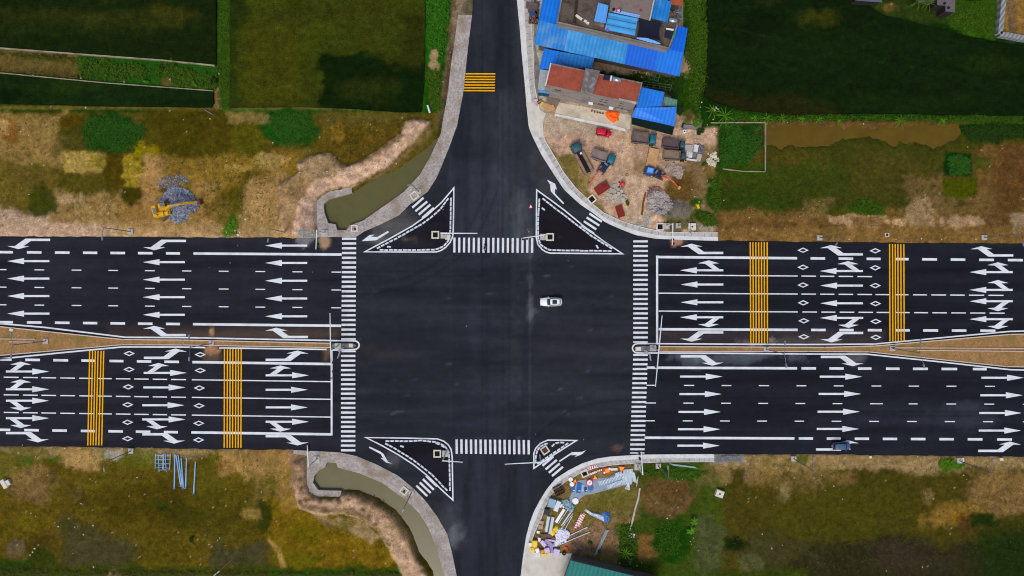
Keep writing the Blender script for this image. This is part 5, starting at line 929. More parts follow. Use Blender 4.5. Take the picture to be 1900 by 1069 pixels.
def win(u, z, w_, h_, name='window', mat=None):
    c = f0+fu*u+fn*.03+Vector((0,0,z)); fr = MB().box(c, (w_,.1,h_), fa); part(fr, name, mat or M('window_frame',(128,124,122),.6,.1,2,0), t)
    q = MB().box(c+fn*.05, (w_-.12,.04,h_-.12), fa); return part(q, 'window_pane', M('dark_window',(30,32,36),.25,.1,2,0,spec=.4), t)
for u, z, w_, h_ in ((2.6,7.0,1.3,.7),(9.0,6.0,.5,.6),(9.0,4.6,.5,.6),(11.6,6.6,.6,.7),(12.5,6.6,.6,.7),(11.6,5.0,.6,.8),(12.5,5.0,.6,.8),(11.8,3.2,1.3,.6),(15.6,6.6,.9,.6),(15.4,5.2,.4,.6),(16.2,5.2,.4,.6),(15.4,3.4,.4,.6),(16.2,3.4,.4,.6)): win(u, z, w_, h_)
part(MB().box(f0+fu*9.7+fn*.35+Vector((0,0,3.2)), (.9,.5,.5), fa), 'air_conditioner', wpost, t); part(MB().box(f0+fu*14+fn*.35+Vector((0,0,2.8)), (.9,.5,.5), fa), 'air_conditioner', wpost, t)
part(slab(MB(), [(1037,173,3.0),(1170,207,3.0),(1169,210,2.9),(1036,176.5,2.9)], .08), 'awning', M('old_awning',(112,100,88),.9,.25,.9,.2,spec=.1,stain=(.8,(160,150,138),.8)), t)
heater(1143,151,zr+.06,13,'shiny tank solar water heater on the right red roof deck',(-1.9,.1,1,1.5,1.0))
part(slab(MB(), [(1002,129,4),(1019,131.5,4),(1013,168,3.7),(998,166,3.7)], .08), 'porch_roof', M('grey_porch_sheet',(150,160,164),.6,.1,1,.1,stain=(.8,(124,128,130),.6)), t)
o = slab(MB(), [(1000,167,3.6),(1020,170,3.6),(1019,174,3.4),(998.5,171.5,3.4)], .08); part(o, 'awning', b_mid, t); part(slab(MB(), [(998.5,171.7,3.35),(1019,174.2,3.35),(1018,179.5,2.6),(998,177,2.6)], .06), 'awning', M('green_awning',(8,64,62),.6,.1,2,0), t)
# --- sheds ------------------------------------------------------------------------------------
def shed(label, sheets, walls, wm=walld):
    c = sheets[0][0][0]; t = house('metal_shed', label, c[0], c[1])
    for pts, m in sheets: part(slab(MB(), pts), 'roof', m, t)
    if walls: part(box_walls(walls, -.2, .3), 'wall', wm, t)
    return t
shed('blue-roofed shed between the big terrace house and the red-decked house', [([(1009.5,90,4.6),(1037,95.5,4.6),(1031,128,4.3),(1000,129,4.3)], b_roy),([(1037,95.5,4.4),(1103,107.5,4.4),(1098,128.5,4.2),(1031,120,4.2)], b_mid)], [(1009.5,90,4.3),(1101,107,4.3),(1097,128,4.2),(1002,129,4.2)])
part(slab(MB(), [(1036,103,4.55),(1100,115,4.55),(1098,127,4.45),(1048,119,4.45)], .06), 'roof_sheet', b_mid, bpy.data.objects['metal_shed'])
t = shed('deep blue lean-to with a dark netted front beside the dump trucks', [([(1188.4,161.6,6.2),(1232.8,171,6.2),(1227.5,197,5.9),(1180.4,199.5,5.9)], b_roy),([(1178.9,199.7,5.6),(1255.5,199,5.6),(1252,234.5,4.9),(1172.5,217.5,4.9)], b_roy)], [(1186,166,4.9),(1230,173,4.9),(1248,228,4.8),(1177,214,4.8)])
part(slab(MB(), [(1173,218,4.7),(1251,235,4.7),(1247.5,251,1.5),(1171.5,230.5,2.0)], .05), 'net_curtain', M('dark_green_net',(16,34,34),.9,.2,1.5,.2,spec=.1), t)
shed('small grey-green roofed shed behind the deep blue lean-to', [([(1232.8,179.3,4.6),(1257,185.5,4.6),(1255.3,198.6,4.4),(1228.6,195.8,4.4)], sheetmat('grey_green_sheet',(84,128,118)))], [(1233,180,4.4),(1256,186,4.4),(1254,198,4.3),(1230,195,4.3)])
t = shed('teal green roofed building cut off by the lower edge of the picture', [([(1058.5,1040,5),(1165,1066,5),(1230,1082,5),(1215,1150,5.6),(1035,1110,5.6)], g_teal)], [(1061,1043,4.9),(1226,1084,4.9),(1212,1146,5.2),(1039,1108,5.2)])
shed('rust brown tin hut by the pavement left of the terrace house', [([(976,2,3.2),(998,6,3.2),(997,18.5,3),(975,15.5,3)], M('brown_tin',(86,74,74),.8,.2,1,.2,stain=(1,(112,92,84),.7)))], [(977,3,3),(997,6,3),(996,17.5,3),(976,15,3)])
shed('orange tiled outbuilding at the upper edge beside the grass strip', [([(1242,-14,4),(1268,-8,4),(1267,11,4),(1242,8,4)], M('orange_tiles',(172,84,52),.85,.15,1.5,.2,stain=(1,(140,66,44),.6)))], [(1243,-13,4),(1267,-7,4),(1266,10,4),(1243,7,4)])
t = house('open_shed', 'cluttered open pen with a grey frame behind the terrace house', 1256, 30); mb = MB()
for a, b in (((1266,12),(1266,50)),((1250,22),(1266,24)),((1248,34),(1266,36))): mb.tube([W(*a,3.4),W(*b,3.4)], .06, 6)
for x, y in ((1266,13),(1266,49),(1266,30)): mb.tube([W(x,y,3.4),(*W(x,y,3.4)[:2],0)], .06, 6)
part(mb, 'frame', galv, t); rr = random.Random(4); mb = MB()
for k in range(26): mb.box(W(rr.uniform(1246,1263),rr.uniform(14,38),.5)+Vector((0,0,rr.uniform(-.4,.3))), (rr.uniform(.2,.8),rr.uniform(.2,.6),rr.uniform(.3,.7)), rr.uniform(0,3))
part(mb, 'stored_clutter', M('mixed_junk',(120,118,122),.8,.5,2,.1), t)
t = house('market_stall', 'low stall stacked with odds and ends by the upper right pavement', 990, 34); mb = MB().box(W(990,34,0)+Vector((0,0,.9)), (1.9,3.0,.1), -.1)
for sx in (-.8,.8):
    for sy in (-1.3,1.3): mb.box(W(990,34,0)+Vector((sx,sy,.45)), (.08,.08,.9))
part(mb, 'table', M('dark_wood',(70,52,46),.85,.2,2,.1), t); mb = MB()
for k in range(24): mb.box(W(990,34,0)+Vector((rr.uniform(-.8,.8),rr.uniform(-1.3,1.3),1.05)), (rr.uniform(.15,.5),rr.uniform(.2,.7),.25), rr.uniform(0,3))
part(mb, 'goods', M('mixed_goods',(110,90,84),.8,.5,2,.1), t); part(MB().box(W(987,26,0)+Vector((0,0,1.2)), (.9,1.5,.1), .3), 'blue_cloth', M('blue_cloth',(30,74,130),.9,.1,2,.1), t)
wallk = M('shade_dark_wall', (44,42,40), .9, .25, .7, .2, spec=.1)  # wall colour darkened to stand in for black shadow below the roofs
# far houses at the upper right edge
t = house('flat_roof_house', 'grey flat-roofed house with two vent rings at the top right', 1757, 0)
pts = [(1739,-70,3.2),(1776,-70,3.2),(1771.5,22.5,3.2),(1754.5,21,3.2),(1754.5,10.5,3.2),(1739,9,3.2)]
part(box_walls(pts, -.2, .05), 'wall', wallk, t); part(slab(MB(), pts, .15), 'roof', M('grey_flat_roof',(96,90,96),.9,.14,.8,.1,spec=.1,stain=(.6,(98,94,100),.6)), t)
for x, y in ((1752,7),(1759.5,15)): part(MB().tube([W(x,y,3.2),W(x,y,3.2)+Vector((0,0,.25))], .24, 12), 'vent_ring', dark, t)
t = house('metal_roof_house', 'pale grey metal-roofed house cut by the upper edge, left of the palms', 1610, 0)
pts = [(1587,-60,2.8),(1640,-60,2.8),(1636.5,4.5,2.8),(1587.5,1,2.8)]; part(box_walls(pts, -.2, .15), 'wall', wallk, t); part(slab(MB(), pts), 'roof', M('grey_metal_roof',(84,90,104),.5,.1,1,.1), t)
wall([(1737,11),(1720,8),(1700,2)], .3, 0, 2.2, 'low dark grey yard wall left of the flat-roofed house', conc_d)
striped = M('banded_stone', (128,132,134), .9, .14, 1, .2, spec=.1, wave=(.6,.42,.3))
wall([(1866,-90),(1849,66),(1960,86)], 1.0, -.2, 1.2, 'broad banded stone wall round the sandy yard in the top right corner', striped, 'yard_wall')
# ================================================================ YARD STUFF, upper right
def G(x, y, dz=0.0): v = W(x, y); v.z = ground_z(x, y)+dz; return v
redsteel = M('red_oxide_steel', (128,48,40), .8, .18, 1.2, .15, spec=.1, stain=(1,(100,38,34),.6))
def skip(x, y, L, Wd, ang, h, label):
    t = thing('steel_formwork', label, 'steel form', G(x, y), -R(ang)); MB().box((0,0,h/2), (L,Wd,h)).build('panel', redsteel, t); mb = MB()
    for k in range(6): mb.box((-L/2+.15+k*(L-.3)/5,0,h+.03), (.07,Wd-.04,.06))
    for s in (-1,1): mb.box((0,s*(Wd/2-.05),h+.09), (L-.02,.08,.05))
    mb.build('rib', redsteel, t)
skip(1116.5,350,2.9,1.75,-34,.7,'large tilted rust-red steel panel beside the broken slabs'); skip(1150,393,2.35,1.35,72,.7,'smaller rust-red steel panel nearest the pavement below the broken slabs')
t = thing('cement_mixer', 'cement mixer with a red drum above the broken slabs', 'cement mixer', G(1154,343)); MB().tube([(0,0,.5),(0,0,.7),(.05,0,1.2),(.1,0,1.5)], [.3,.5,.48,.28], 16).build('drum', M('red_drum_paint',(214,52,44),.5,.1,3,.05), t, True)
mb = MB(); mb.tube([(-.6,-.5,0),(-.5,0,.9)], .05, 6).tube([(-.6,.5,0),(-.5,0,.9)], .05, 6).tube([(.7,0,0),(.5,0,.9)], .05, 6).box((0,-.75,.5), (.5,.4,.5)); mb.build('frame', galv_d, t)
for y in (-.5,.5): MB().tube([(-.6,y-.05,.2),(-.6,y+.05,.2)], .2, 12).build('wheel', tyre, t)
slabm = M('broken_slab', (168,164,154), .9, .12, 1.2, .25, spec=.1, stain=(1,(142,138,128),.6))
rr = random.Random(12); spots = [(1141,346,1.5,1.2),(1133,352,1.0,.9),(1139,356,1.3,1.0),(1148,352,1.0,.8),(1128,362,1.0,.8),(1126,368,.9,.7),(1134,366,1.5,1.2),(1141,364,1.3,1.1),(1130,356,.6,.5),(1147,360,1.1,.7),(1152,356,1.2,.8),(1149,368,1.5,1.0),(1155,371,1.2,1.0),(1158,364,1.0,.8),(1145,375,1.0,.6),(1137,374,1.1,.7),(1160,372,.8,.6),(1153,362,.5,.5),(1144,350,.7,.5),(1128,350,.6,.6)]
for x, y, a, b in spots:
    n = 7; pts = [((a/2)*math.cos(2*math.pi*k/n)*rr.uniform(.75,1.1), (b/2)*math.sin(2*math.pi*k/n)*rr.uniform(.75,1.1)) for k in range(n)]
    o = MB().prism(pts, 0, .22, True).build('broken_slab', slabm); o.location = G(x, y, rr.uniform(.0,.35)); o.rotation_euler = (rr.uniform(-.25,.25), rr.uniform(-.25,.25), rr.uniform(0,3))
    tag(o, 'pale broken concrete slab heaped between the two rust-red steel panels', 'concrete slab', 'broken slabs between the red steel panels')
def rubble(name, label, cat, poly, n, s0, s1, mat, flatk=.5, zk=.3):
    bb = (min(p[0] for p in poly), min(p[1] for p in poly), max(p[0] for p in poly), max(p[1] for p in poly)); mb = MB(); k = 0; r = random.Random(n)
    while k < n:
        x, y = r.uniform(bb[0],bb[2]), r.uniform(bb[1],bb[3])
        if not inside(np.array([x]), np.array([y]), poly)[0]: continue
        s = r.uniform(s0,s1); c = G(x, y, s*zk*.5)
        q = Matrix.Rotation(r.uniform(0,6), 3, 'Z') @ Matrix.Rotation(r.uniform(-.5,.5), 3, 'X') @ Matrix.Rotation(r.uniform(-.5,.5), 3, 'Y')
        mb.box(c, (s,s*r.uniform(.4,.9),s*flatk*r.uniform(.5,1)), m=q, top=r.uniform(.5,.9)); k += 1
    return tag(mb.build(name, mat), label, cat, kind='stuff')
rubble('rubble_heap','heap of pale broken concrete beside the rusty beam in the dirt yard','rubble',[(1204,362),(1212,356),(1232,357),(1244,368),(1245,385),(1232,396),(1215,396),(1202,388)],420,.35,1.1,M('rubble_concrete',(156,148,144),.9,.3,.9,.3,spec=.1,fine=(3,.35)))
rubble('brick_rubble','scatter of brownish brick rubble above the pale concrete heap','rubble',[(1204,348),(1222,346),(1230,356),(1212,360),(1202,372),(1200,360)],160,.2,.5,M('brick_rubble',(128,100,90),.9,.35,1,.3,spec=.1,fine=(3,.3)))
rubble('rubble_heap','broken tiles and stones below the tan dump truck','rubble',[(1240,302),(1262,308),(1270,318),(1262,332),(1246,322),(1236,310)],110,.25,.9,M('tile_rubble',(158,142,132),.9,.25,1,.3,spec=.1))
rubble('rubble_heap','pale stones scattered beside the green weeds right of the grey slabs','rubble',[(1312,286),(1328,280),(1334,296),(1326,310),(1314,306)],60,.25,.8,M('pale_stones',(196,190,172),.9,.2,1,.3,spec=.1))
gm = M('blue_grey_gravel', (122,127,142), .85, .45, 1.6, .3, spec=.15, fine=(3.2,.55))
rubble('gravel_heap','blue-grey heap of crushed stone under the yellow excavator','gravel',[(294,376),(304,362),(312,350),(326,346),(348,352),(362,366),(371,378),(368,388),(352,398),(344,410),(330,414),(316,408),(300,396)],2600,.16,.5,gm,.8,.6)
rubble('gravel_heap','thin blue-grey scatter of crushed stone above the excavator','gravel',[(292,334),(312,326),(346,324),(352,338),(334,346),(310,348),(296,350)],260,.12,.34,gm,.8,.5)
rubble('gravel_heap','grey crushed stone spilling onto the road beside the upper canal','gravel',[(560,436),(590,432),(589,452),(580,456),(566,448)],320,.12,.36,M('grey_gravel',(128,130,134),.85,.4,2,.3,spec=.1,fine=(3,.4)),.8,.5)
rubble('gravel_heap','grey stones on the verge at the end of the lower right pavement','gravel',[(1326,845),(1378,846),(1372,856),(1330,858)],260,.1,.32,M('grey_gravel'),.8,.5)
rubble('gravel_heap','small pile of light stones in the upper left island near its right side','stones',[(806,404),(816,401),(822,408),(818,413),(808,413)],60,.2,.55,M('light_stones',(176,170,166),.9,.2,2,.2,spec=.1),.7,.5)
rubble('gravel_heap','second small pile of light stones higher in the upper left island','stones',[(820,389),(827,388),(827,398),(821,399)],30,.3,.7,M('light_stones'),.5,.5)
rubble('gravel_heap','loose white stones round the pit in the upper left island','stones',[(825,420),(833,424),(834,446),(822,450),(826,436)],26,.2,.5,M('white_stones',(206,204,200),.9,.1,2,.2,spec=.1),.8,.5)
o = wall([(1197.5,357),(1193,378),(1190.5,400)], .36, -.05, .3, 'long rusty steel beam lying along the tyre track beside the rubble heap', M('rust_beam',(112,64,42),.85,.3,2,.2), 'steel_beam', 'beam')
t = MB(); n = 18
t.loft([[Vector((math.cos(a)*r_, math.sin(a)*r_, z)) for a in [2*math.pi*k/n for k in range(n)]] for r_, z in ((.3,0),(.3,.12),(.22,.12),(.22,0))], False)
o = tag(t.build('tyre_ring', tyre), 'thin dark ring lying on the open dirt of the yard', 'ring'); o.location = G(1163,325,.02)
blockm = M('grey_slab_stack', (168,164,160), .9, .12, 1.2, .15, spec=.1)
for x, y, a, b, h, ang, l, mt in ((1277,276,1.6,1.5,.5,4,'wide grey stack of slabs in front of the dark bed dump truck',blockm),(1290,276,.9,1.5,.7,8,'near white tapered slab, upper one of the slab stacks',conc_w),(1273,286,.7,1.0,.5,8,'small pale slab nearest the lower dump truck cab',conc_w),(1280,288,.8,1.1,.6,8,'white slab in the middle of the lower slab row',conc_w),(1287,288,.75,1.0,.6,8,'dark grey slab in the lower slab row',M('dark_slab',(110,110,116),.9,.1,1.2,.1)),(1296,293,.9,1.5,.5,14,'pale slab at the right end of the lower slab row',blockm),(1283,297,2.2,.35,.3,8,'thin pale slab edging the lower slab row',conc_w)):
    t = thing('slab_stack', l, 'slab stack', G(x, y), -R(ang)); mb = MB()
    for k in range(max(2,int(h/.2))): mb.box((.03*(k % 2),0,.1+.2*k), (a,b-.02*k,.18))
    mb.build('slab', mt, t)
rubble('gravel_heap','dark mauve heap of gravel behind the grey slab stacks','gravel',[(1296,266),(1306,272),(1306,288),(1297,288),(1294,276)],220,.15,.4,M('mauve_gravel',(110,104,114),.9,.35,2,.3,spec=.1),.8,.6)
def cloth(x, y, poly, mat, label, name='tarpaulin', h=.35, cat='tarpaulin', z=None):
    r = random.Random(int(x*7+y)); c = (x, y); n = len(poly); rings = []; base = z
    for f, hh in ((1,.03),(.8,h*.55),(.5,h),(.2,h*.75)):
        rings.append([W(c[0]+(p[0]-c[0])*f+r.uniform(-.25,.25), c[1]+(p[1]-c[1])*f+r.uniform(-.25,.25)) for p in poly])
        for v in rings[-1]: v.z = (ground_z(x, y) if base is None else base)+hh*r.uniform(.6,1.3)+.02
    if sum(poly[i-1][0]*poly[i][1]-poly[i][0]*poly[i-1][1] for i in range(n)) > 0: rings = [q[::-1] for q in rings]
    return tag(MB().loft(rings).build(name, mat), label, cat)
cloth(1136,215,[(1123,209),(1127,206),(1138,206),(1149,208),(1150,213),(1147,219),(1149,225),(1143,225),(1138,229),(1132,225),(1126,220),(1123,214)],M('orange_tarp',(242,98,14),.6,.1,1,.2),'crumpled bright orange sheet on the slab below the red-decked house',z=.16)
cloth(1295,383,[(1290,379),(1297,378),(1298,387),(1294,387),(1293,384)],M('yellow_plastic',(226,206,20),.5,.1,2,.2),'bright yellow plastic bag on the ground near the weeds','plastic_bag',.4,'bag')
# plywood heap, planks and rack by the driveway
t = thing('plywood_heap', 'heap of tan plywood sheets beside the driveway', 'plywood', G(1019,200,.2)); 
for k in range(4): MB().box((.2*k-.3,-.15*k+.2,.1+.09*k), (2.2-.2*k,1.1,.05), -.12+.2*(k-1)).build('sheet', ply, t)
t = thing('plank_rack', 'brown corrugated rack between the plywood and the house wall', 'rack', G(1026,189,.1), -.22)
for k in range(7): MB().box((-1.1+.36*k,0,.7), (.3,1.6,.08)).build('plank', M('brown_planks',(120,106,96),.9,.2,1,.2), t)
for s in (-1,1): MB().box((s*1.0,0,.33), (.1,1.5,.66)).build('leg', M('brown_planks'), t)
for i, (x, y, c, l) in enumerate(((994,187,(206,168,180),'small pink-white carton at the start of the driveway'),(1001,190,(84,62,40),'brown bundle beside the pink carton at the driveway'),(1005,194,(206,166,66),'yellow-tan roll beside the plywood heap'))):
    t = thing('carton', l, 'carton', G(x, y, .15), .5*i); MB().box((0,0,.25), (.9,.6,.5), 0, .95).build('box', M('carton_%d' % i, c, .9, .2, 3, .1), t); MB().box((0,0,.51), (.8,.12,.02)).build('tape', M('tape',(190,180,160),.6,.1,2,0), t)
for k, (x, y) in enumerate(((1098,206),(1103,207.5),(1108,209),(1113,210),(1118,211))):
    o = MB().box((0,0,.14), (.3,.5,.28), .3*k, .7).build('plant_pot', M('clay_pot',(120,78,66),.9,.2,3,.1)); o.location = W(x, y)+Vector((0,0,.16)); tag(o, 'small reddish pot in the row on the slab below the red-decked house', 'pot', 'row of pots on the slab')
for x, y, a, L, l in ((1281,237,6,3.4,'long grey pallet stack along the low wall right of the dark net'),(1270,235,20,1.2,'dark bundle beside the pallet stack right of the dark net')):
    t = thing('pallet_stack', l, 'pallets', G(x, y), -R(a))
    for k in range(3): MB().box((0,0,.1+.18*k), (L-.1*k,.8,.12)).build('pallet', M('grey_boards',(120,116,118),.9,.2,1.5,.2) if L > 2 else black, t)
o = MB().box((0,0,.4), (.6,.7,.8)).build('cabinet', wpost); o.location = G(1268,245.5); tag(o, 'white cabinet with a dark square top right of the dark net', 'cabinet'); MB().box((0,0,.81), (.26,.3,.04)).build('top_hatch', black, o)
for k, (x, y) in enumerate(((1289,254),(1295,253.5),(1301,254),(1307,255),(1289,261),(1296,262),(1303,262))):
    o = MB().box((0,0,.08), (.66,.62,.16), .05*k).build('floor_tile', M('tan_flags',(168,146,122),.9,.15,1.5,.1)); o.location = G(x, y); tag(o, 'tan paving flag lying in the loose rows above the grey slabs', 'paving flag', 'loose paving flags in the yard')
# green pipe frames on the grass between the houses
def frame(pts, cross, label, mat, z=.5, r=.035):
    t = thing('scaffold_section', label, 'pipe frame', W(*pts[0], z)); o = t.location
    for a, b in zip(pts, pts[1:]+pts[:1]): MB().tube([W(*a,z)-o, W(*b,z)-o], r, 6).build('rail', mat, t)
    for a, b in cross: MB().tube([W(*a,z)-o, W(*b,z)-o], r*.8, 6).build('crossbar', mat, t)
gpipe = M('grey_green_pipe', (104,132,112), .6, .1, 2, 0)
frame([(1192,151),(1246,158),(1244,167.5),(1190,159)], [((1203,152.5),(1201,161)),((1214,154),(1212,162.5)),((1225,155),(1223,164)),((1236,156.6),(1234,166)),((1191,155),(1245,163))], 'long grey-green pipe frame lying on the grass above the deep blue lean-to', gpipe)
frame([(1211,134),(1225,138),(1221,151),(1204,146)], [((1218,136),(1213,149)),((1208,140),(1223,145))], 'small square pipe frame on the grass under the blue roof edge', gpipe)
# ================================================================ STORAGE YARD, lower right
sheetp = cloth(1110,896,[(1056,925),(1063,908),(1072,892),(1100,888),(1128,886),(1150,878),(1178,876),(1180,892),(1150,903),(1120,911),(1096,917),(1080,918),(1070,932),(1060,934)],M('pale_groundsheet',(134,150,166),.8,.12,1,.2),'pale blue-grey groundsheet under the signs and steel posts',h=.06,cat='groundsheet',name='groundsheet')
gp = M('galvanised_post', (206,220,230), .5, .12, 2, 0, spec=.4)
def stick(x0, y0, x1, y1, r, mat, label, name, cat, group=None, z=.1, n=8, ends=False):
    A, B = G(x0, y0, z+r), G(x1, y1, z+r); c = (A+B)/2; B.z = A.z = c.z
    if ends:
        t = thing(name, label, cat, c, 0, group); MB().tube([A-c, B-c], [r*.8, r], n).build('shaft', mat, t); d = (B-A).normalized()
        MB().tube([B-c, B-c+d*.06], r*2.1, 10).build('base_plate', mat, t); return t
    o = MB().tube([A-c, B-c], r, n).build(name, mat); o.location = c; return tag(o, label, cat, group)
pcopy = None
def posts(ps, L, r, label, group):
    me = MB().tube([(0,-L/2,0),(0,L/2,0)], r, 7).mesh('steel_post'); me.materials.append(gp)
    for x, y, a, z in ps:
        o = bpy.data.objects.new('steel_post', me); COL.objects.link(o); o.location = G(x, y, .12+z); o.rotation_euler = (0,0,-R(a)); tag(o, label, 'steel post', group)
rr = random.Random(2)
posts([(1156+1.25*k, 885+.3*(k % 3)-.12*k, 4+rr.uniform(-3,3), .13*(k % 2)) for k in range(14)], 3.2, .065, 'long galvanised post in the big bundle at the right end of the groundsheet', 'bundle of long galvanised posts')
posts([(1173.5+1.4*k, 883+k, -14+rr.uniform(-4,4), .05) for k in range(5)], 2.3, .06, 'galvanised post lying askew right of the big bundle', 'askew posts right of the bundle')
posts([(1163+1.1*k, 900+.8*k-.5*k*k*.2, 30-9*k, .1) for k in range(5)], 1.7, .07, 'galvanised post fanned out below the big bundle', 'fanned posts below the bundle')
posts([(1112+2.6*k, 897-.85*k, -18+rr.uniform(-6,6), .03) for k in range(18)], .95, .09, 'short galvanised bracket in the middle row on the groundsheet', 'middle row of short brackets')
posts([(1128+2.1*k, 903-.75*k, -15+rr.uniform(-6,6), .03) for k in range(13)], .8, .09, 'short galvanised bracket in the lower row on the groundsheet', 'lower row of short brackets')
posts([(1142+1.7*k, 881-.5*k, -16+rr.uniform(-6,6), .03) for k in range(8)], .8, .08, 'short galvanised bracket in the upper row left of the long posts', 'upper row of short brackets')
def disc(x, y, r, face, label, rimm=None, z=.3, name='round_sign', inner=None):
    t = thing(name, label, 'sign', G(x, y, z)); MB().tube([(0,0,0),(0,0,.04)], r, 24).build('plate', rimm or face, t)
    if rimm: MB().tube([(0,0,.04),(0,0,.046)], r*.74, 24).build('face', face, t)
    if inner: MB().prism(inner, .046, .052).build('symbol', black, t)
    return t
wface = M('white_sign_face'); pinkred = M('magenta_red_sign', (206,24,70), .5, .04, 3, 0)
disc(1093.5,895,.72,wface,'round white prohibition sign with a thick red border and small dark arrow',pinkred,.35,inner=[(-.12,-.3),(-.04,-.3),(-.04,.08),(.14,.08),(.14,-.02),(.3,.13),(.14,.28),(.14,.18),(-.12,.18)])
disc(1067.5,929.5,.66,wface,'large plain white disc lying apart below the groundsheet',None,.2); disc(1058.5,889,.46,wface,'plain white disc beside the kerb, upper one of a touching pair',None,.3); disc(1061,898,.48,wface,'plain white disc, lower one of a touching pair left of the blue panels',None,.3)
orsign = M('orange_sign', (244,158,26), .5, .08, 2, 0); whs = M('white_sign_face')
def tri(x, y, s, ang, label):
    t = thing('triangular_sign', label, 'warning sign', G(x, y, .2), -R(ang)); MB().prism([(-.5*s,-.42*s),(.5*s,-.42*s),(0,.5*s)], 0, .05).build('plate', M('red_sign_paint'), t); MB().prism([(-.38*s,-.34*s),(.38*s,-.34*s),(0,.36*s)], .05, .06).build('face', orsign, t); return t
tri(1067,891.5,1.0,10,'small orange triangular sign by the kerb beside the white discs'); tri(1104,885,1.15,-8,'orange triangular sign on the groundsheet above the prohibition sign'); tri(1153,870.5,1.5,185,'orange triangular sign pointing down at the top of the long posts')
t = thing('hazard_board', 'orange board with red corners and a white edge behind the kerb', 'hazard board', G(1126,873,.15), .2); MB().box((0,0,.05), (1.5,1.2,.08)).build('backing', M('red_sign_paint'), t); MB().prism([(-.45,-.42),(.55,-.4),(.5,.45),(-.3,.4)], .09, .1).build('face', orsign, t)
for s, a in ((-1,.5),(1,-.4)): MB().box((s*.62,s*.3,.11), (.4,.34,.03), a).build('white_corner', whs, t)
MB().box((0,0,0),(.01,.01,.01)) if False else None
def striped_board(x, y, L, Wd, ang, label, n=4, chev=False, red=None, z=.35):
    t = thing('striped_barrier', label, 'barrier', G(x, y, z), -R(ang)); MB().box((0,0,0), (L,Wd,.05)).build('board', whs, t); w_ = L/(2*n); mb = MB()
    for k in range(n):
        c = -L/2+w_*(2*k+.8)
        if chev: mb.prism([(c-w_*.5,-Wd/2),(c+w_*.35,-Wd/2),(c+w_*1.1,0),(c+w_*.35,Wd/2),(c-w_*.5,Wd/2),(c+w_*.3,0)], .025, .032)
        else: mb.prism([(c-w_*.5,-Wd/2),(c+w_*.4,-Wd/2),(c+w_*.55,Wd/2),(c-w_*.35,Wd/2)], .025, .032)
    mb.build('red_stripe', red or M('red_sign_paint'), t)
    for s in (-1,1): MB().box((s*L*.4,0,-z/2-.02), (.06,Wd*.8,z-.06)).build('stand', galv_d, t)
striped_board(1099.5,866.5,1.9,.6,-9,'red and white striped barrier right at the pavement edge',4); striped_board(1100,877,1.6,.42,-22,'pink and white striped barrier below the bright striped one',4,red=M('pink_stripe',(220,130,130),.6,.1,3,0)); striped_board(1112,872,1.0,.3,-15,'pale grey barrier plank left of the orange board',2,red=M('pink_stripe'))
striped_board(1073.5,966,3.2,.5,-64,'red and white chevron board, left one of a pair on the dirt',6,True,z=.12); striped_board(1079,964.5,2.9,.42,-64,'red and white chevron board, right one of a pair on the dirt',6,True,z=.16)
bl = M('blue_sign_face', (24,82,166), .5, .08, 2, 0)
for x, y, a, b, ang, l, mt in ((1074,905,.95,2.1,6,'tall blue sign panel with a white strip on the groundsheet',bl),(1063,907,.75,1.1,-8,'small dark blue sign panel left of the tall blue one',bl),(1086.5,908,.6,.9,-10,'dark blue sign panel under a white strip, right of the tall blue one',M('dark_blue_face',(20,60,120),.5,.1,2,0)),(1081,905,.5,1.5,4,'pale teal sign panel between the blue panels',M('pale_teal_face',(120,176,190),.5,.1,2,0)),(1092,868+0,.5,.3,0,'small white strip beside the striped barriers',whs)):
    t = thing('road_sign', l, 'sign panel', G(x, y, .2), -R(ang)); MB().box((0,0,0), (a,b,.06)).build('panel', mt, t); MB().box((a*.2,-b*.28,.045), (a*.5,.12,.02)).build('white_strip', whs, t)
t = thing('round_sign', 'blue half-hidden round sign just below the prohibition sign', 'sign', G(1096,905,.15)); MB().tube([(0,0,0),(0,0,.05)], .58, 24).build('plate', bl, t); MB().tube([(0,0,.05),(0,0,.055)], .5, 24).build('face', M('teal_blue_face',(18,104,160),.5,.1,2,0), t)
o = MB().box((0,0,.1), (1.7,.5,.14), .05).build('white_box_beam', M('white_box_paint',(206,214,216),.6,.08,2,0)); o.location = G(1138,870.5,.1); tag(o, 'whitish box beam between the two orange signs by the pavement', 'box beam')
stick(1183.5,884,1181,902,.07,wpost,'thin white stake standing apart right of the steel posts','white_stake','stake')
for k in range(3): stick(1242+3*k,860+1.5*k,1288+3*k,866+1.2*k,.06,M('pale_green_pipe',(146,176,176),.5,.1,2,0),'thin pale green pipe lying on the grass behind the lower right pavement','pipe','pipe','thin green pipes behind the pavement')
t = thing('steel_rack', 'rusty brown steel rack grid beside the curved pavement', 'rack', G(1036.5,909,.1), R(28)); rm = M('rust_rack',(74,48,40),.85,.3,2,.2)
for k in range(4): MB().box((0,-.9+.6*k,.25), (2.0,.12,.5)).build('rail', rm, t)
for k in range(5): MB().box((-.95+.47*k,0,.42), (.1,2.0,.12)).build('crossbar', rm, t)
def crate(x, y, a, b, h, ang, mt, label, name='storage_box', cat='box', lidm=None):
    t = thing(name, label, cat, G(x, y, .02), -R(ang)); MB().box((0,0,h/2), (a,b,h), 0, .96).build('body', mt, t); MB().box((0,0,h+.03), (a*.98,b*.98,.06)).build('lid', lidm or mt, t); MB().box((0,b*.2,h+.07), (a*.5,.06,.03)).build('seam', lidm or mt, t); return t
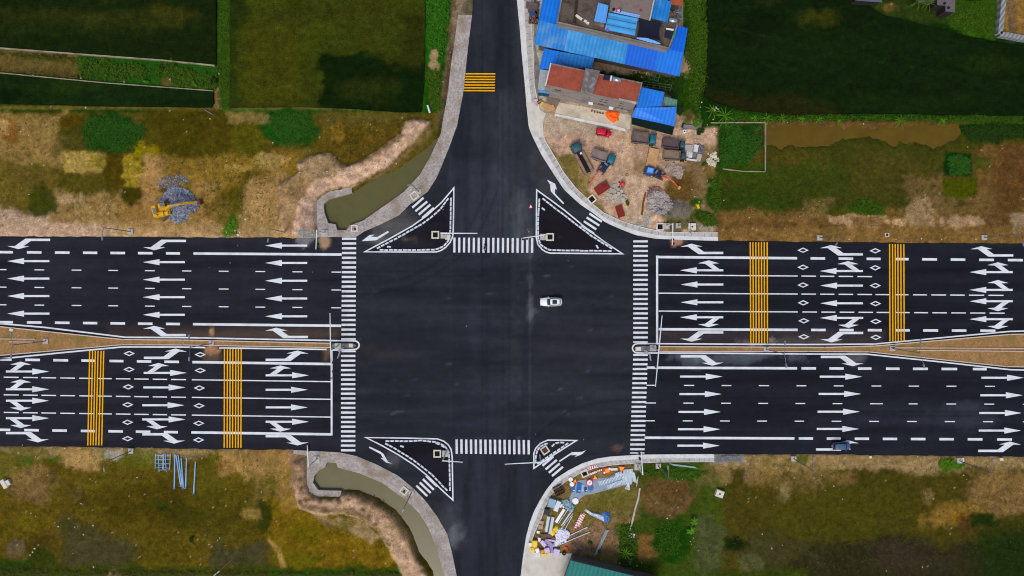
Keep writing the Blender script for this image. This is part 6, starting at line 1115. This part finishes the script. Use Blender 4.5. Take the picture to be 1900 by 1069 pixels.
crate(1023.5,931.5,1.5,1.75,.9,14,M('pale_blue_tank',(138,166,186),.6,.12,1.5,.1),'pale blue-grey tank box beside the pavement'); crate(1033.5,937,.95,2.2,.9,22,M('pale_white_cover',(206,216,220),.6,.08,1.5,.1),'long whitish cover box right of the pale blue tank box'); crate(1014.5,948,1.15,1.15,.7,6,M('dark_box_paint',(44,48,60),.7,.15,2,.1),'square dark box beside the pavement below the pale blue tank')
crate(1041,937.5,.35,.8,.3,30,whs,'small white plate right of the whitish cover box'); crate(1045,940,.3,.45,.3,-30,whs,'tiny white plate lying right of another white plate')
teal_s = M('teal_scrap', (128,158,174), .6, .3, 2, .2)
rubble('scrap_heap','heap of teal and white scrap fittings left of the white disc','scrap',[(1044,928),(1054,926),(1064,938),(1062,948),(1056,946),(1044,936)],90,.25,.7,teal_s,.4,.5)
def plank(x0, y0, x1, y1, wd, h, mt, label, name='board', cat='board', group=None):
    A, B = G(x0, y0, .1), G(x1, y1, .1); d = B-A; o = MB().box((0,0,h/2), (d.length,wd,h), 0, .97).build(name, mt); o.location = (A+B)/2; o.rotation_euler = (0,0,math.atan2(d.y,d.x)); return tag(o, label, cat, group)
plank(1047,944,1031,969,.62,.2,whs,'broad white board left of the thin white posts'); plank(1018,957,1013,986,.6,.35,M('silver_board',(186,198,208),.5,.1,2,.05),'left one of two broad silver-grey boards'); plank(1026,958,1020,990,.62,.38,M('silver_board'),'right one of two broad silver-grey boards')
for k, (a, b, c, d) in enumerate(((1055,943,1036,971),(1058,950,1041,975),(1062,947,1043,974),(1063,952,1038,984),(1062,957,1046,985))): stick(a,b,c,d,.075,wpost,'thin white post in the loose sheaf right of the broad white board','white_post','post','sheaf of thin white posts')
stick(1046,998,1089,978,.11,wpost,'white flanged post, upper one of a pair sticking out of the white heap','sign_post','post',ends=True); stick(1036,1011,1093,987,.11,wpost,'white flanged post, lower one of a pair sticking out of the white heap','sign_post','post',ends=True)
rubble('foam_heap','heap of crumpled white foam between the posts and yellow bags','foam',[(1034,982),(1046,982),(1056,990),(1052,1000),(1040,1008),(1028,1012),(1032,998)],150,.35,.9,M('white_foam_sheet',(222,222,236),.8,.1,2,.2),.4,.7)
yb = M('yellow_bag', (236,200,20), .5, .12, 2, .2); lil = M('lilac_panel', (200,188,218), .6, .1, 2, .05); lil2 = M('violet_sheet',(154,134,182),.6,.15,2,.1)
cloth(1029,981,[(1020,990),(1024,982),(1032,974),(1036,976),(1036,984),(1030,990),(1025,996),(1020,995)],yb,'large crumpled yellow bag beside the white foam heap','plastic_bag',.5,'bag'); cloth(1013,981,[(1010,978),(1016,978),(1016,986),(1011,986)],yb,'small yellow bag at the end of the silver boards','plastic_bag',.35,'bag')
crate(992,1007,1.05,1.2,.8,4,yb,'yellow box with a dark strap on the pavement edge',lidm=yb); cloth(988,1018,[(983,1014),(990,1013),(994,1020),(991,1025),(984,1023)],yb,'round yellow bag below the yellow box','plastic_bag',.55,'bag')
crate(983.5,1009,.6,.65,.5,4,whs,'small white box left of the yellow box'); crate(997,1020,.8,.9,.6,-10,whs,'white box between the yellow bag and the tan carton'); crate(996.5,1028,1.2,.9,.6,4,M('cream_box',(214,214,210),.8,.08,2,.1),'cream-white flat box at the lower end of the heap')
crate(1007,1022,1.0,.7,.6,-14,M('tan_carton',(206,146,60),.85,.12,2,.1),'tan carton with a yellow lid edge'); crate(1010,1028,.9,.5,.5,-12,yb,'low yellow carton below the tan one'); crate(1015,1019,1.05,.95,.7,-14,lil,'pale lilac box, left of the two lilac ones'); crate(1032,1024,1.25,1.55,.7,14,lil,'large pale lilac box, right of the two lilac ones')
plank(1011,1001,1027,1013,.75,.4,lil2,'violet folded sheet panel, upper one','folded_sheet','panel'); plank(1004,1003,1012,1013,.8,.3,lil,'pale lilac panel left of the violet sheet','folded_sheet','panel'); plank(1018,1009,1026,1024,.7,.3,lil2,'violet folded sheet panel, lower one','folded_sheet','panel'); plank(1012,1000,1030,1003,.35,.3,lil,'narrow pale lilac strip above the violet sheet','folded_sheet','panel')
cloth(1001,999,[(997,995),(1003,997),(1004,1004),(999,1006)],whs,'crumpled white bag above the yellow box','plastic_bag',.4,'bag')
for k in range(4): plank(1004+6*k,991-.5*k,1032-2*k,999+1.2*k,.3,.2,M('brown_timber',(112,88,78),.9,.2,1.5,.2),'brown timber in the small stack above the lilac sheets','timber','timber','small stack of brown timbers')
cloth(1051,1016,[(1046,1013),(1050,1012),(1056,1015),(1056,1021),(1051,1020),(1046,1017)],M('orange_bag',(240,84,28),.6,.1,2,.2),'bright orange bag at the corner of the pale driveway','plastic_bag',.4,'bag')
t = MB(); t.loft([[Vector((math.cos(a)*r_, math.sin(a)*r_, z)) for a in [2*math.pi*k/n for k in range(n)]] for r_, z in ((.4,0),(.44,.12),(.4,.24),(.24,.24),(.22,.12),(.24,0))], False)
o = tag(t.build('tyre', tyre, None, True), 'black tyre lying on the pale driveway', 'tyre'); o.location = W(1046.5,1026)+Vector((0,0,.19))
for x, y, s, l in ((1005,969,.85,'square tan-grey paver by the kerb left of the silver boards'),(1003,977,.95,'round-cornered tan paver below the square one'),(998.5,987,.6,'small pink-white paver below the tan pavers')):
    crate(x, y, s, s*.9, .25, 8, M('tan_flags') if s > .7 else whs, l, 'paver', 'paver')
cloth(1102,955,[(1084,947),(1088,944),(1098,950),(1110,953),(1124,960),(1122,968),(1108,962),(1096,956)],M('shiny_wrap',(204,218,230),.35,.25,2,.4,spec=.5),'long bundle wrapped in shiny white plastic','wrapped_bundle',.45,'bundle'); cloth(1126,961,[(1116,952),(1122,949),(1132,953),(1132,962),(1128,971),(1121,970)],M('blue_wrap',(70,112,176),.5,.3,2,.3),'crumpled blue and white plastic at the end of the wrapped bundle','plastic_sheet',.5,'plastic sheet')
gpipe2 = M('grey_pipe', (142,150,152), .5, .1, 2, 0, spec=.3)
for k in range(3): stick(1124.5+2.2*k,982+.5*k,1103+1.8*k,1029-.7*k,.14,gpipe2,'long grey pipe in the group of three on the dirt','grey_pipe','pipe','three long grey pipes',z=.02+.05*(k==1))
wall([(1187,905),(1184,925),(1178,945),(1172,972),(1163,1002)], .35, -.1, .22, 'broken low pale kerb line between the dirt yard and the weeds', conc, 'low_wall')
for k in range(4): 
    o = MB().box((0,0,.1), (.7-.1*k,.22,.16), .2*k).build('timber', M('brown_timber')); o.location = G(1077+3*k,1034+.6*k); tag(o, 'short pale timber offcut on the dark bank above the teal green roof', 'timber', 'offcuts above the teal roof')
# ================================================================ blue-painted steel, lower left
bp = M('pale_blue_steel', (142,178,208), .5, .12, 2, .05, spec=.35)
for x0, y0, x1, y1, l in ((325,843,324,906,'leftmost of the pale blue poles on the grass'),(327,843,336,901,'second pale blue pole, leaning across the left one'),(331,844,339,902,'third pale blue pole from the left'),(337,850,341,906,'fourth pale blue pole, ending lowest in the bundle'),(347,849,345,905,'fifth pale blue pole, right side of the bundle'),(363.5,856,360.5,915,'single pale blue pole lying apart on the right')):
    stick(x0,y0,x1,y1,.16,bp,l,'lamp_pole','pole',z=.05,ends=True)
for i, (x, y, w_, h_, a, l) in enumerate(((296,856,14,28,2,'pale blue ladder frame, left one of the stack'),(302,858,13,34,-3,'pale blue ladder frame, middle one of the stack'),(311,856,12,30,3,'pale blue ladder frame, right one lying apart'))):
    t = thing('ladder_section', l, 'ladder frame', G(x, y, .15+.12*i), -R(a)); ww, hh = w_*S/2, h_*S/2
    for s in (-1,1): MB().tube([(s*ww,-hh,0),(s*ww,hh,0)], .08, 8).build('upright', bp, t)
    for k in range(4): MB().tube([(-ww,-hh+.4+k*(2*hh-.7)/3,0),(ww,-hh+.4+k*(2*hh-.7)/3,0)], .06, 6).build('rung', bp, t)
stick(397,1068,408,1059,.1,wpost,'pale fallen post at the lower edge of the left meadow','fallen_post','post'); stick(408,1059,428,1040,.05,M('brown_timber'),'thin dark rod running up from the pale fallen post','rod','rod')
stick(380,204,397,214,.09,M('grey_boards'),'thin pale plank on the path corner at the end of the narrow rice plot','plank','plank'); stick(793.5,196,798,210,.2,wpost,'white board lying in the grass beside the ditch, left of the north road','plank','plank')
# ================================================================ PLANTS
def leafmat(name, c): return M(name, c, .7, .35, 1.3, .1, spec=.15, fine=(4,.45))
lf = {'dark': leafmat('dark_leaves',(30,58,2)), 'mid': leafmat('mid_leaves',(54,84,3)), 'bright': leafmat('bright_leaves',(72,116,10)), 'olive': leafmat('olive_leaves',(64,66,14)), 'yellow': leafmat('yellow_green_leaves',(100,104,20))}
def leaves(mb, c, n, rx, ry, rz, s, r):
    for k in range(n):
        u = r.uniform(0,2*math.pi); q = math.sqrt(r.random()); z = r.random(); f = q*(1-.5*z*z)
        p = c+Vector((rx*f*math.cos(u), ry*f*math.sin(u), rz*z)); a = r.uniform(0,6.3); d = Vector((math.cos(a),math.sin(a),r.uniform(-.5,.6)))*s*r.uniform(.6,1.3); w_ = Vector((-math.sin(a),math.cos(a),r.uniform(-.3,.3)))*s*.42
        mb.add([p-d*.5, p+w_*.5, p+d*.5, p-w_*.5], [(0,1,2,3)])
    return mb
def weeds(poly, n, s, h, mat, label, cat='weeds', name='weed_patch', seed=1):
    r = random.Random(seed); bb = (min(p[0] for p in poly), min(p[1] for p in poly), max(p[0] for p in poly), max(p[1] for p in poly)); xs = np.array([r.uniform(bb[0],bb[2]) for k in range(n*3)]); ys = np.array([r.uniform(bb[1],bb[3]) for k in range(n*3)])
    wd_ = max(3, min(24, (bb[2]-bb[0])*.34, (bb[3]-bb[1])*.34)); d = sdist(xs, ys, poly)+(fbm(xs, ys, 26, seed)-.5)*wd_*2.4; ok = np.where(d/wd_ > np.array([r.random()**1.6*.9 for q_ in range(len(xs))]))[0][:n]; mb = MB()
    for i in ok: leaves(mb, G(xs[i], ys[i], .0), 2, .3, .3, h*(.5+.8*float(vn(xs[i:i+1], ys[i:i+1], 5, 3)[0])), s, r)
    return tag(mb.build(name, mat), label, cat, kind='stuff')
el = lambda x, y, a, b: [(x+a*math.cos(2*math.pi*k/20), y+b*math.sin(2*math.pi*k/20)) for k in range(20)]
weeds(el(212,246,58,36), 1700, .36, .28, leafmat('deep_leaves',(38,82,10)), 'oval of dense dark green plants above the yellow excavator', seed=2); weeds(el(544,240,47,38), 1600, .36, .28, leafmat('deep_leaves',(38,82,10)), 'dense dark green plants left of the brown field above the upper canal', seed=3)
weeds([(145,110),(240,116),(300,120),(404,130),(404,166),(330,162),(300,152),(200,146),(150,138)], 2600, .45, .6, lf['mid'], 'green vegetables filling the right of the long strip', 'vegetables', 'vegetable_patch', 4); weeds([(0,96),(140,106),(145,116),(0,104)], 260, .4, .5, lf['olive'], 'thin olive weeds along the upper dyke at far left', seed=5); weeds([(0,128),(130,138),(220,150),(220,156),(120,146),(0,136)], 240, .4, .5, lf['olive'], 'thin olive weeds along the lower dyke at far left', seed=6)
weeds([(792,-10),(834,-10),(832,60),(820,100),(816,128),(812,90),(794,86)], 2200, .5, .9, leafmat('reed_leaves',(42,96,4)), 'tall bright green reeds left of the north road', 'reeds', 'reed_bed', 7); weeds([(793,130),(824,128),(818,205),(790,208)], 900, .4, .4, lf['mid'], 'short green grass below the reeds beside the ditch', seed=8); weeds([(404,0),(424,0),(424,200),(404,200)], 800, .35, .3, lf['mid'], 'grassy dyke between the two big rice fields', 'grass', 'grass_strip', 9)
weeds([(1268,-10),(1310,-10),(1312,130),(1300,210),(1284,205),(1276,150),(1272,60)], 2400, .45, .7, lf['mid'], 'rough grass strip between the blue roofs and the dark rice field', 'grass', 'grass_strip', 10); weeds([(1110,132),(1190,142),(1262,146),(1270,200),(1258,198),(1235,172),(1190,158),(1114,146)], 1500, .45, .6, lf['dark'], 'dark grass between the red-decked house and the blue roof', 'grass', 'grass_strip', 11)
weeds([(1337,232),(1416,232),(1405,270),(1385,306),(1340,314)], 2200, .42, .45, leafmat('deep_leaves',(38,82,10)), 'dark water plants filling the walled square plot', seed=12); weeds([(1318,330),(1340,320),(1340,390),(1326,398),(1316,370)], 350, .4, .35, lf['mid'], 'dark green scrub below the walled square plot', 'scrub', 'scrub', 13); weeds([(1340,212),(1560,214),(1900,214),(1900,230),(1780,230),(1560,224),(1420,228),(1340,226)], 1500, .4, .5, lf['mid'], 'green bank along the lower side of the dark rice field', 'grass', 'grass_strip', 14)
weeds([(1774,232),(1900,232),(1900,256),(1868,258),(1840,268),(1800,264)], 1300, .42, .5, lf['dark'], 'dark green plants at the right end of the muddy pond', seed=15); weeds([(1753,284),(1801,287),(1802,325),(1752,325)], 1100, .42, .5, leafmat('deep_leaves',(38,82,10)), 'small square bed of dark green plants in the right meadow', 'plant bed', 'plant_bed', 16); weeds([(1582,376),(1612,370),(1642,384),(1640,398),(1600,400),(1580,390)], 500, .4, .5, lf['mid'], 'green clump at the edge of the bare verge in the right meadow', seed=17); weeds(el(1245,1000,34,40), 260, .36, .25, lf['mid'], 'dark green patch in the lower right meadow', seed=18)
weeds([(1150,975),(1172,972),(1178,1000),(1182,1060),(1160,1050),(1148,1010)], 900, .45, .7, lf['mid'], 'green weeds along the broken low wall below the dirt yard', seed=19); weeds([(1185,870),(1270,868),(1320,872),(1300,890),(1200,888)], 700, .4, .4, lf['mid'], 'green grass just behind the lower right pavement', 'grass', 'grass_strip', 21); weeds(el(425,424,16,16), 220, .4, .5, lf['bright'], 'bright green weeds with rubble at the road edge', seed=23); weeds([(0,1054),(240,1058),(500,1060),(740,1062),(740,1069),(0,1069)], 1100, .4, .5, lf['olive'], 'green strip along the lower edge of the left meadow', 'grass', 'grass_strip', 24)
weeds([(1738,8),(1856,2),(1848,60),(1780,58),(1740,40)], 1500, .4, .4, lf['mid'], 'mown green lawn right of the flat-roofed house', 'grass', 'lawn', 25); weeds(el(1765,862,26,12), 300, .4, .4, lf['bright'], 'bright green weeds on the verge right of the blue car', seed=26); weeds([(1296,392),(1322,396),(1332,412),(1310,420),(1292,412)], 300, .4, .4, lf['mid'], 'green weeds near the yellow bag', seed=27)
for i, (p, l) in enumerate((([(655,343),(690,328),(740,303),(780,276),(800,262),(803,268),(790,278),(742,312),(688,337),(656,350)],'ragged dark weeds along the bank of the upper canal'),([(634,912),(664,909),(704,923),(737,946),(762,979),(780,1024),(800,1056),(796,1062),(772,1032),(754,986),(730,954),(700,932),(664,917)],'ragged dark weeds along the bank of the lower canal'))): weeds(p, 170, .34, .35, lf['olive'], l, seed=50+i)
# dry tufts thinly spread over the waste ground
r0 = random.Random(31)
def tufts(rects, n, label, mat, seed):
    r = random.Random(seed); mb = MB()
    for k in range(n):
        x0, y0, x1, y1 = rects[k % len(rects)]; x, y = r.uniform(x0,x1), r.uniform(y0,y1)
        if sdist(np.array([x]), np.array([y]), BERM_N)[0] > -6 or sdist(np.array([x]), np.array([y]), CANAL_N)[0] > -8 or sdist(np.array([x]), np.array([y]), BERM_S)[0] > -6 or sdist(np.array([x]), np.array([y]), CANAL_S)[0] > -10: continue
        leaves(mb, G(x, y), 3, .35, .35, .25, .3, r)
    return tag(mb.build('dry_tufts', mat), label, 'grass tufts', kind='stuff')
tufts([(0,215,500,300),(0,300,480,400),(380,290,560,400),(600,220,740,290)], 900, 'thin olive tufts scattered over the upper left waste ground', lf['olive'], 41); tufts([(0,850,480,1060),(100,900,460,1060)], 900, 'thin olive tufts scattered over the lower left meadow', lf['olive'], 42)
tufts([(1430,275,1740,400),(1340,330,1700,400)], 800, 'thin olive tufts scattered over the right meadow', lf['olive'], 43); tufts([(1350,860,1900,1060),(1350,900,1700,1060)], 1100, 'thin olive tufts scattered over the lower right meadow', lf['olive'], 44); tufts([(1090,905,1180,1000),(1040,930,1150,1010)], 240, 'sparse yellow-green tufts in the storage yard', lf['yellow'], 45)
# single plants
def plant(x, y, n, L, label, cat, name, mat, stem=1.2, group=None):     # rosette of long drooping leaves on a stem
    t = thing(name, label, cat, G(x, y), random.uniform(0,3), group); MB().tube([(0,0,-.1),(.03,0,stem)], [.14,.09], 7).build('stem', M('plant_stem',(84,88,40),.8,.2,2,.1), t); mb = MB(); r = random.Random(int(x+y))
    for k in range(n):
        a = 2*math.pi*k/n+r.uniform(-.25,.25); l = L*r.uniform(.75,1.15); pr = None; w0 = .085 if name == 'palm_plant' else .2
        for i in range(6):
            u = i/5; c = Vector((math.cos(a)*l*u, math.sin(a)*l*u, stem+.7*math.sin(u*2.4)*l*.35-u*u*.3*l)); s = Vector((-math.sin(a),math.cos(a),0))*w0*(.35+1.6*u*(1-u)*1.6)*(1 if i < 5 else .15)
            cur = (c-s, c+Vector((0,0,.04)), c+s)
            if pr: mb.add([pr[0],pr[1],cur[1],cur[0]],[(0,1,2,3)]).add([pr[1],pr[2],cur[2],cur[1]],[(0,1,2,3)])
            pr = cur
    mb.build('leaf_crown', mat, t); return t
plant(1340,219,13,2.4,'large bright spiky palm at the corner of the walled plot','palm','palm_plant',lf['bright'],1.6); plant(1319,208,9,1.9,'spiky palm left of the large bright palm, near white litter','palm','palm_plant',lf['bright'],1.2)
for x, y, L, l in ((1398,221,1.1,'small palm on the bank between the large palm and the wall corner'),(1421,221,1.5,'spiky palm right above the corner of the low pale wall'),(1449,221,1.3,'spiky palm on the bank just right of the wall corner'),(1486,222,.9,'little spiky palm at the left of the pond bank'),(1517,223,1.1,'little spiky palm on the pond bank, second from the left'),(1555,227,.8,'smallest spiky palm on the middle of the pond bank'),(1668,226,1.8,'largest spiky palm on the pond bank, right part'),(1746,226,1.3,'spiky palm at the far right end of the pond bank')): plant(x, y, 9, L, l, 'palm', 'palm_plant', lf['bright'], .6)
plant(1160,1022,11,1.9,'spiky palm in the weeds above the teal green roof','palm','palm_plant',lf['bright'],1.4); plant(1286,966,7,1.2,'upper banana plant beside the grey-green pool','banana plant','banana_plant',lf['bright'],.8); plant(1281,983,7,1.1,'lower banana plant beside the grey-green pool','banana plant','banana_plant',lf['bright'],.8)
plant(1692,10,12,2.3,'left palm of the pair at the upper edge near the flat-roofed house','palm','palm_plant',lf['mid'],2.2); plant(1711,13,11,2.0,'right palm of the pair at the upper edge near the flat-roofed house','palm','palm_plant',lf['mid'],2.2)
def bush(x, y, rx, ry, h, n, mat, label, name='bush'):
    t = thing(name, label, 'bush', G(x, y)); mb = MB(); r = random.Random(int(x*3+y))
    mb.tube([(0,0,-.1),(.05,.02,h*.5)], [.09,.05], 6)
    for k in range(4): a = k*1.6+.3; mb.tube([(.03,0,h*.3),(rx*.5*math.cos(a),ry*.5*math.sin(a),h*.75)], [.05,.02], 5)
    mb.build('trunk', M('bark',(80,66,48),.9,.2,3,.2), t); mb = MB()
    for k in range(max(4,int(n/60))): a = r.uniform(0,6.3); q = math.sqrt(r.random())*.75; leaves(mb, Vector((rx*q*math.cos(a), ry*q*math.sin(a), h*r.uniform(.2,.5))), 60, rx*.42, ry*.42, h*.5, .34, r)
    mb.build('crown', mat, t)
bush(1291,229,1.1,1.0,1.7,620,lf['bright'],'bright green bush beside the right end of the dark net shed'); bush(1298,247,.95,.9,1.5,480,lf['dark'],'dark green bush below the bright bush in the yard'); bush(1262,210,.8,1.6,1.4,400,lf['dark'],'dark bush hugging the right wall of the deep blue lean-to'); bush(1305,306,.7,.6,.8,260,lf['mid'],'low green bush beside the pale stones right of the slabs'); bush(1295,214,.9,.9,1.4,360,lf['mid'],'green bush on the path between the lean-to and the rice field')
bush(1162,378,.6,.7,.7,200,lf['mid'],'small green bush between the broken slabs and the small red panel'); bush(1112,1022,.4,.5,.6,140,lf['mid'],'small green bush right of the grey pipes, lower one'); bush(1096,1007,.5,.5,.6,160,lf['mid'],'small green bush left of the grey pipes'); bush(1100,1020,.35,.4,.5,120,lf['yellow'],'yellow-green bush at the lower end of the grey pipes'); bush(356,1000,.01+.6,.5,.6,160,lf['dark'],'small dark bush alone in the lower left meadow'); bush(300,126,.5,.5,.8,180,lf['dark'],'dark bush poking over the upper dyke of the vegetable strip'); bush(398,152,.7,.9,1.2,320,lf['dark'],'dark bush at the right end of the vegetable strip'); bush(272,152,.6,.5,.9,220,lf['bright'],'bright round bush near the lower dyke in the vegetable strip'); bush(362,158,.7,.6,.9,260,lf['bright'],'bright bush near the right end of the lower dyke')
# white litter and stray stones, each one piece
lm = []
for c in range(3):
    r = random.Random(c); n = 7; me = MB().prism([(math.cos(2*math.pi*k/n)*r.uniform(.16,.3), math.sin(2*math.pi*k/n)*r.uniform(.14,.26)) for k in range(n)], 0, .16, True).mesh('litter'); me.materials.append(M('white_litter',(204,200,186),.8,.1,3,.1)); lm.append(me)
def litter(pts, label, group, sc=1.0, name='litter_scrap', cat='litter'):
    for i, (x, y) in enumerate(pts):
        o = bpy.data.objects.new(name, lm[i % 3]); COL.objects.link(o); o.location = G(x, y, .0 if sdist(np.array([x]),np.array([y]),ROAD)[0] < 0 else .03); 
        if o.location.z < -.05 and sdist(np.array([x]),np.array([y]),ROAD)[0] > 0: o.location.z = .003
        f = sc*.5*random.uniform(.6,1.3); o.scale = (f,f,f); o.rotation_euler = (0,0,random.uniform(0,6)); tag(o, label, cat, group)
litter([(62,139),(150,145),(231,152),(317,148),(407,137),(159,200),(340,222),(390,221)], 'white scrap of litter beside the dykes and paths of the vegetable strip', 'litter round the vegetable strip', 1.5)
litter([(39,245),(53,251),(59,304),(40,350),(55,361),(197,380),(348,300),(336,305),(430,318),(420,300),(24,416),(103,433),(12,432),(270,434),(366,437),(346,431),(399,437),(446,384)], 'white scrap of litter on the upper left waste ground', 'litter on the upper left waste ground')
litter([(420,432),(423,437),(436,428),(442,436),(445,432),(455,407)], 'broken white slab among bright weeds at the upper left road edge', 'broken white slabs at the road edge', 2.2, 'broken_slab', 'slab')
litter([(506,265),(674,286),(610,320),(634,316),(655,312),(688,232),(782,250),(818,238),(812,256),(735,304),(560,322),(573,402),(835,64),(838,75),(838,82),(836,90),(831,116),(820,188),(822,152)], 'pale stone on the bank and ditch beside the upper canal', 'stones on the upper canal bank', .9, 'stone', 'stone')
litter([(102,970),(107,977),(109,977),(139,978),(145,977),(155,992),(173,975),(135,1027),(260,1033),(174,1052),(151,934),(255,886),(408,998),(418,1012),(404,1002),(388,1010),(386,973),(237,991),(66,958),(58,952),(30,868),(66,848),(312,872),(200,835),(227,833),(282,831),(120,832),(42,826)], 'white scrap of litter on the lower left meadow', 'litter on the lower left meadow')
litter([(60,1025),(56,1030),(64,1018)], 'large white litter by the small muddy puddle, lower left', 'large litter by the puddle', 2.0)
litter([(485,913),(645,945),(674,935),(746,928),(784,1052),(570,1063),(456,866),(584,900)], 'pale stone on the bank beside the lower canal', 'stones on the lower canal bank', .9, 'stone', 'stone')
litter([(1461,227),(1543,213),(1602,230),(1719,211),(1850,211),(1795,273),(1859,270),(1454,260),(1521,374),(1490,388),(1484,402),(1390,404),(1575,444),(1747,444),(1662,444),(1710,443),(1810,444),(1370,443),(1312,336)], 'white scrap of litter in the right meadow and by the pond', 'litter in the right meadow')
litter([(1414,991),(1432,1016),(1432,1018),(1452,1012),(1517,1044),(1644,1059),(1711,1052),(1563,926),(1531,910),(1547,902),(1436,937),(1524,882),(1463,870),(1475,848),(1530,849),(1703,847),(1744,850),(1788,882),(1794,890),(1400,846),(1350,846),(1375,850)], 'white scrap of litter in the lower right meadow', 'litter in the lower right meadow')
litter([(1255,888),(1258,893),(1266,889),(1238,962),(1243,956),(1166,984),(1164,993),(1168,970),(1150,1045),(1182,1050),(1190,1044),(1090,999),(1100,1004),(1076,1017),(1281,1005),(1283,1010),(1286,998),(1296,1022)], 'white scrap of litter around the dirt yard and pool', 'litter around the dirt yard')
litter([(1323,202),(1328,200),(1332,203),(1326,205)], 'large white torn litter in the bushes left of the large palm', 'torn litter by the palm', 2.0); litter([(1302,190),(1300,199),(1308,206),(1323,222),(1326,238),(1330,229),(1312,232),(1329,246),(1318,244),(1343,372),(1284,352),(1289,365),(1297,375),(1162,406)], 'white scrap of litter on the path right of the sheds', 'litter right of the sheds')
litter([(475,479),(441,456),(427,488),(388,497),(660,500),(580,505),(668,433),(1083,816),(994,806),(1054,484),(1310,462),(866,605)], 'pale crumb of mortar lying on the asphalt', 'crumbs on the asphalt', .6, 'stone', 'stone'); litter([(979,426),(981,430)], 'tan clod lying on the road left of the upper right island', 'clods by the upper right island', 1.1, 'stone', 'stone')
